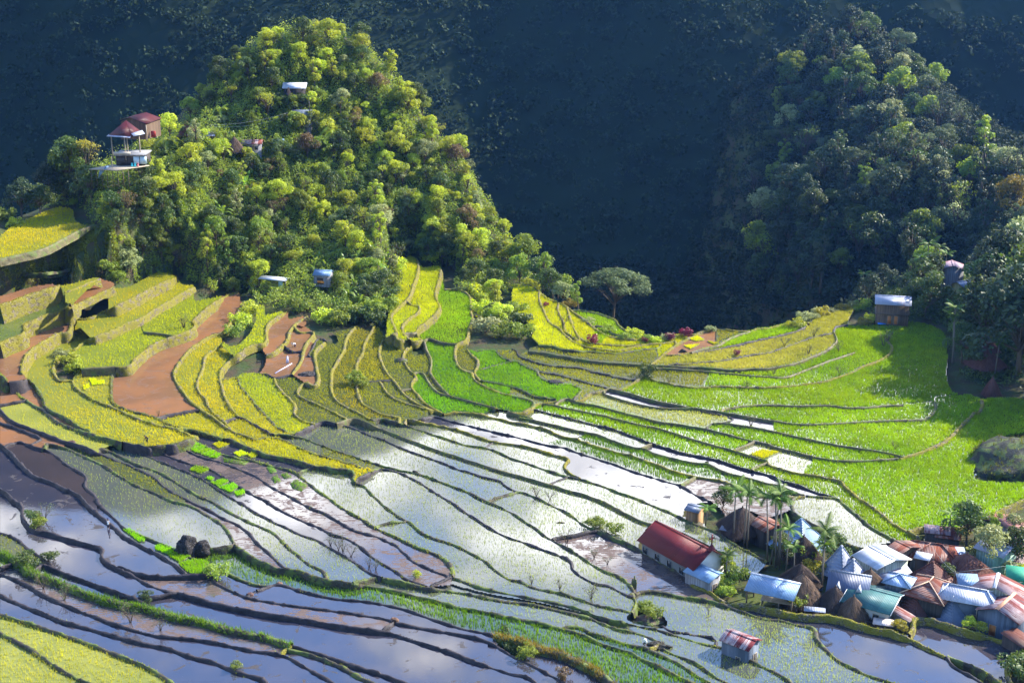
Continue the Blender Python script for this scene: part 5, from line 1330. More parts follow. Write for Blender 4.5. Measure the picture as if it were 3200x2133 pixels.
def slope_forest():
    r = np.random.default_rng(78)
    X, Y = r.uniform(-60, 330, 26000), r.uniform(365, 690, 26000)
    Z = T(X, Y); j = np.clip(((Y - GY0) / GD + .5).astype(int), 0, NY - 1); i = np.clip(((X - GX0) / GD + .5).astype(int), 0, NX - 1)
    u, v = to_px(X, Y, Z)
    ok = ~np.isfinite(PL2[j, i]) & (u > 1500) & (u < 3320) & (v > -60) & (v < 1060) & ((Z < -7) | (Y > 445) | (X > 170))
    X, Y, Z = X[ok][:4200], Y[ok][:4200], Z[ok][:4200]; n = len(X); k = 60
    rad = 2.4 + 2.6 * r.random(n)
    D = r.normal(size=(n, k, 3)); D[:, :, 2] += .5; D /= np.linalg.norm(D, axis=2)[:, :, None]
    C = (np.stack([X, Y, Z + rad * .6], 1)[:, None] + D * rad[:, None, None] * (.6 + .4 * r.random((n, k, 1)))).reshape(-1, 3)
    V = leaf_quads(C, D.reshape(-1, 3) + r.normal(size=(n * k, 3)) * .6, 1.15, r, .7)
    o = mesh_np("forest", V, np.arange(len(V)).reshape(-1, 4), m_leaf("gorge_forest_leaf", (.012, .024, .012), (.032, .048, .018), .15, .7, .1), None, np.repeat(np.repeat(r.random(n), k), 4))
    tag(o, "forest canopy in the gorge behind the saddle", "forest", None, 'stuff')
slope_forest()
# banana plants at the hill's foot
random.seed(8)
BAN = [banana_proto("banana_plant", 4.2, 5), banana_proto("banana_plant", 3.4, 9)]
BANS = [[b, False] for b in BAN]
for x, y in ((1050, 800), (1080, 850), (1120, 830), (1150, 870), (1190, 860), (1105, 905), (1145, 925), (1060, 900), (1215, 835), (1165, 800), (1330, 750), (1370, 720), (1350, 780), (1400, 770), (1130, 960), (1090, 955), (1160, 985), (1110, 1010), (1060, 880), (980, 860), (700, 700), (740, 790), (1020, 850), (1240, 800), (790, 560), (770, 600), (850, 610), (1305, 780), (1000, 820), (1180, 910)):
    h = hit(x, y, 300)
    if h:
        zn = "at the edge of the yellow strips" if x > 1240 else "in the grove behind the blue-roofed hut" if y > 770 and x > 950 else "among the trees below the hill hamlet"
        place(BANS[random.randrange(2)], h[0], h[1], h[2], random.uniform(.8, 1.25), random.uniform(0, 6), f"banana plant with torn glossy leaves {zn}", "banana plant", "banana plants on the hill")
# palms
PALMS = [[palm_proto("areca_palm", 11.5, 2.5, 9, .13, M_PALM, M_BARKP, 3), False], [palm_proto("areca_palm", 9.0, 2.4, 9, .12, M_PALM, M_BARKP, 4), False], [palm_proto("areca_palm", 6.0, 2.2, 9, .11, M_PALM, M_BARKP, 6), False]]
FERNS = [[palm_proto("tree_fern", 3.2, 4.2, 12, .22, M_FERN, M_BARK, 12, .75, 1.0), False]]
def palm(top, base, zb, label, group, pr=None):
    X, Y = at_z(base[0], base[1], zb)
    X, Y = float(X), float(Y)
    # height so that the crown's heart appears at TOP
    a, b, c = ray(*top); H = CAMZ + c * (Y / b) - zb
    k = pr or (0 if H > 10 else 1 if H > 7 else 2)
    p = PALMS[k]; base_h = (11.5, 9.0, 6.0)[k]
    o = place(p, X, Y, zb, 1.0, random.uniform(0, 6), label, "palm", group)
    s = max(.5, H / base_h); o.scale = (min(1.15, max(.8, s)), min(1.15, max(.8, s)), s)
V_G = "areca palms in the village"
for t_, b_, lb in (((2297, 1530), (2292, 1690), "slender palm left of the large thatched hut"), ((2322, 1535), (2325, 1700), "palm standing just right of the hut's thatch tip"), ((2345, 1548), (2335, 1705), "shorter palm leaning by the large thatched hut"),
        ((2392, 1555), (2398, 1750), "leftmost palm of the tall clump"), ((2412, 1548), (2410, 1755), "palm in the middle of the tall clump"), ((2432, 1555), (2424, 1765), "bushy palm in the tall clump"), ((2452, 1545), (2436, 1770), "tallest palm of the tall clump"),
        ((2462, 1570), (2430, 1760), "palm on the right side of the tall clump"), ((2460, 1650), (2456, 1790), "thin palm in front of the blue pyramid roof"), ((2560, 1655), (2568, 1835), "palm right of the blue pyramid roof with two crowns' height"),
        ((2572, 1700), (2566, 1838), "lower palm beside the dark leafy tree"), ((2270, 1735), (2268, 1812), "palm at the church's white gable"), ((2490, 1705), (2480, 1800), "young palm in front of the dark thatch"),
        ((2200, 1590), (2205, 1640), "leafy low palm beside the small blue-roofed shed"), ((2968, 1614), (2968, 1652), "small lone palm at the lime field's lower edge"), ((3030, 1612), (3034, 1660), "thick-crowned palm above the patched shack")):
    palm(t_, b_, .5, lb, V_G)
R_G = "areca palms on the shaded right bank"
for t_, b_, z, lb in (((2990, 962), (2978, 1130), 1.0, "tall sunlit palm standing in the shaded field"), ((2985, 985), (2976, 1128), 1.0, "second crown beside the tall sunlit palm"), ((3160, 985), (3163, 1060), 3.0, "sunlit palm near the right edge"), ((3115, 1065), (3110, 1160), 1.5, "palm rising in front of the shaded thatched huts"),
        ((2895, 760), (2893, 880), 4.0, "tallest palm behind the silver-roofed house"), ((2930, 770), (2925, 880), 4.0, "palm right of the tallest one behind the silver-roofed house"), ((2865, 800), (2860, 930), 3.0, "palm leaning left behind the silver-roofed house"), ((2690, 855), (2692, 920), -1.0, "lone palm left of the silver-roofed house"), ((2950, 790), (2952, 870), 4.0, "short palm beside the patched tin roofs")):
    palm(t_, b_, z, lb, R_G)
for x, y, s, lb in ((523, 480, 1.0, "big tree fern right of the maroon-roofed house"), (1035, 455, 1.15, "biggest tree fern below the hilltop houses"), (700, 495, .75, "small tree fern beside the long white roof"), (690, 370, .7, "tree fern on the hill's left crest")):
    h = hit(x, y, 300); place(FERNS[0], h[0], h[1], h[2], s, random.uniform(0, 6), lb, "tree fern", "tree ferns on the hill")
h = hit(968, 330, 300); palm((968, 303), (968, 345), h[2], "thin palm right of the white-roofed hilltop house", None)
# ------------------------------------------------------------------ houses (local X along the ridge, local -Y towards the camera)
GREYW = m_wall("grey_boards", (.20, .20, .21)); BLUEW = m_wall("slate_blue_sheets", (.085, .105, .14), .35); WHITEW = m_plain("whitewash", (.74, .73, .70), .8, .2, .06); BROWNW = m_wall("brown_boards", (.13, .085, .055))
PALEW = m_wall("pale_green_boards", (.36, .40, .34)); DARKW = m_wall("dark_boards", (.05, .042, .038)); YELLW = m_wall("yellow_boards", (.38, .33, .14)); GREENW = m_plain("green_paint", (.02, .22, .12), .6)
GLASS = m_plain("dark_glass", (.02, .022, .025), .15, .5, .1); ORANGE = m_plain("orange_wood", (.45, .16, .04), .7); REDP = m_plain("red_paint", (.30, .03, .025), .6); POSTM = m_bark("post_wood", (.16, .12, .085)); PALEP = m_bark("pale_wood", (.38, .32, .24))
R_WHITE = m_metal("white_roof", (.52, .54, .58), .12, (.30, .2, .16), .35); R_RED = m_metal("dark_red_roof", (.115, .009, .011), .05, (.10, .02, .02), .45); R_TEAL = m_metal("teal_roof", (.04, .125, .125), .05, (.1, .12, .1), .4); R_BLUE = m_metal("light_blue_roof", (.17, .27, .40), .12, (.3, .3, .3), .35)
R_RUST = m_metal("rust_roof", (.26, .16, .13), .8, (.15, .04, .022), .6); R_RUST2 = m_metal("half_rust_roof", (.34, .24, .24), .7, (.15, .04, .03)); R_GREY = m_metal("grey_roof", (.15, .18, .24), .2, (.2, .15, .14), .4); R_SILVER = m_metal("silver_roof", (.30, .33, .41), .35, (.26, .20, .24), .3); R_DRUST = m_metal("dark_rust_roof", (.14, .055, .04), .6, (.10, .03, .02), .6); R_MAROON = m_metal("maroon_roof", (.070, .010, .011), .25, (.14, .03, .03), .42)
THATCH = m_thatch("thatch", (.10, .066, .045)); THATCHD = m_thatch("dark_thatch", (.050, .036, .030)); THATCHR = m_thatch("reddish_thatch", (.11, .05, .038))
WHITEP = m_plain("white_trim", (.78, .77, .74), .6, .3, .05); BLUEP = m_plain("blue_tarp", (.03, .20, .62), .5, .4, .15)
def ptz(s, z):
    p = path(s)[0]; X, Y = at_z(p[0], p[1], z); return Vector((float(X), float(Y), z))
def opening(root, name, side, u, z, w, h, ext, mat_, frame=None, kid=None):
    """a window or door lying on a wall: side in -y +y -x +x, u along the wall"""
    a, b = ext
    f = MB(); t = .05
    def bx(m, u0, u1, z0, z1, d0, d1):
        if side[1] == 'y':
            s = -1 if side[0] == '-' else 1; y = s * b
            m.box(u0, min(y + s * d0, y + s * d1), z0, u1, max(y + s * d0, y + s * d1), z1)
        else:
            s = -1 if side[0] == '-' else 1; x = s * a
            m.box(min(x + s * d0, x + s * d1), u0, z0, max(x + s * d0, x + s * d1), u1, z1)
    p = MB(); bx(p, u - w / 2, u + w / 2, z, z + h, .01, .04)
    o = p.build(name, mat_, root)
    if frame:
        for u0, u1, z0, z1 in ((u - w / 2 - .08, u - w / 2, z - .08, z + h + .08), (u + w / 2, u + w / 2 + .08, z - .08, z + h + .08), (u - w / 2, u + w / 2, z + h, z + h + .08), (u - w / 2, u + w / 2, z - .08, z)): bx(f, u0, u1, z0, z1, .012, .07)
        f.build("frame", frame, o)
    return o
def gable(name, r1, r2, zr, hw, dh, roofm, wallm, label, cat, group=None, eave=.45, base=None, windows=(), doors=(), hw2=None, dh2=None, posts=False, cap=None, wall=True, gablem=None, trim=None, th=.07):
    """house under a two-sided roof; r1, r2: the ridge's ends as seen on the photo, at height zr; hw/dh towards the camera, hw2/dh2 away from it"""
    A, B = ptz(r1, zr), ptz(r2, zr)
    if A.x > B.x: A, B = B, A
    c = (A + B) / 2; L = (B - A).length; rz = math.atan2(B.y - A.y, B.x - A.x)
    g = base if base is not None else float(T(c.x, c.y))
    root = empty(name, (c.x, c.y, g), rz)
    tag(root, label, cat, group)
    h = zr - g; hw2 = hw2 if hw2 is not None else hw; dh2 = dh2 if dh2 is not None else dh * hw2 / hw
    rf = MB()
    rf.slab([(-L / 2, -hw, h - dh), (L / 2, -hw, h - dh), (L / 2, 0, h), (-L / 2, 0, h)], th)
    rf.slab([(L / 2, hw2, h - dh2), (-L / 2, hw2, h - dh2), (-L / 2, 0, h), (L / 2, 0, h)], th)
    ro = rf.build("roof", roofm, root)
    cp = MB(); cp.slab([(-L / 2 - .02, -.28, h - dh * .28 / hw + .03), (L / 2 + .02, -.28, h - dh * .28 / hw + .03), (L / 2 + .02, 0, h + .035), (-L / 2 - .02, 0, h + .035)], .03); cp.slab([(L / 2 + .02, .28, h - dh2 * .28 / hw2 + .03), (-L / 2 - .02, .28, h - dh2 * .28 / hw2 + .03), (-L / 2 - .02, 0, h + .035), (L / 2 + .02, 0, h + .035)], .03)
    cp.build("ridge_cap", cap or roofm, ro)
    a, b, b2 = L / 2 - eave, hw - eave, hw2 - eave
    if trim:
        m = MB()
        for s in (-1, 1):
            x0, x1 = (L / 2 - .02, L / 2 + .03) if s > 0 else (-L / 2 - .03, -L / 2 + .02)
            for y, d in ((-hw, dh), (hw2, dh2)):
                m.add([(x0, y, h - d - .15), (x1, y, h - d - .15), (x1, y, h - d + .02), (x0, y, h - d + .02), (x0, 0, h - .15), (x1, 0, h - .15), (x1, 0, h + .02), (x0, 0, h + .02)], [(0, 1, 2, 3), (4, 7, 6, 5), (0, 4, 5, 1), (1, 5, 6, 2), (2, 6, 7, 3), (3, 7, 4, 0)])
        m.build("barge_board", trim, ro)
    if wall:
        zf, zb, zt = h - dh * b / hw - th - .05, h - dh2 * b2 / hw2 - th - .05, h - th - .06
        w = MB()
        w.add([(-a, -b, -.5), (a, -b, -.5), (a, b2, -.5), (-a, b2, -.5), (-a, -b, zf), (a, -b, zf), (a, b2, zb), (-a, b2, zb), (-a, 0, zt), (a, 0, zt)],
              [(0, 1, 5, 4), (2, 3, 7, 6), (1, 2, 6, 9, 5), (3, 0, 4, 8, 7), (4, 5, 9, 8), (6, 7, 8, 9)])
        w.build("wall", wallm, root)
        for wd in windows: opening(root, "window", *wd[:5], (a, b if wd[0] != '+y' else b2), wd[5] if len(wd) > 5 else GLASS, wd[6] if len(wd) > 6 else PALEP)
        for wd in doors: opening(root, "door", *wd[:5], (a, b if wd[0] != '+y' else b2), wd[5], PALEP)
    if posts:
        for x in (-a, a):
            for y, zt in ((-b, h - dh * b / hw - th - .06), (b2, h - dh2 * b2 / hw2 - th - .06)):
                p = MB(); p.box(x - .09, y - .09, -.5, x + .09, y + .09, zt); p.build("post", POSTM, root)
    root['dim'] = (a, b, h)
    return root
def mono(name, c, zr, w, d, slope, rz, roofm, wallm, label, cat, group=None, base=None, wall=True, posts=False, th=.06):
    """lean-to: c = middle of its roof on the photo at height zr, w along X, d along Y, lower edge towards -Y"""
    C = ptz(c, zr); g = base if base is not None else float(T(C.x, C.y)); h = zr - g
    root = tag(empty(name, (C.x, C.y, g), rz), label, cat, group)
    rf = MB(); k = slope * d / 2
    rf.slab([(-w / 2, -d / 2, h - k), (w / 2, -d / 2, h - k), (w / 2, d / 2, h + k), (-w / 2, d / 2, h + k)], th); rf.build("roof", roofm, root)
    if wall:
        m = MB(); a, b = w / 2 - .25, d / 2 - .25; s = slope * b
        m.add([(-a, -b, -.4), (a, -b, -.4), (a, b, -.4), (-a, b, -.4), (-a, -b, h - s - th - .03), (a, -b, h - s - th - .03), (a, b, h + s - th - .03), (-a, b, h + s - th - .03)], [(0, 1, 5, 4), (1, 2, 6, 5), (2, 3, 7, 6), (3, 0, 4, 7), (4, 5, 6, 7)])
        m.build("wall", wallm, root)
    if posts:
        for x in (-w / 2 + .15, w / 2 - .15):
            for y in (-d / 2 + .15, d / 2 - .15):
                p = MB(); p.box(x - .06, y - .06, -.4, x + .06, y + .06, h + slope * y - th - .03); p.build("post", POSTM, root)
    return root
def hiproof(name, c, zr, rl, a, b, dh, rz, roofm, wallm, label, cat, group=None, base=None, cap=None, windows=(), doors=(), wall=True, posts=False, ins=.5):
    """house under a hipped roof; c = middle of the ridge on the photo at zr, rl ridge length along X, a b half sizes at the eaves"""
    C = ptz(c, zr); g = base if base is not None else float(T(C.x, C.y)); h = zr - g
    root = tag(empty(name, (C.x, C.y, g), rz), label, cat, group)
    e = [(-a, -b, h - dh), (a, -b, h - dh), (a, b, h - dh), (-a, b, h - dh)]; r1, r2 = (-rl / 2, 0, h), (rl / 2, 0, h)
    rf = MB()
    if rl > .05: rf.slab([e[0], e[1], r2, r1], .06); rf.slab([e[2], e[3], r1, r2], .06)
    else: rf.slab([e[0], e[1], r1], .06); rf.slab([e[2], e[3], r1], .06)
    rf.slab([e[1], e[2], r2], .06); rf.slab([e[3], e[0], r1], .06)
    ro = rf.build("roof", roofm, root)
    cp = MB()
    up = lambda p: (p[0], p[1], p[2] + .05)
    for p, q in ((e[0], r1), (e[3], r1), (e[1], r2), (e[2], r2)) + (((r1, r2),) if rl > .05 else ()): cp.tube([up(p), up(q)], .09, 6)
    cp.build("ridge_cap", cap or roofm, ro)
    if wall:
        m = MB(); m.box(-a + ins, -b + ins, -.5, a - ins, b - ins, h - dh - .02 + ins * dh / b * .6); m.build("wall", wallm, root)
        for wd in windows: opening(root, "window", *wd[:5], (a - ins, b - ins), wd[5] if len(wd) > 5 else GLASS, PALEP)
        for wd in doors: opening(root, "door", *wd[:5], (a - ins, b - ins), wd[5], PALEP)
    if posts:
        for x in (-a + ins, a - ins):
            for y in (-b + ins, b - ins):
                p = MB(); p.box(x - .08, y - .08, -.5, x + .08, y + .08, h - dh - .02); p.build("post", POSTM, root)
    return root
def native(name, apex, zr, a, eave, rz, roofm, label, cat, group=None, base=None, thatch=True, flare=.82, body=True, cap=None):
    """traditional hut on posts: a tall pyramid roof whose thatch hangs low"""
    C = ptz(apex, zr); g = base if base is not None else float(T(C.x, C.y)); h = zr - g
    root = tag(empty(name, (C.x, C.y, g), rz), label, cat, group)
    r = np.random.default_rng(int(abs(C.x * 31 + C.y * 7)))
    nl, ns = 9, 28 if thatch else 4
    V, Q = [], []
    def prof(t): return a * (t ** flare if thatch else t ** 1.12), h - (h - eave) * t
    for i in range(nl + 1):
        t = .02 + .98 * i / nl; R, z = prof(t)
        for k in range(ns):
            an = 2 * math.pi * (k + (.5 if not thatch else 0)) / ns
            if thatch:
                sq = 1 / max(abs(math.cos(an)), abs(math.sin(an))); f = 1 + (sq - 1) * .55
                V.append((R * f * math.cos(an) * (1 + r.normal(0, .012)), R * f * math.sin(an) * (1 + r.normal(0, .012)), z + r.normal(0, .03)))
            else: V.append((R * 1.414 * math.cos(an), R * 1.414 * math.sin(an), z))
    for i in range(nl):
        for k in range(ns): Q.append((i * ns + k, (i + 1) * ns + k, (i + 1) * ns + (k + 1) % ns, i * ns + (k + 1) % ns))
    V, Q = np.array(V), np.array(Q)
    Fs = [Q]
    if thatch:                                                         # loose straw over the roof and a ragged hem
        n = 2200; t = np.sqrt(r.random(n)) * 1.0; an = r.random(n) * 2 * np.pi
        R = a * t ** flare; z = h - (h - eave) * t
        f = 1 + (1 / np.maximum(np.abs(np.cos(an)), np.abs(np.sin(an))) - 1) * .55
        ca, sa = np.cos(an), np.sin(an)
        sl = math.atan2(h - eave, a); ln = .45 + .5 * r.random(n)
        p0 = np.stack([R * f * ca, R * f * sa, z + .03], 1)
        dn = np.stack([ca * math.cos(sl), sa * math.cos(sl), np.full(n, -math.sin(sl))], 1) + r.normal(0, .10, (n, 3)); up = np.stack([ca * .12, sa * .12, np.full(n, .10)], 1)
        sd = np.stack([-sa, ca, 0 * sa], 1) * .05
        W = np.stack([p0 - sd, p0 + sd, p0 + dn * ln[:, None] + up * r.random((n, 1))], 1).reshape(-1, 3)
        Fs.append(np.arange(len(W)).reshape(-1, 3) + len(V)); V = np.vstack([V, W])
    ro = mesh_np("roof", V, Fs, roofm, root)
    k = MB()
    if cap: k.tube([(0, 0, h - .45), (0, 0, h + .05), (0, 0, h + .55)], [.3, .2, .02], 8); k.build("roof_cap", cap, ro)
    elif not thatch:
        for i in range(4):
            an = math.pi / 2 * (i + .5); k.tube([(1.42 * math.cos(an) * prof(t_)[0], 1.42 * math.sin(an) * prof(t_)[0], prof(t_)[1] + .04) for t_ in (.03, .3, .6, 1.0)], .07, 5)
        k.build("ridge_cap", roofm, ro)
    else: k.tube([(0, 0, h - .3), (.03, 0, h + .12), (.05, .02, h + .3)], [.16, .12, .04], 7); k.build("roof_tip", roofm, ro)
    if body:
        w = MB(); b = a * .62; w.box(-b, -b, max(.5, eave * .55), b, b, eave + (h - eave) * .30); w.build("wall", DARKW, root)
        for x in (-1, 1):
            for y in (-1, 1):
                p = MB(); p.tube([(x * b * .85, y * b * .85, -.5), (x * b * .85, y * b * .85, max(.5, eave * .55))], .13, 7); p.build("post", POSTM, root)
    return root
VH, VT = "tin-roofed houses of the village", "traditional huts of the village"
# the church
ch = gable("church", "J 1320,70", "J 1838,345", 5.1, 3.75, 2.45, R_RED, m_plain("shaded_church_blocks", (.15, .15, .15), .85, .2, .2), "white church with a long dark red roof and a cross on its gable", "church", None, .6,  # grey block side walls darkened further, their shade put into the colour
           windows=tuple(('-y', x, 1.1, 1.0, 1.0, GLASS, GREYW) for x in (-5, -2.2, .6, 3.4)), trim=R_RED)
a_, b_, h_ = ch['dim']
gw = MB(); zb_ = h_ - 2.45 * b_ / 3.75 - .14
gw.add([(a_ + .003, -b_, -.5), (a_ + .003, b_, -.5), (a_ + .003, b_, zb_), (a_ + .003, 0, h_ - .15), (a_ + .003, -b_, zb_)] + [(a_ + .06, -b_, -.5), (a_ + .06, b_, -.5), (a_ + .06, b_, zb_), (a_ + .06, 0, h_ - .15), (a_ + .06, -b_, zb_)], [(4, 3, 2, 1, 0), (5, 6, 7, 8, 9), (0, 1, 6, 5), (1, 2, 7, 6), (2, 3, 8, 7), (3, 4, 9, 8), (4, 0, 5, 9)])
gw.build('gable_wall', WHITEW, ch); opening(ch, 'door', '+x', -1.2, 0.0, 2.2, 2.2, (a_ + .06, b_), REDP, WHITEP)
cr = MB(); cr.box(a_ + .35, -.45, h_ - .2, a_ + .65, .45, h_ + .35); cr.add([(a_ + .1, -.55, h_), (a_ + .9, -.55, h_), (a_ + .9, .55, h_), (a_ + .1, .55, h_), (a_ + .5, 0, h_ + 1.1)], [(0, 1, 4), (1, 2, 4), (2, 3, 4), (3, 0, 4)])
cr.box(a_ + .43, -.08, h_ + .9, a_ + .57, .08, h_ + 2.5); cr.box(a_ + .43, -.5, h_ + 1.75, a_ + .57, -.08, h_ + 1.9); cr.box(a_ + .43, .08, h_ + 1.75, a_ + .57, .5, h_ + 1.9)
cr.build("cross", R_RED, ch)
gable("annex", "J 1672,452", "J 1915,560", 3.2, 2.5, .75, R_BLUE, GREYW, "small annex with a light blue roof leaning beside the church's gable", "shed", VH, .3, hw2=.7, doors=(('+x', -.8, 0, 1.0, 1.9, DARKW),))
gable("shelter", "S 2349,1788", "S 2503,1821", 3.9, 3.4, 1.25, R_BLUE, GREYW, "open-sided shelter with a big light blue roof on wooden posts", "shelter", VH, .35, hw2=.9, wall=False, posts=True, cap=R_WHITE)
bench = MB()
for i in range(7): bench.box(-2.6, -1.5 + i * .38, .62, 2.6, -1.2 + i * .38, .68)
for x in (-2.4, 0, 2.4): bench.box(x - .06, -1.5, -.3, x + .06, 1.1, .60)
pr_ = ptz("K 110,830", .5); bo = bench.build("plank_floor", PALEP); bo.location = (pr_.x, pr_.y, .55); bo.rotation_euler = (0, 0, -.35)
tag(bo, "raised floor of bare planks under the open shelter", "platform")
gable("rice_hut", "J 1972,1068", "J 2250,1172", 3.7, 2.0, .85, m_metal("red_white_roof", (.42, .34, .35), .8, (.13, .014, .02), .4), BLUEW, "lone hut with a flaking red roof standing among the paddies", "hut", None, .35, hw2=1.6, doors=(('+x', .3, .1, .8, 1.7, DARKW),), windows=(('-y', 0.6, 1.0, .6, .6),))
gable("shed", "G 1618,800", "G 1752,832", 3.2, 1.6, .5, R_GREY, m_wall("orange_brown_boards", (.26, .15, .07)), "small shed with a blue-grey tin roof at the grove's corner", "shed", VH, .25, hw2=1.3)
mono("lean_to", "G 2015,1030", 1.9, 3.4, 1.9, .12, -.45, R_GREY, DARKW, "low lean-to with pale tin in front of the large thatched hut", "shed", VH)
gable("tin_house", "G 2265,915", "K 80,120", 3.6, 2.2, .7, R_RUST, DARKW, "little rusty roof behind the palm clump", "house", VH, .3)
native("thatched_hut", "G 2118,836", 4.9, 3.6, 1.6, .35, THATCHD, "large dark thatched hut behind the bare-trunked palms", "hut", VT, cap=None)
native("pyramid_house", "K 310,48", 5.6, 3.7, 1.3, .70, R_BLUE, "pyramid-roofed house clad in pale blue tin", "house", VT, thatch=False)
native("thatched_hut", "K 330,215", 4.8, 2.7, 1.4, .5, THATCHD, "dark thatched hut just in front of the blue pyramid roof", "hut", VT)
native("thatched_hut", "K 305,470", 4.0, 2.8, 1.0, .3, THATCHD, "low dark thatched hut behind the open shelter", "hut", VT)
native("thatched_hut", "K 322,562", 4.7, 3.1, .9, .25, THATCH, "sunlit brown thatched hut beside the open shelter", "hut", VT)
native("thatched_hut", "K 620,682", 3.7, 2.5, .8, .35, THATCHD, "black shadowed thatched hut left of the teal house", "hut", VT)
native("thatched_hut", "K 790,768", 3.5, 2.4, .7, .3, THATCH, "frontmost thatched hut below the teal roof", "hut", VT)
native("thatched_hut", "K 942,522", 4.4, 2.3, 2.0, .4, THATCH, "slim brown thatch between the slate-blue roof and the white-roofed house", "hut", VT)
native("thatched_hut", "K 1832,378", 4.5, 4.0, 1.4, .5, THATCHR, "broad reddish thatched hut in the middle of the right cluster", "hut", VT)
native("pyramid_house", "K 1524,445", 4.6, 3.0, 1.5, .62, R_DRUST, "pyramid roof of dark rusted sheets behind the rusty hip roof", "house", VT, thatch=False)
native("pyramid_house", "K 1366,700", 3.7, 2.4, .9, .6, R_DRUST, "rust-red tent-shaped house right of the teal gable", "house", VT, thatch=False)
native("pyramid_house", "K 1704,760", 3.8, 2.5, .8, .55, R_GREY, "grey tin pyramid hut under the power pole", "house", VT, thatch=False)
native("pyramid_house", "K 678,296", 5.4, 2.5, 1.0, .75, R_SILVER, "tall white tin pyramid left of the white-roofed house", "house", VT, thatch=False)
native("pyramid_house", "K 790,420", 4.8, 2.1, 1.6, .65, R_SILVER, "silver tin pyramid behind the slate-blue roof", "house", VT, thatch=False)
sl = gable("tin_house", "K 565,517", "K 955,580", 4.8, 3.0, 2.8, m_metal("slate_blue_roof", (.075, .10, .17), .12, (.1, .1, .12), .4), BLUEW, "steep slate-blue roof with two small white dormers", "house", VH, .3, hw2=2.2, cap=R_GREY)
for x in (-1.4, 1.6):
    d_ = MB(); h_ = sl['dim'][2]
    d_.slab([(x - .5, -2.4, h_ - 2.0), (x, -2.4, h_ - 1.1), (x, -1.0, h_ - 1.1), (x - .5, -1.0, h_ - 2.0)], .05); d_.slab([(x + .5, -2.4, h_ - 2.0), (x, -2.4, h_ - 1.1), (x, -1.0, h_ - 1.1), (x + .5, -1.0, h_ - 2.0)], .05)
    d_.add([(x - .45, -2.3, h_ - 2.1), (x + .45, -2.3, h_ - 2.1), (x, -2.3, h_ - 1.2)], [(0, 1, 2)]); d_.build("dormer", R_WHITE, sl)
gable("tin_house", "K 762,645", "K 1222,770", 3.4, 4.1, 1.15, R_TEAL, m_plain("pale_plaster", (.34, .35, .35), .8, .2, .2), "long house with a teal corrugated roof and a pale gable", "house", VH, .55, windows=(('+x', -1.6, 1.6, .7, 1.0, DARKW), ('+x', 1.4, 1.9, .6, .9, DARKW), ('-y', 1.5, .9, .8, .9), ('-y', -1.6, .9, .8, .9)), doors=(('+x', -.2, 0, .9, 2.0, GREYW),), cap=R_TEAL, trim=WHITEP)
wh = gable("tin_house", "K 932,306", "K 1166,435", 4.5, 3.5, .75, R_WHITE, PALEW, "house with a bright white roof and laundry hung under its gable awning", "house", VH, .4, windows=(('-y', -1.8, 1.5, .6, .8, ORANGE), ('-y', .9, 1.6, .7, .9)), doors=(('+x', 1.2, .2, .9, 1.9, DARKW),), trim=WHITEP)
aw = MB(); A_, B_, H_ = wh['dim']; aw.slab([(A_ + 1.5, -B_, H_ - 2.7), (A_ + 1.5, B_, H_ - 2.7), (A_ - .02, B_, H_ - 1.9), (A_ - .02, -B_, H_ - 1.9)], .05); aw.build("awning", R_SILVER, wh)
lau = [tag(empty("laundry_line", wh.matrix_basis @ Vector((A_ + 1.35, 0, 0))), "washing in many colours hung under the white-roofed house's awning", "laundry")][0]
lau.rotation_euler = wh.rotation_euler
ln = MB(); ln.tube([(0, -2.6, H_ - 2.95), (0, 0, H_ - 3.05), (0, 2.6, H_ - 2.95)], .015, 4); ln.build("line", DARKW, lau)
for i, c in enumerate(((.02, .25, .5), (.6, .1, .3), (.7, .7, .7), (.05, .05, .1), (.05, .35, .2), (.65, .15, .35), (.2, .1, .4), (.7, .6, .2))):
    g = MB(); y = -2.3 + i * .58; g.box(-.02, y, H_ - 3.9 + .1 * (i % 3), .02, y + .42, H_ - 3.06); g.build("garment", m_plain(f"cloth_{i}", c, .9, .1, .1), lau)
gable("tin_house", "K 1180,255", "K 1318,322", 4.3, 3.0, .8, R_RUST, BROWNW, "rusty-roofed house tucked behind the white roof", "house", VH, .4)
mono("lean_to", "K 1425,400", 3.6, 2.4, 1.8, .2, -.5, R_WHITE, DARKW, "small white lean-to between the white and the rusty roofs", "shed", VH)
hiproof("tin_house", "K 1550,290", 4.4, 1.6, 3.9, 3.2, 1.5, -.35, R_RUST, BLUEW, "house with a rusty hip roof next to the green strip", "house", VH, windows=(('-y', -.8, 1.5, .8, .9),))
mono("lean_to", "K 1715,360", 3.3, 3.2, 2.4, .2, -.1, m_plain("blue_grey_tarp", (.20, .25, .36), .5), DARKW, "lean-to under a blue-grey tarpaulin beside the rusty hip roof", "shed", VH, wall=False, posts=True)
hiproof("gazebo", "K 1212,565", 4.7, .0, 2.1, 1.9, 1.05, -.5, m_metal("pale_blue_hip", (.33, .42, .56), .05, (.4, .3, .3), .35), GREYW, "little pale blue hipped roof right of the teal house", "house", VH, cap=R_BLUE)
hiproof("tin_house", "K 1500,615", 4.6, 1.8, 3.6, 3.3, 1.7, .95, R_RUST, DARKW, "house with a square rusty hip roof and pale ridge tiles", "house", VH, cap=m_plain("pale_ridge", (.55, .36, .24), .6))
mono("lean_to", "K 1838,615", 4.2, 3.1, 2.6, .22, -.1, R_BLUE, GREYW, "flat pale blue roof behind the power pole", "shed", VH)
gable("tin_house", "K 2120,552", "K 2080,690", 5.0, 4.3, 1.5, R_RUST2, PALEW, "wide house with a half-rusted roof and white ridge at the right edge", "house", VH, .5, cap=R_WHITE, hw2=3.2, windows=(('-x', 0, 1.2, .8, .9),))
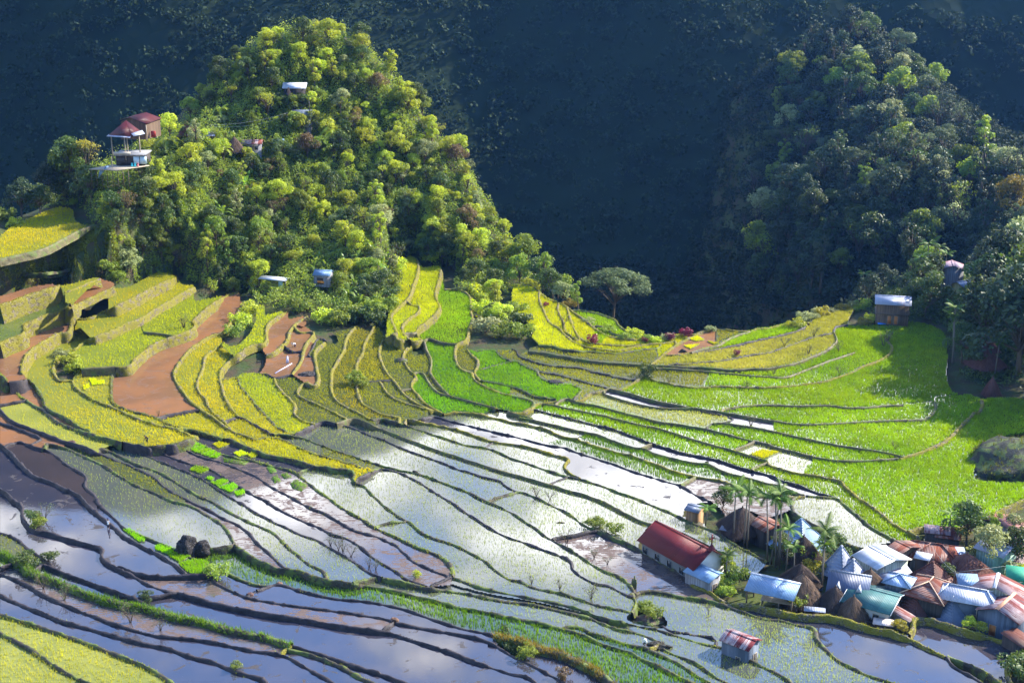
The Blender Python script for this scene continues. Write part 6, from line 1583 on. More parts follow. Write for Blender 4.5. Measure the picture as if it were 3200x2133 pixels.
hiproof("tin_house", "K 1838,688", 4.6, 5.2, 4.2, 2.5, 1.3, -.40, m_metal("dull_white_roof", (.40, .42, .48), .08, (.4, .36, .36), .4), BLUEW, "slate-walled house with a dull white hip roof behind the grey pyramid", "house", VH, windows=(('-y', 1.2, 1.2, .8, .9, m_plain("shutter", (.16, .08, .06), .7)), ('-y', -1.5, 1.2, .8, .9)), cap=R_WHITE)
gh = gable("tin_house", "K 2268,735", "K 2102,885", 4.2, 3.4, 1.3, m_metal("streaky_rust_roof", (.34, .26, .27), .78, (.14, .032, .03), .5), BLUEW, "slate-blue house on stilts with a streaky rusted roof and an orange door", "house", VH, .35, cap=m_plain("orange_ridge", (.62, .30, .16), .6), doors=(('-x', .4, .5, .9, 1.6, ORANGE),), windows=(('-x', -1.6, 1.1, .7, .8, REDP), ('-x', 1.8, 1.2, .7, .8, GREYW)), hw2=3.0)
gable("tin_house", "K 2265,22", "K 2118,76", 5.2, 3.4, 1.1, m_metal("brick_red_roof", (.30, .12, .10), .5, (.24, .08, .06), .5), GREYW, "brick-red roof below the lime field's right corner", "house", VH, .4)
native("pyramid_house", "K 2275,190", 5.0, 2.6, 1.4, .5, R_RUST2, "rusty pyramid roof at the right edge above the village trees", "house", VT, thatch=False)
gable("tin_house", "K 1972,226", "K 2250,325", 4.6, 2.6, .9, R_SILVER, m_wall("green_gable_boards", (.22, .34, .28)), "house with a pale tin roof and green gable half hidden by trees", "house", VH, .4)
mono("lean_to", "K 1575,160", 2.6, 4.6, 2.2, .22, -.25, R_RUST2, DARKW, "patched grey and rust shack at the green strip's end", "shed", VH)
mono("lean_to", "K 1655,205", 2.2, 4.0, 2.0, .25, -.3, R_RUST, DARKW, "lower half of the patched shack, rustier", "shed", VH)
mono("lean_to", "K 2035,150", 3.2, 3.0, 2.2, .2, -.3, m_metal("pinkish_roof", (.42, .27, .23), .4, (.3, .14, .1), .5), GREYW, "pinkish tin roof under the brick-red roof", "shed", VH)
mono("lean_to", "K 1242,930", 1.6, 2.2, 3.0, .25, .9, R_RUST2, GREYW, "small lean-to with a blue gutter by the yellow bush", "shed", VH)
mono("lean_to", "K 1060,1005", 1.2, 2.8, 1.6, .15, -.3, m_metal("crumpled_tin", (.55, .47, .44), .4, (.3, .17, .12), .5), DARKW, "crumpled tin sheets laid over a low pen", "pen", VH)
mono("lean_to", "K 430,890", 1.3, 3.0, 1.2, .1, -.2, R_SILVER, DARKW, "silvery sheet over a low pen beside the black hut", "pen", VH, wall=False, posts=True)
mono("green_house", "K 2320,560", 4.4, 4.0, 3.0, .25, -.3, GREENW, GREENW, "green painted wall at the right edge behind the trees", "house", VH)
mono("tin_house", "K 2310,1150", 2.0, 3.0, 4.0, .1, .5, R_DRUST, DARKW, "dark rusty roof corner at the right edge by the blue pond", "house", VH)
# right bank
sh = gable("two_storey_house", "D 985,352", "D 1322,372", 7.6, 2.9, 1.5, R_SILVER, BROWNW, "two-storey wooden house with a patched silver roof above the lime field", "house", None, .5, base=1.2, doors=(('-y', -.6, .2, .8, 1.9, ORANGE), ('-y', .9, .2, .8, 1.9, ORANGE)))
A_, B_, H_ = sh['dim']; fl = MB(); fl.box(-A_ - .25, -B_ - .35, 2.55, A_ + .25, B_ + .3, 2.75); fl.build("floor_band", POSTM, sh)
for nm, u, v, w, d, z, mt, lb in (("tarp", "D 1045,612", 0, 1.9, .9, 1.5, BLUEP, "bright blue tarpaulin in front of the silver-roofed house"), ("sheet", "D 1162,590", 0, 3.2, .7, 1.6, WHITEP, "white tin sheets leaning before the silver-roofed house")):
    c = ptz(u, z); m = MB(); m.slab([(-w / 2, -d / 2, -.25), (w / 2, -d / 2, -.2), (w / 2, d / 2, .25), (-w / 2, d / 2, .2)], .03); o = m.build(nm, mt); o.location = c; tag(o, lb, nm)
gable("tin_house", "S 2975,812", "S 2980,830", 11.0, 2.8, .9, m_metal("patched_pink_roof", (.30, .22, .27), .45, (.25, .10, .10), .4), GREYW, "upper grey house with a pinkish patched tin roof on the right bank", "house", None, .3, hw2=2.6)
hh = hit(3010, 905, 270)
gable("tin_house", "S 2990,880", "S 3035,872", 8.6, 2.2, .9, R_SILVER, YELLW, "yellow-walled stilt house with streaked tin roof on the right bank", "house", None, .4, base=3.0)
c = ptz("D 1940,385", 5.0); m = MB(); m.slab([(-1.7, -1, -.35), (1.7, -1, -.45), (1.7, 1, .35), (-1.7, 1, .4)], .03); o = m.build("tarp", m_plain("pale_blue_tarp", (.25, .4, .6), .5)); o.location = c; tag(o, "pale blue tarpaulin beside the yellow-walled stilt house", "tarp")
native("thatched_hut", "D 1985,715", 6.4, 3.2, 1.5, .3, THATCHR, "shaded red-brown hut with a white roof tip", "hut", None, cap=WHITEP)
native("thatched_hut", "D 2010,850", 5.2, 3.9, 1.4, .4, THATCHR, "wide red-brown thatched hut under the right bank's trees", "hut", None)
native("thatched_hut", "D 2068,1112", 3.4, 1.7, .7, .3, THATCHR, "small red-brown granary below the wide thatched hut", "hut", None)
c = ptz("D 2335,820", 3.5); m = MB(); m.slab([(-1.6, -2, -.9), (1.6, -2, -.9), (1.6, 2, .9), (-1.6, 2, .9)], .04); o = m.build("tin_roof", R_SILVER); o.location = c; o.rotation_euler = (0, .5, 0); tag(o, "pale tin roof cut by the right edge above the shaded huts", "roof")
# two open huts at the foot of the hill
def hut_at(px_, py_):
    h = hit(px_, py_, 290); return h
h1 = hut_at(856, 915)
gable("open_hut", "B 45,182", "B 300,205", h1[2] + 3.6, 1.7, .25, R_WHITE, GREYW, "open hut with a flat white roof and a torn green curtain", "hut", None, .2, base=h1[2], wall=False, posts=True, hw2=1.2)
hb = bpy.data.objects["open_hut"]; m = MB()
for z in (.7, 1.2, 1.6): m.box(-2.6, -1.5, z, 2.0, -1.42, z + .08)
m.build("rail", PALEP, hb); m = MB(); m.box(1.7, -1.55, 1.0, 2.9, -1.50, 3.1); m.build("curtain", m_plain("green_curtain", (.30, .42, .33), .8), hb); m = MB(); m.box(-2.9, -1.4, -.5, 2.9, 1.1, .45); m.build("floor", DARKW, hb)
h2 = hut_at(1010, 905)
g2 = gable("stilt_hut", "B 540,120", "B 700,130", h2[2] + 5.4, 1.9, 1.0, R_BLUE, GREYW, "stilt hut with a light blue roof and an orange cloth on its porch", "hut", None, .25, base=h2[2] + 2.0, hw2=1.4, doors=(('-y', -.3, .2, 1.6, 1.6, DARKW),))
m = MB(); m.box(-1.0, -1.80, .5, .7, -1.72, 1.0); m.build("orange_cloth", m_plain("orange_cloth", (.75, .26, .03), .8), g2)
for x in (-1.3, 1.3):
    for y in (-1.3, .9): m = MB(); m.tube([(x, y, -2.6), (x, y, -.45)], .08, 6); m.build("stilt", POSTM, g2)
# hamlet on the hill
hm = hit(340, 560, 300) or (-100, 352, 28)
zb = hm[2]
def at_depth(px_, py_, Y): X, Z = at_y(px_, py_, Y); return Vector((float(X), Y, float(Z)))
YH = 352.0
m0 = at_depth(430, 352, YH + 5); m1 = at_depth(345, 376, YH - 1)
rt = tag(empty("maroon_house", at_depth(350, 545, YH), -.12), "tall maroon-roofed house on stilts with an open deck at the hill's left shoulder", "house", None)
base_z = rt.location.z
pxm = .72 * 370 / 3200 * 1.0
def L_(px_, py_, dy): p = at_depth(px_, py_, YH + dy); return rt.matrix_basis.inverted() @ p if False else Vector((p.x - rt.location.x, dy, p.z - base_z))
rt.rotation_euler = (0, 0, 0)
# upper gable roof: ridge comes towards the camera to the left
m = MB(); R1, R2 = L_(405, 367, 2.0), L_(457, 351, 9.0)
m.slab([R1, L_(458, 387, 1.2), L_(505, 369, 8.0), R2], .08); m.slab([R2, R1, L_(372, 375, 3.0), L_(420, 360, 9.5)], .08); ro = m.build("upper_roof", R_MAROON, rt)
m = MB(); A, B, C_, D_ = L_(378, 380, 3.0), L_(456, 390, 1.6), L_(456, 436, 1.6), L_(378, 436, 3.0)
m.add([A, B, C_, D_, R1 + Vector((0, .3, -.15))], [(3, 2, 1, 0), (0, 1, 4)]); E_ = L_(500, 374, 7.5); F_ = Vector((E_.x, E_.y, C_.z)); m.add([B, E_, F_, C_], [(0, 3, 2, 1)]); m.build("upper_wall", BROWNW, rt)
m = MB(); m.box(B.x - .1, B.y - .2, L_(458, 440, 1.4).z, B.x + .1, B.y, B.z); m.build("post", PALEP, rt)
m = MB(); q = L_(478, 415, 4.0); m.box(q.x - .3, q.y - .9, q.z - 1.0, q.x + .9, q.y - .8, q.z + .6); m.build("window", REDP, rt)
# lower pyramid roof
m = MB(); ap = L_(394, 376, -1.5); e0, e1, e2, e3 = L_(337, 424, -3.5), L_(408, 429, -5.5), L_(450, 417, -1.5), L_(372, 412, 1.0)
for a1, a2 in ((e0, e1), (e1, e2), (e2, e3), (e3, e0)): m.slab([a1, a2, ap], .07)
m.build("lower_roof", R_MAROON, rt)
m = MB(); m.slab([e1 + Vector((.8, 0, .25)), e2 + Vector((.3, -.2, -.05)), e2 + Vector((-.5, .5, .75)), e1 + Vector((.1, .6, .85))], .05); m.slab([e0 + Vector((-.3, -.3, -.1)), e1 + Vector((0, -.4, -.1)), e1 + Vector((0, .5, .3)), e0 + Vector((.2, .4, .3))], .04); m.build("tin_edge", R_SILVER, rt)
m = MB()
for p in (e0, e1, e2, e3): pass
for i, (pp, d) in enumerate(((347, -3.0), (388, -4.6), (396, -3.6), (434, -1.8))):
    p = MB(); a1 = L_(pp, 425, d); p.box(a1.x - .12, d - .12, L_(pp, 486, d).z - 1.2, a1.x + .12, d + .12, a1.z); p.build("post", PALEP, rt)
zf = L_(380, 480, -3.5).z
m = MB(); x0, x1 = L_(358, 480, -4).x, L_(463, 470, -2).x; m.box(x0, -5.0, zf - .3, x1, 1.5, zf); m.build("upper_floor", GREYW, rt)
m = MB(); m.box(x0, -5.05, zf, x0 + 4.2, -4.9, zf + .7); m.build("parapet", m_plain("pale_concrete", (.42, .38, .33), .85), rt)
zd = L_(340, 520, -6).z
m = MB(); m.box(x0 + .4, -4.6, zd, x1 - .3, 1.0, zf - .32); m.build("lower_wall", DARKW, rt)
m = MB(); u0 = L_(420, 500, -4.7).x; m.box(u0 + 1.4, -4.75, zd + .35, u0 + 3.0, -4.66, zf - .5); m.box(u0 - .2, -4.75, zd + .35, u0 + 1.2, -4.66, zf - .5); m.build("window", m_plain("pale_blue_panel", (.5, .62, .68), .5), rt)
m = MB(); m.slab([(L_(288, 530, -6).x, -9.0, zd - .05), (L_(372, 545, -9).x, -10.5, zd - .05), (x1 + .6, -4.2, zd - .05), (x0 - .6, -3.0, zd - .05)], .2); dk = m.build("deck", PALEP, rt)
for i in range(8):
    f = i / 7; p = MB(); X_ = L_(288, 530, -6).x * (1 - f) + L_(400, 540, -8).x * f; p.tube([(X_ + .4, -8.4 - .9 * f, zd - 4.5), (X_ + .4, -8.4 - .9 * f, zd - .26)], .09, 5); p.build("stilt", POSTM, rt)
p = MB(); X_ = L_(349, 498, -8.5).x; p.tube([(X_, -8.5, zd - .05), (X_, -8.5, zd + 3.0)], .06, 5); p.build("flag_pole", PALEP, rt)
for i, cc in enumerate(((.06, .5, .55), (.06, .5, .55), (.6, .2, .2))):
    p = MB(); X_ = L_(412 + i * 9, 512, -6.2).x; p.box(X_ - .22, -6.4, zd - .04, X_ + .22, -6.0, zd + .42); p.box(X_ - .22, -6.06, zd + .42, X_ + .22, -6.0, zd + .85); o = p.build("chair", m_plain(f"chair_{i}", cc, .5)); o.location = rt.location; tag(o, ("teal plastic chair on the maroon-roofed house's deck", "teal plastic chair on the maroon-roofed house's deck", "reddish plastic chair on the maroon-roofed house's deck")[i], "chair", "plastic chairs on the deck")
m = MB(); a1, a2, a3, a4 = L_(307, 557, -9.6), L_(332, 517, -9.0), L_(341, 520, -9.0), L_(325, 535, -9.2)
m.slab([a1, L_(312, 529, -9.3), L_(323, 528, -9.2), a2, a3, a4], .03); o = m.build("tin_sheet", R_BLUE); o.location = rt.location; tag(o, "pale blue tin sheet leaning over the deck's edge", "sheet")
HV = "houses of the hill hamlet"
def hillhouse(name, c, Y, w, d, hw_, dh, rz, roofm, wallm, label, wallh):
    C = at_depth(*path(c)[0], Y); g = C.z - wallh - dh
    root = tag(empty(name, (C.x, C.y, g), rz), label, "house", HV); h = C.z - g
    rf = MB(); rf.slab([(-w / 2, -d, h - dh), (w / 2, -d, h - dh), (w / 2, 0, h), (-w / 2, 0, h)], .07); rf.slab([(w / 2, d, h - dh), (-w / 2, d, h - dh), (-w / 2, 0, h), (w / 2, 0, h)], .07); rf.build("roof", roofm, root)
    m = MB(); a = w / 2 - .4; b = d - .4; zt = h - dh * b / d - .12
    m.add([(-a, -b, -4), (a, -b, -4), (a, b, -4), (-a, b, -4), (-a, -b, zt), (a, -b, zt), (a, b, zt), (-a, b, zt), (-a, 0, h - .14), (a, 0, h - .14)], [(0, 1, 5, 4), (2, 3, 7, 6), (1, 2, 6, 9, 5), (3, 0, 4, 8, 7), (4, 5, 9, 8), (6, 7, 8, 9)]); m.build("wall", wallm, root)
    for u in (() if 'blinding' in label else (-w * .22, w * .22)): opening(root, "window", '-y', u, h - dh - 1.5, .8, .8, (a, b), GLASS, PALEP)
    return root
def clear_y(px_, py_): h = hit(px_, py_, 300); return (h[1] if h else 380) - 1.0
yw = clear_y(915, 306)
hw_ = hillhouse("tin_house", "S 922,258", yw, 6.6, 2.4, 2.4, 1.3, 0, R_WHITE, DARKW, "hilltop house with a blinding white roof above a dark gable", 2.2)
m = MB(); m.add([(-2.8, -3.6, -1.2), (.2, -3.6, -1.2), (-1.5, -3.2, 2.6), (-2.8, -2.2, -1.2), (.2, -2.2, -1.2), (-1.5, -2.4, 2.6)], [(0, 1, 2), (3, 5, 4), (0, 2, 5, 3), (1, 4, 5, 2)]); m.build("gable_screen", THATCHD, hw_)
yg = clear_y(945, 376)
hg = hillhouse("tin_house", "S 945,343", yg, 6.0, 2.2, 2.2, .9, -.15, R_GREY, GREYW, "blue-grey roofed house just below the white-roofed one", 2.4)
yl = clear_y(640, 432)
hillhouse("tin_house", "S 640,410", yl, 6.2, 2.2, 2.2, .9, -.05, R_SILVER, BROWNW, "long pale tin roof in the hill hamlet beside the power pole", 1.8)
yr = clear_y(790, 462)
hillhouse("tin_house", "S 788,436", yr, 5.8, 2.1, 2.1, .9, 0, R_RUST2, GREYW, "dull rust-pink roof in the hill hamlet", 1.8)
yb = clear_y(870, 455)
hillhouse("tin_house", "S 868,434", yb, 3.4, 1.9, 1.9, .9, .05, R_BLUE, GREYW, "small light blue roof at the right end of the hill hamlet", 1.5)
hn = hit(752, 480, 300); hn = hn or (-60, 370, 30)
Ct = at_depth(731, 428, hn[1] - 1)
native("thatched_hut", f"S {731},{428}", Ct.z, 2.6, max(.5, (Ct.z - hn[2]) * .35), .3, THATCH, "tall brown thatched hut in the hill hamlet", "hut", None, base=hn[2] - .5)
hn = hit(590, 430, 300); Ct = at_depth(584, 382, hn[1] - 1)
native("thatched_hut", "S 584,382", Ct.z, 2.3, max(.5, (Ct.z - hn[2]) * .4), .3, THATCHR, "slim thatched gable left of the long pale tin roof", "hut", None, base=hn[2] - .5)
# ------------------------------------------------------------------ smaller things
def lev_px(p):
    v = LEVEL[LAB[min(GH - 1, int(p[1] / GS)), min(GW - 1, int(p[0] / GS))]]
    return float(v) if not np.isnan(v) else None
def ground_at(s):
    """place on the paddy or the land seen at a photo pixel"""
    p = path(s)[0]; z = lev_px(p)
    if z is None:
        h = hit(p[0], p[1]);
        if h: return Vector(h)
        z = .5
    X, Y = at_z(p[0], p[1], z); return Vector((float(X), float(Y), z))
M_SEED = m_leaf("seedling_leaf", (.12, .29, .005), (.21, .40, .010), .5, .45, .3); M_SEEDY = m_leaf("yellow_seedling_leaf", (.34, .42, .006), (.48, .50, .01), .5, .45, .3); M_WEED = m_leaf("weed_leaf", (.07, .20, .012), (.14, .30, .02), .45, .5, .3)
BEDMUD = m_mud("bed_mud", (.05, .05, .02), (.08, .075, .03), .6)
def bed(name, s, mat_, label, cat, group, h=.34, dens=55, up=.12):
    P = path(s); z = lev_px(P.mean(0)) or .6
    X, Y = at_z(P[:, 0], P[:, 1], z); n = len(P); c = (X.mean(), Y.mean())
    m = MB(); m.add([(x - c[0], y - c[1], -.2) for x, y in zip(X, Y)] + [(c[0] + (x - c[0]) * .96 - c[0], (y - c[1]) * .96, up) for x, y in zip(X, Y)], [tuple(range(n, 2 * n))] + [(i, (i + 1) % n, n + (i + 1) % n, n + i) for i in range(n)])
    o = m.build(name, BEDMUD); o.location = (c[0], c[1], z); tag(o, label, cat, group)
    poly = [(x - c[0], y - c[1]) for x, y in zip(X, Y)]
    pts = []
    x0, x1, y0, y1 = min(p[0] for p in poly), max(p[0] for p in poly), min(p[1] for p in poly), max(p[1] for p in poly)
    N = int((x1 - x0) * (y1 - y0) * dens)
    for x, y in zip(rng.uniform(x0, x1, N), rng.uniform(y0, y1, N)):
        if inpoly(poly, x, y): pts.append((x, y, up - .02))
    V, Fc, tn = tufts(np.array(pts), h, .06, 3, .35)
    g = mesh_np("seedlings", V, Fc, mat_, o, tn); tag(g, kind='stuff')
G1 = "rice seedling beds"
for s, mt, lb in (
 ("E 1135,1052 1190,1038 1338,1122 1332,1155 1280,1158", 0, "small green seedling bed nearest the wader"), ("E 1420,1200 1500,1178 1612,1225 1590,1262 1540,1277 1425,1228", 0, "green seedling bed in the middle of the row below the boulder"),
 ("E 1545,1288 1640,1240 1757,1290 1650,1345", 0, "green seedling bed second from the bushy corner"), ("E 1640,1362 1780,1315 1900,1330 1952,1402 1880,1448 1740,1448", 0, "largest green seedling bed, next to the bushy corner"),
 ("E 1740,497 1800,460 1922,480 1920,502 1840,532", 0, "lime seedling bed above the three ragged ones in the blue strip"), ("E 1888,577 1930,555 1972,575 1940,597", 0, "tiny lime bed at the head of the ragged ones"),
 ("E 1935,612 2060,580 2106,602 2010,652", 0, "ragged lime bed, upper of the big two in the blue strip"), ("E 2010,662 2150,615 2192,657 2120,705", 0, "ragged lime bed, lower of the big two in the blue strip"), ("E 2152,702 2250,675 2252,712 2180,742", 0, "last ragged lime bed before open blue water"),
 ("E 1700,287 1770,240 1842,262 1755,308", 0, "first of five lime strips under the grassy dike"), ("E 1757,314 1850,268 1897,290 1792,335", 0, "second of five lime strips under the grassy dike"), ("E 1792,340 1907,295 1942,315 1852,352", 0, "third of five lime strips under the grassy dike"),
 ("E 1852,357 1947,320 1992,335 1917,378", 0, "fourth of five lime strips under the grassy dike"), ("E 1922,382 1997,340 2037,360 1992,390", 0, "fifth of five lime strips under the grassy dike"),
 ("E 1955,266 2010,240 2112,265 2010,302", 1, "yellow-lime seedling bed beside the narrow blue strip's head"), ("E 2145,347 2220,320 2292,355 2200,377", 1, "yellow seedling bed in the narrow blue strip, left one"), ("E 2270,362 2338,332 2372,370 2312,392", 1, "yellow seedling bed in the narrow blue strip, right one"),
 ("A 815,1132 880,1130 890,1150 962,1150 962,1177 850,1192", 1, "bright lime seedlings in the golden plot left of the brown paddy"), ("A 760,1202 822,1170 822,1212 770,1238", 1, "small lime seedling patch by the bushy slope"),
 ("d 1092,521 1150,500 1228,511 1160,541", 1, "yellow seedling bed in the pale plot of the bright fields"), ("C 1578,826 1722,815 1640,858", 1, "lime seedling bed lower on the brown saddle plot"), ("C 1628,766 1700,740 1772,775 1690,787", 1, "lime seedling bed behind the dark rock on the saddle"), ("C 1790,785 1907,805 1850,815", 1, "thin lime seedling strip on the saddle")):
    bed("seedling_bed", s, (M_SEED, M_SEEDY)[mt], lb, "seedling bed", G1)
for s, lb in (("F 90,475 150,465 195,510 140,530", "leftmost green weed patch in the churned strip"), ("F 230,540 280,518 332,560 260,577", "small weed patch in the middle of the churned strip"), ("F 310,622 370,580 482,640 420,692 330,662", "largest weed patch in the churned strip"), ("F 140,572 190,540 232,600 170,617", "low weed patch near the clodded dike"), ("E 2050,385 2290,420 2250,452 2060,422", "long flat weed patch at the churned strip's head")):
    bed("weed_patch", s, M_WEED, lb, "weeds", "weed patches in the churned mud strip", .3, 14, .06)
# rocks
M_ROCK = m_stone("dark_rock", (.022, .020, .022), (.055, .05, .05), .12)
def rock(name, s, rx, ry, rz_, label, cat, mat_=None, group=None, seed=1, lobes=((0, 0, 0, 1),), sink=.25):
    c = ground_at(s); r = np.random.default_rng(seed); bm = bmesh.new()
    for lx, ly, lz, ls in lobes: bmesh.ops.create_icosphere(bm, subdivisions=4, radius=ls, matrix=Matrix.Translation((lx, ly, lz)))
    V = np.array([v.co[:] for v in bm.verts]); nrm = V / np.maximum(.2, np.linalg.norm(V, axis=1))[:, None]
    d = (fnoise(V[:, 0] * 1.5 + seed, V[:, 1] * 1.5 + V[:, 2] * 1.1, seed, 4) - .5) * .75 + (fnoise(V[:, 2] * 4 + 7, V[:, 0] * 4 - V[:, 1] * 3, seed + 1, 3) - .5) * .3
    V = (V + nrm * d[:, None]) * np.array([rx, ry, rz_])
    for v, p in zip(bm.verts, V): v.co = p
    for f in bm.faces: f.smooth = True
    me = bpy.data.meshes.new(name); bm.to_mesh(me); bm.free(); me.materials.append(mat_ or M_ROCK)
    o = bpy.data.objects.new(name, me); COL.objects.link(o); o.location = c - Vector((0, 0, rz_ * sink)); return tag(o, label, cat, group)
rock("boulder", "E 1722,1235", 1.7, 1.5, 2.0, "black two-humped boulder in the rice paddy", "boulder", None, None, 3, ((0, 0, 0, 1), (1.25, .1, -.12, .72)), -.15)
rock("rock", "F 1462,515", .5, .4, .5, "dark rock sitting on the thin dike above the arching dike", "rock", None, None, 5)
rock("rock", "C 1566,880", .9, .7, .8, "dark cube-like rock beside the saddle's seedling beds", "rock", None, None, 6)
rock("rock", "C 400,1165", 1.6, 1.0, .7, "dark heap of stones in the short olive terrace", "rock", None, None, 7)
rock("rock", "C 1985,765", .5, .4, .4, "small rock on the olive rim paddy", "rock", None, None, 8)
rock("rock", "C 1610,720", 1.9, 1.2, 1.2, "dark rock behind the red cordylines", "rock", None, None, 9)
rock("rock", "G 1790,425", .35, .3, .3, "little dark stone on the lip of the long white water", "rock", None, None, 10)
rock("clod", "I 1268,1000", .75, .7, .9, "big reddish clod of dry grass at the end of the ploughed paddy", "clod", m_mud("dry_clod", (.07, .035, .022), (.16, .085, .045), .1), None, 11)
rock("clod", "I 212,655", .5, .45, .4, "brown clod on the dike under the green rice strip", "clod", m_mud("dry_clod", (.07, .035, .022), (.16, .085, .045), .1), "brown clods on the dikes", 12)
rock("clod", "H 2297,760", .6, .5, .45, "brown clod beside the short cross dike", "clod", m_mud("dry_clod2", (.05, .025, .022), (.12, .06, .04), .1), "brown clods on the dikes", 13)
rock("clod", "E 660,238", .8, .5, .45, "dark clod on the rough upper dike", "clod", m_mud("dry_clod2", (.05, .025, .022), (.12, .06, .04), .1), "brown clods on the dikes", 14)
rock("log", "G 442,978", .75, .25, .22, "short dark log floating in the white paddy", "log", M_TWIG, None, 15)
rock("mud_bank", "J 1345,1232", 1.9, 1.0, .9, "dark lumpy bank by the crouching worker", "bank", m_stone("dark_bank_stone", (.03, .03, .026), (.06, .055, .04), .3), None, 16)
rock("scrub_heap", "B 1322,965", 1.7, 1.1, .8, "dark scrub heap in the dull green fan paddy", "heap", m_mud("scrub_heap_mat", (.03, .025, .02), (.06, .05, .03), .4), None, 17)
rock("scrub_heap", "B 480,1085", 2.2, 1.3, .8, "dark stony heap in the fan's shadowed pocket", "heap", m_stone("heap_stone", (.04, .035, .035), (.09, .08, .075), .2), None, 18)
rock("weedy_mound", "J 1250,990", 2.7, 1.6, .9, "weedy mound with rubbish where the dikes meet", "mound", m_mud("mound_earth", (.05, .03, .025), (.10, .06, .04), .3), None, 19)
mo = rock("rock_mound", "d 2310,600", 12.5, 9.5, 5.4, "shaded grassy rock mound at the right edge of the lime field", "mound", m_mud("mound_turf", (.018, .017, .012), (.035, .035, .018), .45), None, 20, ((0, 0, 0, 1),), .25)
mv = np.array([v.co[:] for v in mo.data.vertices]); mv = mv[mv[:, 2] > -.5]; mv = np.repeat(mv, 3, 0) + rng.normal(0, .3, (len(mv) * 3, 3)) * np.array([1, 1, .1])
mv = mv[fnoise(mv[:, 0] * .5, mv[:, 1] * .5, 9, 3) > .42]; Vg, Fg, tg = tufts(mv, .55, .12, 4, .7); tag(mesh_np("grass", Vg, Fg, m_leaf("mound_grass", (.04, .06, .01), (.12, .13, .02), .35), mo, tg), kind='stuff')
mo.location.x += 3.0; mo.location.y += 2.0
rock("white_sack", "d 2128,620", .35, .25, .35, "white sack at the tip of the shaded rock mound", "sack", WHITEP, None, 21)
# little plants
def sprig(kind, col, s, sc, label, cat, group=None, dz=0):
    c = ground_at(s); return place(proto(kind, col, 0), c.x, c.y, c.z + dz, sc, random.uniform(0, 6), label, cat, group)
random.seed(14)
CG = "red cordylines on the saddle"
for s, sc, lb in (("C 312,465", .55, "small red cordyline beside the twiggy stone bund"), ("C 742,810", 1.0, "round red cordyline on the curving grey bund"), ("C 1224,790", .6, "red cordyline under the saddle's lowest rim"), ("C 1405,735", .7, "leftmost of the two red cordylines by the channel"), ("C 1450,775", .85, "right one of the two red cordylines by the channel"), ("C 1590,745", 1.0, "biggest dark red cordyline in front of the dark rock"), ("C 1560,680", .6, "red cordyline peeping over the dark rock"), ("C 2065,665", .55, "lone red cordyline on the far rim wall"), ("C 2066,912", .6, "red cordyline between the tan saddle terraces")):
    sprig('bush', 'red', s, sc * .8, lb, "cordyline", CG)
def twig_proto(seed):
    r = np.random.default_rng(seed); root = empty("leafless_shrub", (0, 0, -500)); m = MB(); tips = []
    for i in range(9):
        a = r.random() * 6.28; q = Vector((math.cos(a) * .25, math.sin(a) * .25, .5)); e = Vector((math.cos(a) * (.4 + .4 * r.random()), math.sin(a) * (.4 + .4 * r.random()), .8 + .6 * r.random()))
        m.tube([(0, 0, -.3), q, e], [.035, .025, .01], 4)
        for k in range(4): f = e + Vector(r.normal(0, .25, 3)); m.tube([q.lerp(e, .6), f], [.014, .006], 3); tips.append(f)
    m.build("branches", M_TWIG, root)
    C = np.array([t[:] for t in tips for _ in range(5)]) + r.normal(0, .12, (len(tips) * 5, 3)); V = leaf_quads(C, r.normal(size=C.shape), .10, r)
    mesh_np("leaves", V, np.arange(len(V)).reshape(-1, 4), LEAF['grey'], root, np.repeat(r.random(len(C)), 4)); return root
TW_ = [[twig_proto(3), False], [twig_proto(4), False]]
TG = "bare shrubs standing in the paddies"
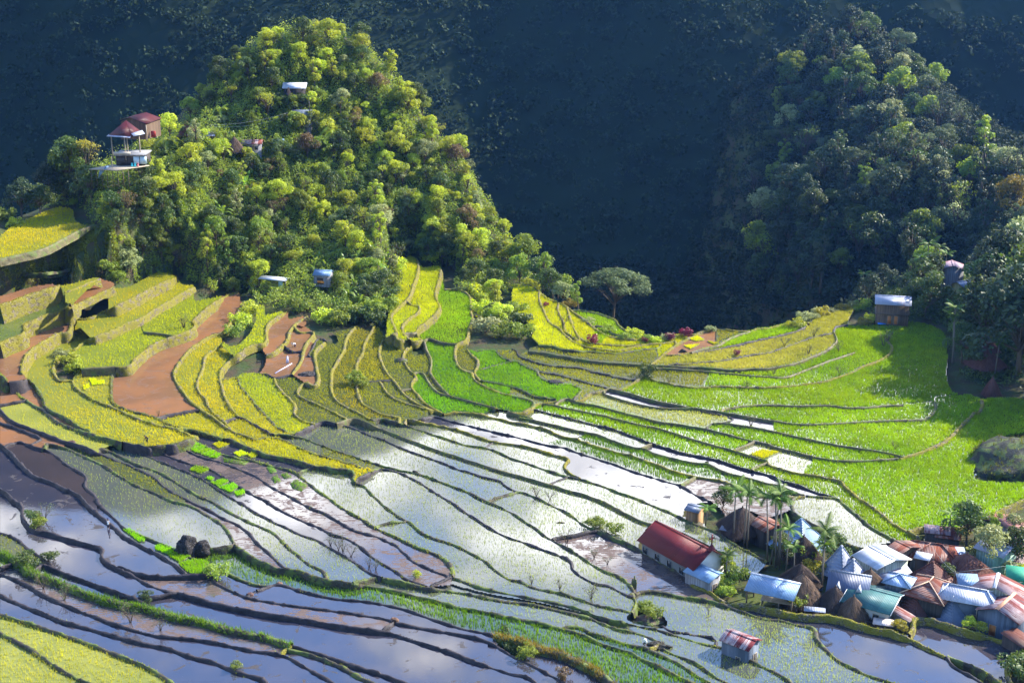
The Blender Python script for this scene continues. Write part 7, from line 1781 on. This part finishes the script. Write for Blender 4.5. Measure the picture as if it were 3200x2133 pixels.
for i, (s, sc, lb) in enumerate((("F 685,1185", 1.1, "bare shrub on the dark dike, uppermost of the row"), ("F 760,1230", 1.0, "second bare shrub of the row on the dark dike"), ("F 800,1240", 1.25, "widest bare shrub of the row on the dark dike"), ("F 875,1290", 1.1, "bare shrub low in the row on the dark dike"), ("F 1040,1390", 1.0, "dark forked shrub against white water"), ("F 1100,1410", 1.0, "upright shrub beside the forked one"),
    ("H 590,805", 1.5, "leafy twig bush in the broken-mud paddy, left"), ("H 1200,1010", 1.5, "leafy twig bush in the broken-mud paddy, middle"), ("H 1475,1085", 1.2, "thin twig bush in the broken-mud paddy, right"), ("H 400,700", 1.4, "twig bush by the clodded mud dike"), ("J 440,705", 1.0, "twiggy shrub in the pale paddy left of the weedy mound"), ("J 725,795", 1.5, "taller twiggy shrub by the weedy mound"), ("J 180,655", .8, "faint twig left on the dike below the big white paddy"), ("J 500,285", 1.4, "twiggy bush at the churned plot's upper corner"), ("J 755,415", 1.1, "dead shrub in the white churned plot"), ("J 875,480", .9, "smaller dead shrub in the white churned plot"),
    ("G 225,735", 1.2, "dark shrub on the dike above the floating log"), ("G 348,765", 1.2, "thin seedling tree on the dike above the floating log"), ("G 2195,90", 1.7, "wide bare shrub by the white pool"), ("d 1760,500", 1.0, "green-grey shrub on the lime field's bund"), ("C 1440,1165", 1.0, "dry shrub in the olive plot"), ("C 1820,1210", 1.0, "dry shrub under the bright green wedge"), ("C 2160,1215", 1.2, "dry shrub beside the pale bund"), ("D 660,1090", 1.2, "dry shrub on the pale sunlit bund"), ("D 420,740", 1.4, "dry shrub on the tan terrace's dike"), ("D 150,830", 1.5, "big dry shrub on the tan terrace's dike"), ("D 370,900", 1.4, "dry shrub above the green bund"), ("D 1060,830", 1.9, "tangle of dry shrubs at the end of the pale bund"), ("D 1100,780", 1.7, "leafy end of the tangle on the pale bund"), ("D 650,880", 1.5, "dry shrub in the shadow's edge"), ("D 50,1090", 1.4, "dry scrub at the green bund's bend"), ("F 825,460", .9, "lone bare twig on the forked dike"), ("A 1690,655", 1.9, "dead brown bush on the yellow-green terrace"), ("E 410,960", 1.6, "bare sapling above the bushy S-bend"), ("A 1455,1470", .7, "tiny sapling at the brown paddy's foot"), ("C 470,650", 1.6, "dead shrub on the bund between saddle fields"))):
    c = ground_at(s); p = TW_[i % 2]
    place(p, c.x, c.y, c.z + .1, sc, random.uniform(0, 6), lb, "shrub", TG)
for s, kd, cl, sc, lb in (("H 2010,610", 'bush', 'green', 1.05, "leafy bush at the end of the seedling beds"), ("J 740,130", 'bush', 'green', .75, "broad-leaved taro clump on the dike left of the church"), ("J 810,130", 'bush', 'green', .7, "second taro clump on the dike left of the church"), ("J 950,190", 'bush', 'green', .85, "taro clump nearest the churned plot"), ("J 1180,930", 'bush', 'green', .7, "leafy plants on the back of the weedy mound"), ("J 1310,980", 'bush', 'green', .8, "leafy plants on the front of the weedy mound"), ("J 1240,915", 'bush', 'green', .65, "plants topping the weedy mound"),
    ("E 300,960", 'bush', 'dark', .85, "dark green bush inside the S-bend dike"), ("E 350,1010", 'bush', 'green', .75, "smaller bush at the foot of the S-bend"), ("E 450,1330", 'bush', 'dark', .7, "dark bush at the little rice plot's corner"), ("E 250,1370", 'bush', 'dark', .9, "dark bush on the grassy dike's upper end"), ("H 1350,800", 'bush', 'dark', .6, "dark bush at the end of the short cross dike"), ("H 2170,1440", 'bush', 'green', .45, "green taro on the reddish brown dike"),
    ("K 1205,1060", 'bush', 'gold', .6, "yellow bush by the stone retaining wall"), ("K 350,440", 'bush', 'green', 1.1, "leafy bushes behind the open shelter"), ("K 420,560", 'bush', 'gold', .9, "yellow-green bush by the palms' feet"), ("K 590,470", 'broad', 'dark', .75, "dark leafy tree right of the palm with two crowns' height"), ("K 280,850", 'bush', 'green', .8, "bush beside the open shelter's floor"), ("J 1960,700", 'bush', 'green', 1.1, "bush below the church annex"), ("J 2090,610", 'bush', 'green', .9, "bush between annex and shelter"), ("J 1950,770", 'bush', 'green', .9, "bush at the village's stone wall"), ("J 1720,670", 'bush', 'pale', .9, "dry bush at the annex corner"), ("J 1975,590", 'tall', 'lime', .5, "little tree under the church's palm"),
    ("K 1130,560", 'round', 'dark', .5, "small dark tree between the village's white and teal roofs"), ("K 1640,650", 'round', 'dark', .5, "small dark tree behind the dull white hip roof"), ("K 140,420", 'round', 'dark', .7, "dark tree at the feet of the tall palm clump"), ("K 60,300", 'bush', 'dark', 1.3, "dark bush at the feet of the tall palm clump"), ("K 1840,1050", 'bush', 'lime', .6, "plants on the blue pond's rim, left"), ("K 1940,1075", 'bush', 'lime', .55, "plants on the blue pond's rim, middle"), ("K 2040,1105", 'bush', 'green', .6, "plants on the blue pond's rim, right"), ("K 1820,330", 'broad', 'dark', .95, "tree behind the patched shack"), ("K 1900,260", 'round', 'green', .9, "rounded tree left of the green gable"), ("K 2030,560", 'broad', 'pale', .95, "pale tree in the right village cluster"), ("K 2090,440", 'tall', 'green', .75, "slender tree in front of the green gable"), ("K 2230,560", 'broad', 'dark', .9, "dark tree by the green painted wall"), ("K 2170,330", 'broad', 'pale', .7, "pale leafy tree right of the green gable"), ("K 2320,420", 'bush', 'green', 1.4, "bush at the right edge above the green wall"), ("K 2350,700", 'bush', 'lime', 1.3, "bush at the right edge by the half-rusted roof"),
    ("K 2330,1480", 'bush', 'dark', 1.5, "dark green bush in the bottom right corner"), ("K 2290,1560", 'bush', 'dark', 1.3, "low bush in the bottom right corner"), ("I 2270,1170", 'bush', 'dark', .7, "dark bush at the brown bank's upper end"), ("I 2330,1230", 'bush', 'dark', .7, "second green bush at the brown bank's upper end"), ("J 20,1290", 'bush', 'dark', .6, "bush by the dark corner pond, left"), ("J 130,1330", 'bush', 'green', .8, "bush by the dark corner pond, right"), ("J 490,1520", 'bush', 'rust', .6, "brownish plant on the corner pond's dike"), ("C 1262,1110", 'bush', 'dark', 1.1, "dark bush where the channel meets the bright field"),
    ("C 1750,680", 'tall', 'green', .42, "small upright tree on the far rim"), ("C 1830,690", 'bush', 'pale', .7, "pale shrub on the far rim"), ("G 1930,900", 'broad', 'dark', .55, "dark bushy tree beside the small blue-roofed shed"), ("B 905,1180", 'bush', 'green', 1.1, "bushy tuft on the stone wall at the fan's centre"), ("B 980,1200", 'bush', 'green', .8, "smaller tuft beside the fan's bushy wall"), ("B 1250,300", 'bush', 'green', 1.7, "bush along the left of the yellow strips, upper"), ("B 1225,420", 'bush', 'dark', 1.7, "dark bush along the left of the yellow strips"), ("B 1300,150", 'bush', 'lime', 1.6, "bright bush at the head of the left yellow strip"), ("B 1180,540", 'bush', 'green', 1.8, "bush along the left of the yellow strips, lower"), ("B 1130,640", 'bush', 'dark', 1.6, "dark bush at the foot of the yellow strips"), ("B 1080,560", 'bush', 'green', 1.9, "bush above the right fan paddy"), ("B 980,600", 'bush', 'dark', 1.8, "dark bush above the mid fan paddy"), ("B 880,590", 'bush', 'green', 1.7, "bush above the wet green fan paddy"), ("B 760,640", 'bush', 'green', 1.7, "bush above the grey paddy with the farmer"), ("B 640,620", 'bush', 'lime', 1.5, "bright bush right of the small brown paddy"), ("B 420,500", 'bush', 'green', 1.5, "bush behind the small brown paddy"), ("B 1620,60", 'bush', 'lime', 1.6, "bush at the head of the right yellow strip"), ("B 2080,560", 'bush', 'lime', 1.9, "bush on the slope right of the emerald column, upper"), ("B 2120,700", 'bush', 'pale', 1.9, "pale bush on the slope right of the emerald column"), ("B 2230,620", 'bush', 'green', 1.9, "bush on the slope between column and saddle"), ("B 2270,760", 'bush', 'green', 1.7, "lower bush between column and saddle"), ("B 2060,430", 'bush', 'lime', 1.9, "bush above the emerald column"), ("A 620,1000", 'bush', 'lime', 1.3, "bright bush on the slope inside the golden paddy's bend"), ("A 690,1080", 'bush', 'lime', 1.2, "lower bright bush inside the golden paddy's bend"), ("A 560,960", 'bush', 'pale', 1.0, "upper bush inside the golden paddy's bend"), ("A 2200,650", 'bush', 'lime', 1.6, "bright fern bank right of the brown paddy"), ("A 2280,560", 'bush', 'lime', 1.5, "upper fern bank right of the brown paddy"), ("A 2140,740", 'bush', 'green', 1.3, "lower fern bank right of the brown paddy"), ("A 1150,180", 'bush', 'pale', 1.3, "pale shrub above the upper yellow strip"), ("A 1000,150", 'bush', 'green', 1.4, "shrub beside the second terrace"), ("A 1080,240", 'bush', 'green', 1.2, "shrub hanging over the narrow brown terrace"), ("A 1170,120", 'bush', 'pale', 1.5, "big pale shrub over the terraces"), ("C 60,640", 'bush', 'dark', 1.6, "dark bush at the yellow saddle field's left edge"), ("C 100,760", 'bush', 'green', 1.6, "bush at the saddle field's lower left corner"), ("C 60,560", 'bush', 'green', 1.5, "green bush on the slope left of the saddle")):
    sprig(kd, cl, s, sc, lb, "tree" if kd != 'bush' else "shrub", None, -.05)
c = ground_at("J 1120,700"); m = MB()
for x, h_ in ((-.2, 1.6), (.05, 2.1), (.25, 1.5)): m.tube([(x, 0, -.2), (x * 1.2, .05, h_ * .6), (x * 1.1, 0, h_)], [.13, .16, .10], 7)
o = m.build("stump", m_bark("cactus_like", (.13, .14, .06)), None, True); o.location = c; tag(o, "cactus-like stump at the corner of the churned plot", "stump")
sprig('bush', 'lime', "F 1480,1470", .4, "spiky yucca on the churned strip's mud bank", "plant")
# poles and wires
def pole(top, base, z, label, bm_=M_TWIG):
    B = ptz(base, z) if z is not None else Vector(hit(*path(base)[0], 300)); p = path(top)[0]; a, b, c = ray(p[0], p[1]); H = CAMZ + float(c) * (B.y / float(b)) - B.z
    m = MB(); m.tube([(0, 0, -.5), (0, 0, H)], [.13, .09], 7); r = empty("utility_pole", B); m.build("pole", bm_, r); k = MB(); k.box(-.6, -.05, H - .35, .6, .05, H - .25); k.build("cross_arm", bm_, r); tag(r, label, "pole"); return B + Vector((0, 0, H - .2))
def wire(a, b, sag, label):
    P = [a.lerp(b, t / 14) - Vector((0, 0, sag * 4 * (t / 14) * (1 - t / 14))) for t in range(15)]; m = MB(); m.tube(P, .022, 4); o = m.build("power_line", m_plain("wire", (.30, .32, .30), .5, .3, .1)); tag(o, label, "power line", "power lines")
pt = pole("K 1698,540", "K 1690,800", .4, "dark wooden power pole above the grey tin pyramid")
wire(pt, Vector((118, 205, 4)), .8, "power line running from the village pole down to the right"); wire(pt, ptz("K 2340,640", 4.5), .7, "power line from the village pole to the half-rusted roof"); wire(pt, ptz("K 1500,300", 5.6), .4, "power line from the village pole back to the rusty hip roof")
p1 = pole("S 904,352", "S 900,412", None, "bare pole on the hill below the blue-grey roof", M_BARKP); p2 = pole("S 663,388", "S 662,432", None, "pole beside the long pale hill roof", M_BARKP)
wire(p1 + Vector((0, 0, .1)), p2, .8, "upper power line between the two hill poles"); wire(p1 - Vector((0, 0, .6)), p2 - Vector((0, 0, .4)), 1.2, "lower power line between the two hill poles")
# bits in the village
c = ptz("K 2230,1085", .6); r = tag(empty("laundry_line", c, .25), "dark and blue washing on a low line beside the slate-blue stilt house", "laundry"); m = MB(); m.tube([(-1.4, 0, 1.1), (1.6, 0, 1.1)], .015, 4); m.build("line", DARKW, r)
for i, cc in enumerate(((.05, .3, .25), (.7, .7, .72), (.03, .03, .06), (.04, .04, .05), (.05, .12, .4))): m = MB(); m.box(-1.3 + i * .55, -.02, .35, -.95 + i * .55, .02, 1.09); m.build("garment", m_plain(f"wash_{i}", cc, .9, .1, .1), r)
c = ptz("K 1905,1030", .5); m = MB(); m.tube([(0, 0, -.3), (0, 0, 2.4)], .05, 5); m.slab([(-.1, -.2, 2.3), (1.2, .5, 3.0), (1.1, .8, 3.0), (-.2, .1, 2.3)], .04); o = m.build("signless_post", PALEP); o.name = "pole_awning"; o.location = c; tag(o, "thin post with a sloping pale board left of the slate-blue stilt house", "post")
pv = path("B 290,970"); c = ground_at("B 290,985"); m = MB(); m.slab([(-.35, 0, .05), (.35, 0, .05), (.15, .1, 1.6), (-.1, .1, 1.6)], .02); o = m.build("plastic_flag", m_plain("pale_plastic", (.6, .62, .8), .4, .4, .05)); o.location = c; tag(o, "pale lilac plastic sheet standing in the brown corner pond", "sheet")
c1, c2 = ground_at("B 175,1080"), ground_at("B 330,990"); m = MB(); m.tube([c1 + Vector((0, 0, .12)), c2 + Vector((0, 0, .12))], .09, 5); o = m.build("plastic_pipe", m_plain("lilac_pipe", (.55, .55, .75), .4)); tag(o, "long lilac pipe lying in the brown corner pond", "pipe")
# people
SKIN = m_plain("skin", (.23, .12, .07), .6, .3, .08); HAIR = m_plain("hair", (.012, .010, .010), .5, .3, .1)
def person(loc, rz, label, shirt, lower, lean=0.0, crouch=0.0, arms=((.25, -.1, .9), (-.25, -.1, .9)), hat=None, skirt=False, carry=None, step=.12):
    """one skinned body (front = -Y) plus hair, shirt and lower garment"""
    root = tag(empty("person", loc, rz), label, "person")
    hz = .88 - .55 * crouch; S, C = math.sin(lean), math.cos(lean)
    pel = Vector((0, .18 * S + .1 * crouch, hz)); up = lambda d, x=0.0, f=0.0: pel + Vector((x, -S * d - C * f, C * d - S * f))
    nd = {'pel': (pel, .125), 'waist': (up(.22), .115), 'chest': (up(.42), .135), 'neckb': (up(.54), .06), 'neck': (up(.60), .055), 'jaw': (up(.66, 0, .03), .075), 'head': (up(.74, 0, .02), .098), 'top': (up(.82), .065), 'nose': (up(.72, 0, .125), .014)}
    ed = [('pel', 'waist'), ('waist', 'chest'), ('chest', 'neckb'), ('neckb', 'neck'), ('neck', 'jaw'), ('jaw', 'head'), ('head', 'top'), ('head', 'nose')]
    for i, s in enumerate((1, -1)):
        sh = up(.50, s * .17); hand = Vector(arms[i]); el = (sh + hand) / 2 + Vector((s * .07, .07, -.03))
        nd.update({f'sh{i}': (sh, .062), f'el{i}': (el, .043), f'wr{i}': (hand, .027), f'pa{i}': (hand + (hand - el).normalized() * .07, .030)}); ed += [('chest', f'sh{i}'), (f'sh{i}', f'el{i}'), (f'el{i}', f'wr{i}'), (f'wr{i}', f'pa{i}')]
        d = (hand - el).normalized(); sd = d.cross(Vector((0, 1, .3))).normalized()
        for k in range(4):
            b = nd[f'pa{i}'][0] + sd * (k - 1.5) * .018 + d * .02; L = (.065, .075, .07, .055)[k]
            nd[f'f{i}{k}a'] = (b + d * L * .5, .009); nd[f'f{i}{k}b'] = (b + d * L + Vector((0, -.015, -.01)), .007); ed += [(f'pa{i}', f'f{i}{k}a'), (f'f{i}{k}a', f'f{i}{k}b')]
        tb = nd[f'wr{i}'][0] + sd * -.035 + d * .035; nd[f't{i}a'] = (tb, .010); nd[f't{i}b'] = (tb + d * .035 - sd * .01, .008); ed += [(f'wr{i}', f't{i}a'), (f't{i}a', f't{i}b')]
        hp = pel + Vector((s * .09, 0, -.04)); an = Vector((s * .10, s * step + .02, .06)); kn = (hp + an) / 2 + Vector((s * (.02 + .1 * crouch), -.03 - .42 * crouch, .05 + .15 * crouch))
        nd.update({f'hp{i}': (hp, .092), f'kn{i}': (kn, .062), f'an{i}': (an, .040), f'to{i}': (an + Vector((0, -.17, -.04)), .035)}); ed += [('pel', f'hp{i}'), (f'hp{i}', f'kn{i}'), (f'kn{i}', f'an{i}'), (f'an{i}', f'to{i}')]
    keys = list(nd); me = bpy.data.meshes.new("person_body"); me.from_pydata([nd[k][0] for k in keys], [(keys.index(a), keys.index(b)) for a, b in ed], [])
    o = bpy.data.objects.new("body", me); COL.objects.link(o); o.modifiers.new("skin", 'SKIN'); ss = o.modifiers.new("sub", 'SUBSURF'); ss.levels = ss.render_levels = 1
    for k, v in zip(keys, me.skin_vertices[0].data): v.radius = (nd[k][1],) * 2; v.use_root = k == 'pel'
    dg = bpy.context.evaluated_depsgraph_get(); m2 = bpy.data.meshes.new_from_object(o.evaluated_get(dg)); o.modifiers.clear(); o.data = m2; m2.materials.append(SKIN); o.parent = root
    h = MB(); h.tube([up(.66, 0, -.07), up(.74, 0, -.05), up(.82, 0, -.02), up(.865, 0, .0)], [.075, .112, .098, .03], 10); h.build("hair", HAIR, root, True)
    g = MB(); g.tube([up(-.02), up(.2), up(.42), up(.52)], [.175, .15, .185, .10], 10)
    for i in (0, 1): a, b = nd[f'sh{i}'][0], nd[f'el{i}'][0]; g.tube([a.lerp(nd['chest'][0], .4), a, b], [.10, .085, .062], 8)
    g.build("shirt", shirt, root, True)
    g = MB()
    if skirt: k = (nd['kn0'][0] + nd['kn1'][0]) / 2; g.tube([up(.06), pel + Vector((0, 0, -.08)), k + Vector((0, .03, -.02))], [.155, .19, .21], 12); g.build("skirt", lower, root, True)
    else:
        g.tube([up(.07), pel + Vector((0, 0, -.08))], [.155, .165], 10)
        for i in (0, 1): g.tube([nd[f'hp{i}'][0] + Vector((0, 0, .05)), nd[f'kn{i}'][0], nd[f'an{i}'][0] + Vector((0, 0, .1))], [.12, .085, .065], 8)
        g.build("trousers", lower, root, True)
    if hat: g = MB(); g.tube([up(.80), up(.82), up(.90), up(.95)], [.20, .17, .10, .02], 12); g.build("hat", hat, root, True)
    if carry: g = MB(); g.tube([up(.86, .03), up(.95, .05), up(1.08, .06)], [.05, .13, .09], 8); g.build("head_bundle", carry, root, True)
    return root
CW, CD, CN = m_plain("white_cotton", (.72, .70, .68), .9, .1, .08), m_plain("dark_cotton", (.02, .014, .022), .9, .1, .2), m_plain("navy_cotton", (.03, .03, .09), .9, .1, .2)
c = ground_at("E 998,1030"); person(c - Vector((0, 0, .16)), 2.6, "person in a white shirt and dark skirt wading beside the long mud dike", CW, CD, .12, 0, ((.2, -.22, .95), (-.2, -.2, .98)), None, True, CN)
c = ground_at("E 1352,246"); person(c + Vector((0, 0, .1)), -1.2, "stooping person in dark clothes at the edge of the big golden paddy", CD, CD, .75, .1, ((.18, -.55, .45), (-.18, -.5, .5)))
c = ground_at("B 356,836"); person(c - Vector((0, 0, .12)), -1.45, "farmer bent double in the grey paddy, white shirt over dark blue trousers", CW, CN, 1.35, .05, ((.2, -.6, .12), (-.2, -.55, .15)), CW)
c = ground_at("J 1226,1236"); person(c + Vector((0, 0, .2)), -.5, "worker in white crouching on the green inner dike", CW, CD, .6, .85, ((.2, -.5, .25), (-.2, -.5, .25)), CW)
# a bird on the mud dike
c = ground_at("E 905,882"); m = MB(); m.tube([(-.28, 0, .30), (-.12, 0, .36), (.08, 0, .42), (.18, 0, .50), (.26, 0, .52), (.34, 0, .51)], [.02, .07, .09, .05, .05, .01], 7)
for s in (-1, 1): m.tube([(.02, s * .04, .36), (.03, s * .04, .0)], .012, 4)
o = m.build("bird", HAIR, None, True); o.location = c + Vector((0, 0, .3)); tag(o, "small dark bird on the long mud dike", "bird")
# ------------------------------------------------------------------ the air of the valley
hz = MB(); hz.box(-700, -30, -85, 720, 760, 122)
t = NT("haze_air"); v = t.node("ShaderNodeVolumePrincipled", {'Color': (.14, .38, 1.0, 1), 'Density': HAZE, 'Anisotropy': .5, 'Absorption Color': (0, 0, 0, 1)})
t.l.new(v.outputs[0], t.out.inputs['Volume'])
ho = hz.build("haze", t.m); tag(ho, "thin blue haze filling the valley", "haze", None, 'stuff')
for p_ in list(PRO.values()) + BANS + PALMS + FERNS + TW_:             # plants that found no place
    if not p_[1]:
        for ch_ in list(p_[0].children): bpy.data.objects.remove(ch_)
        bpy.data.objects.remove(p_[0])
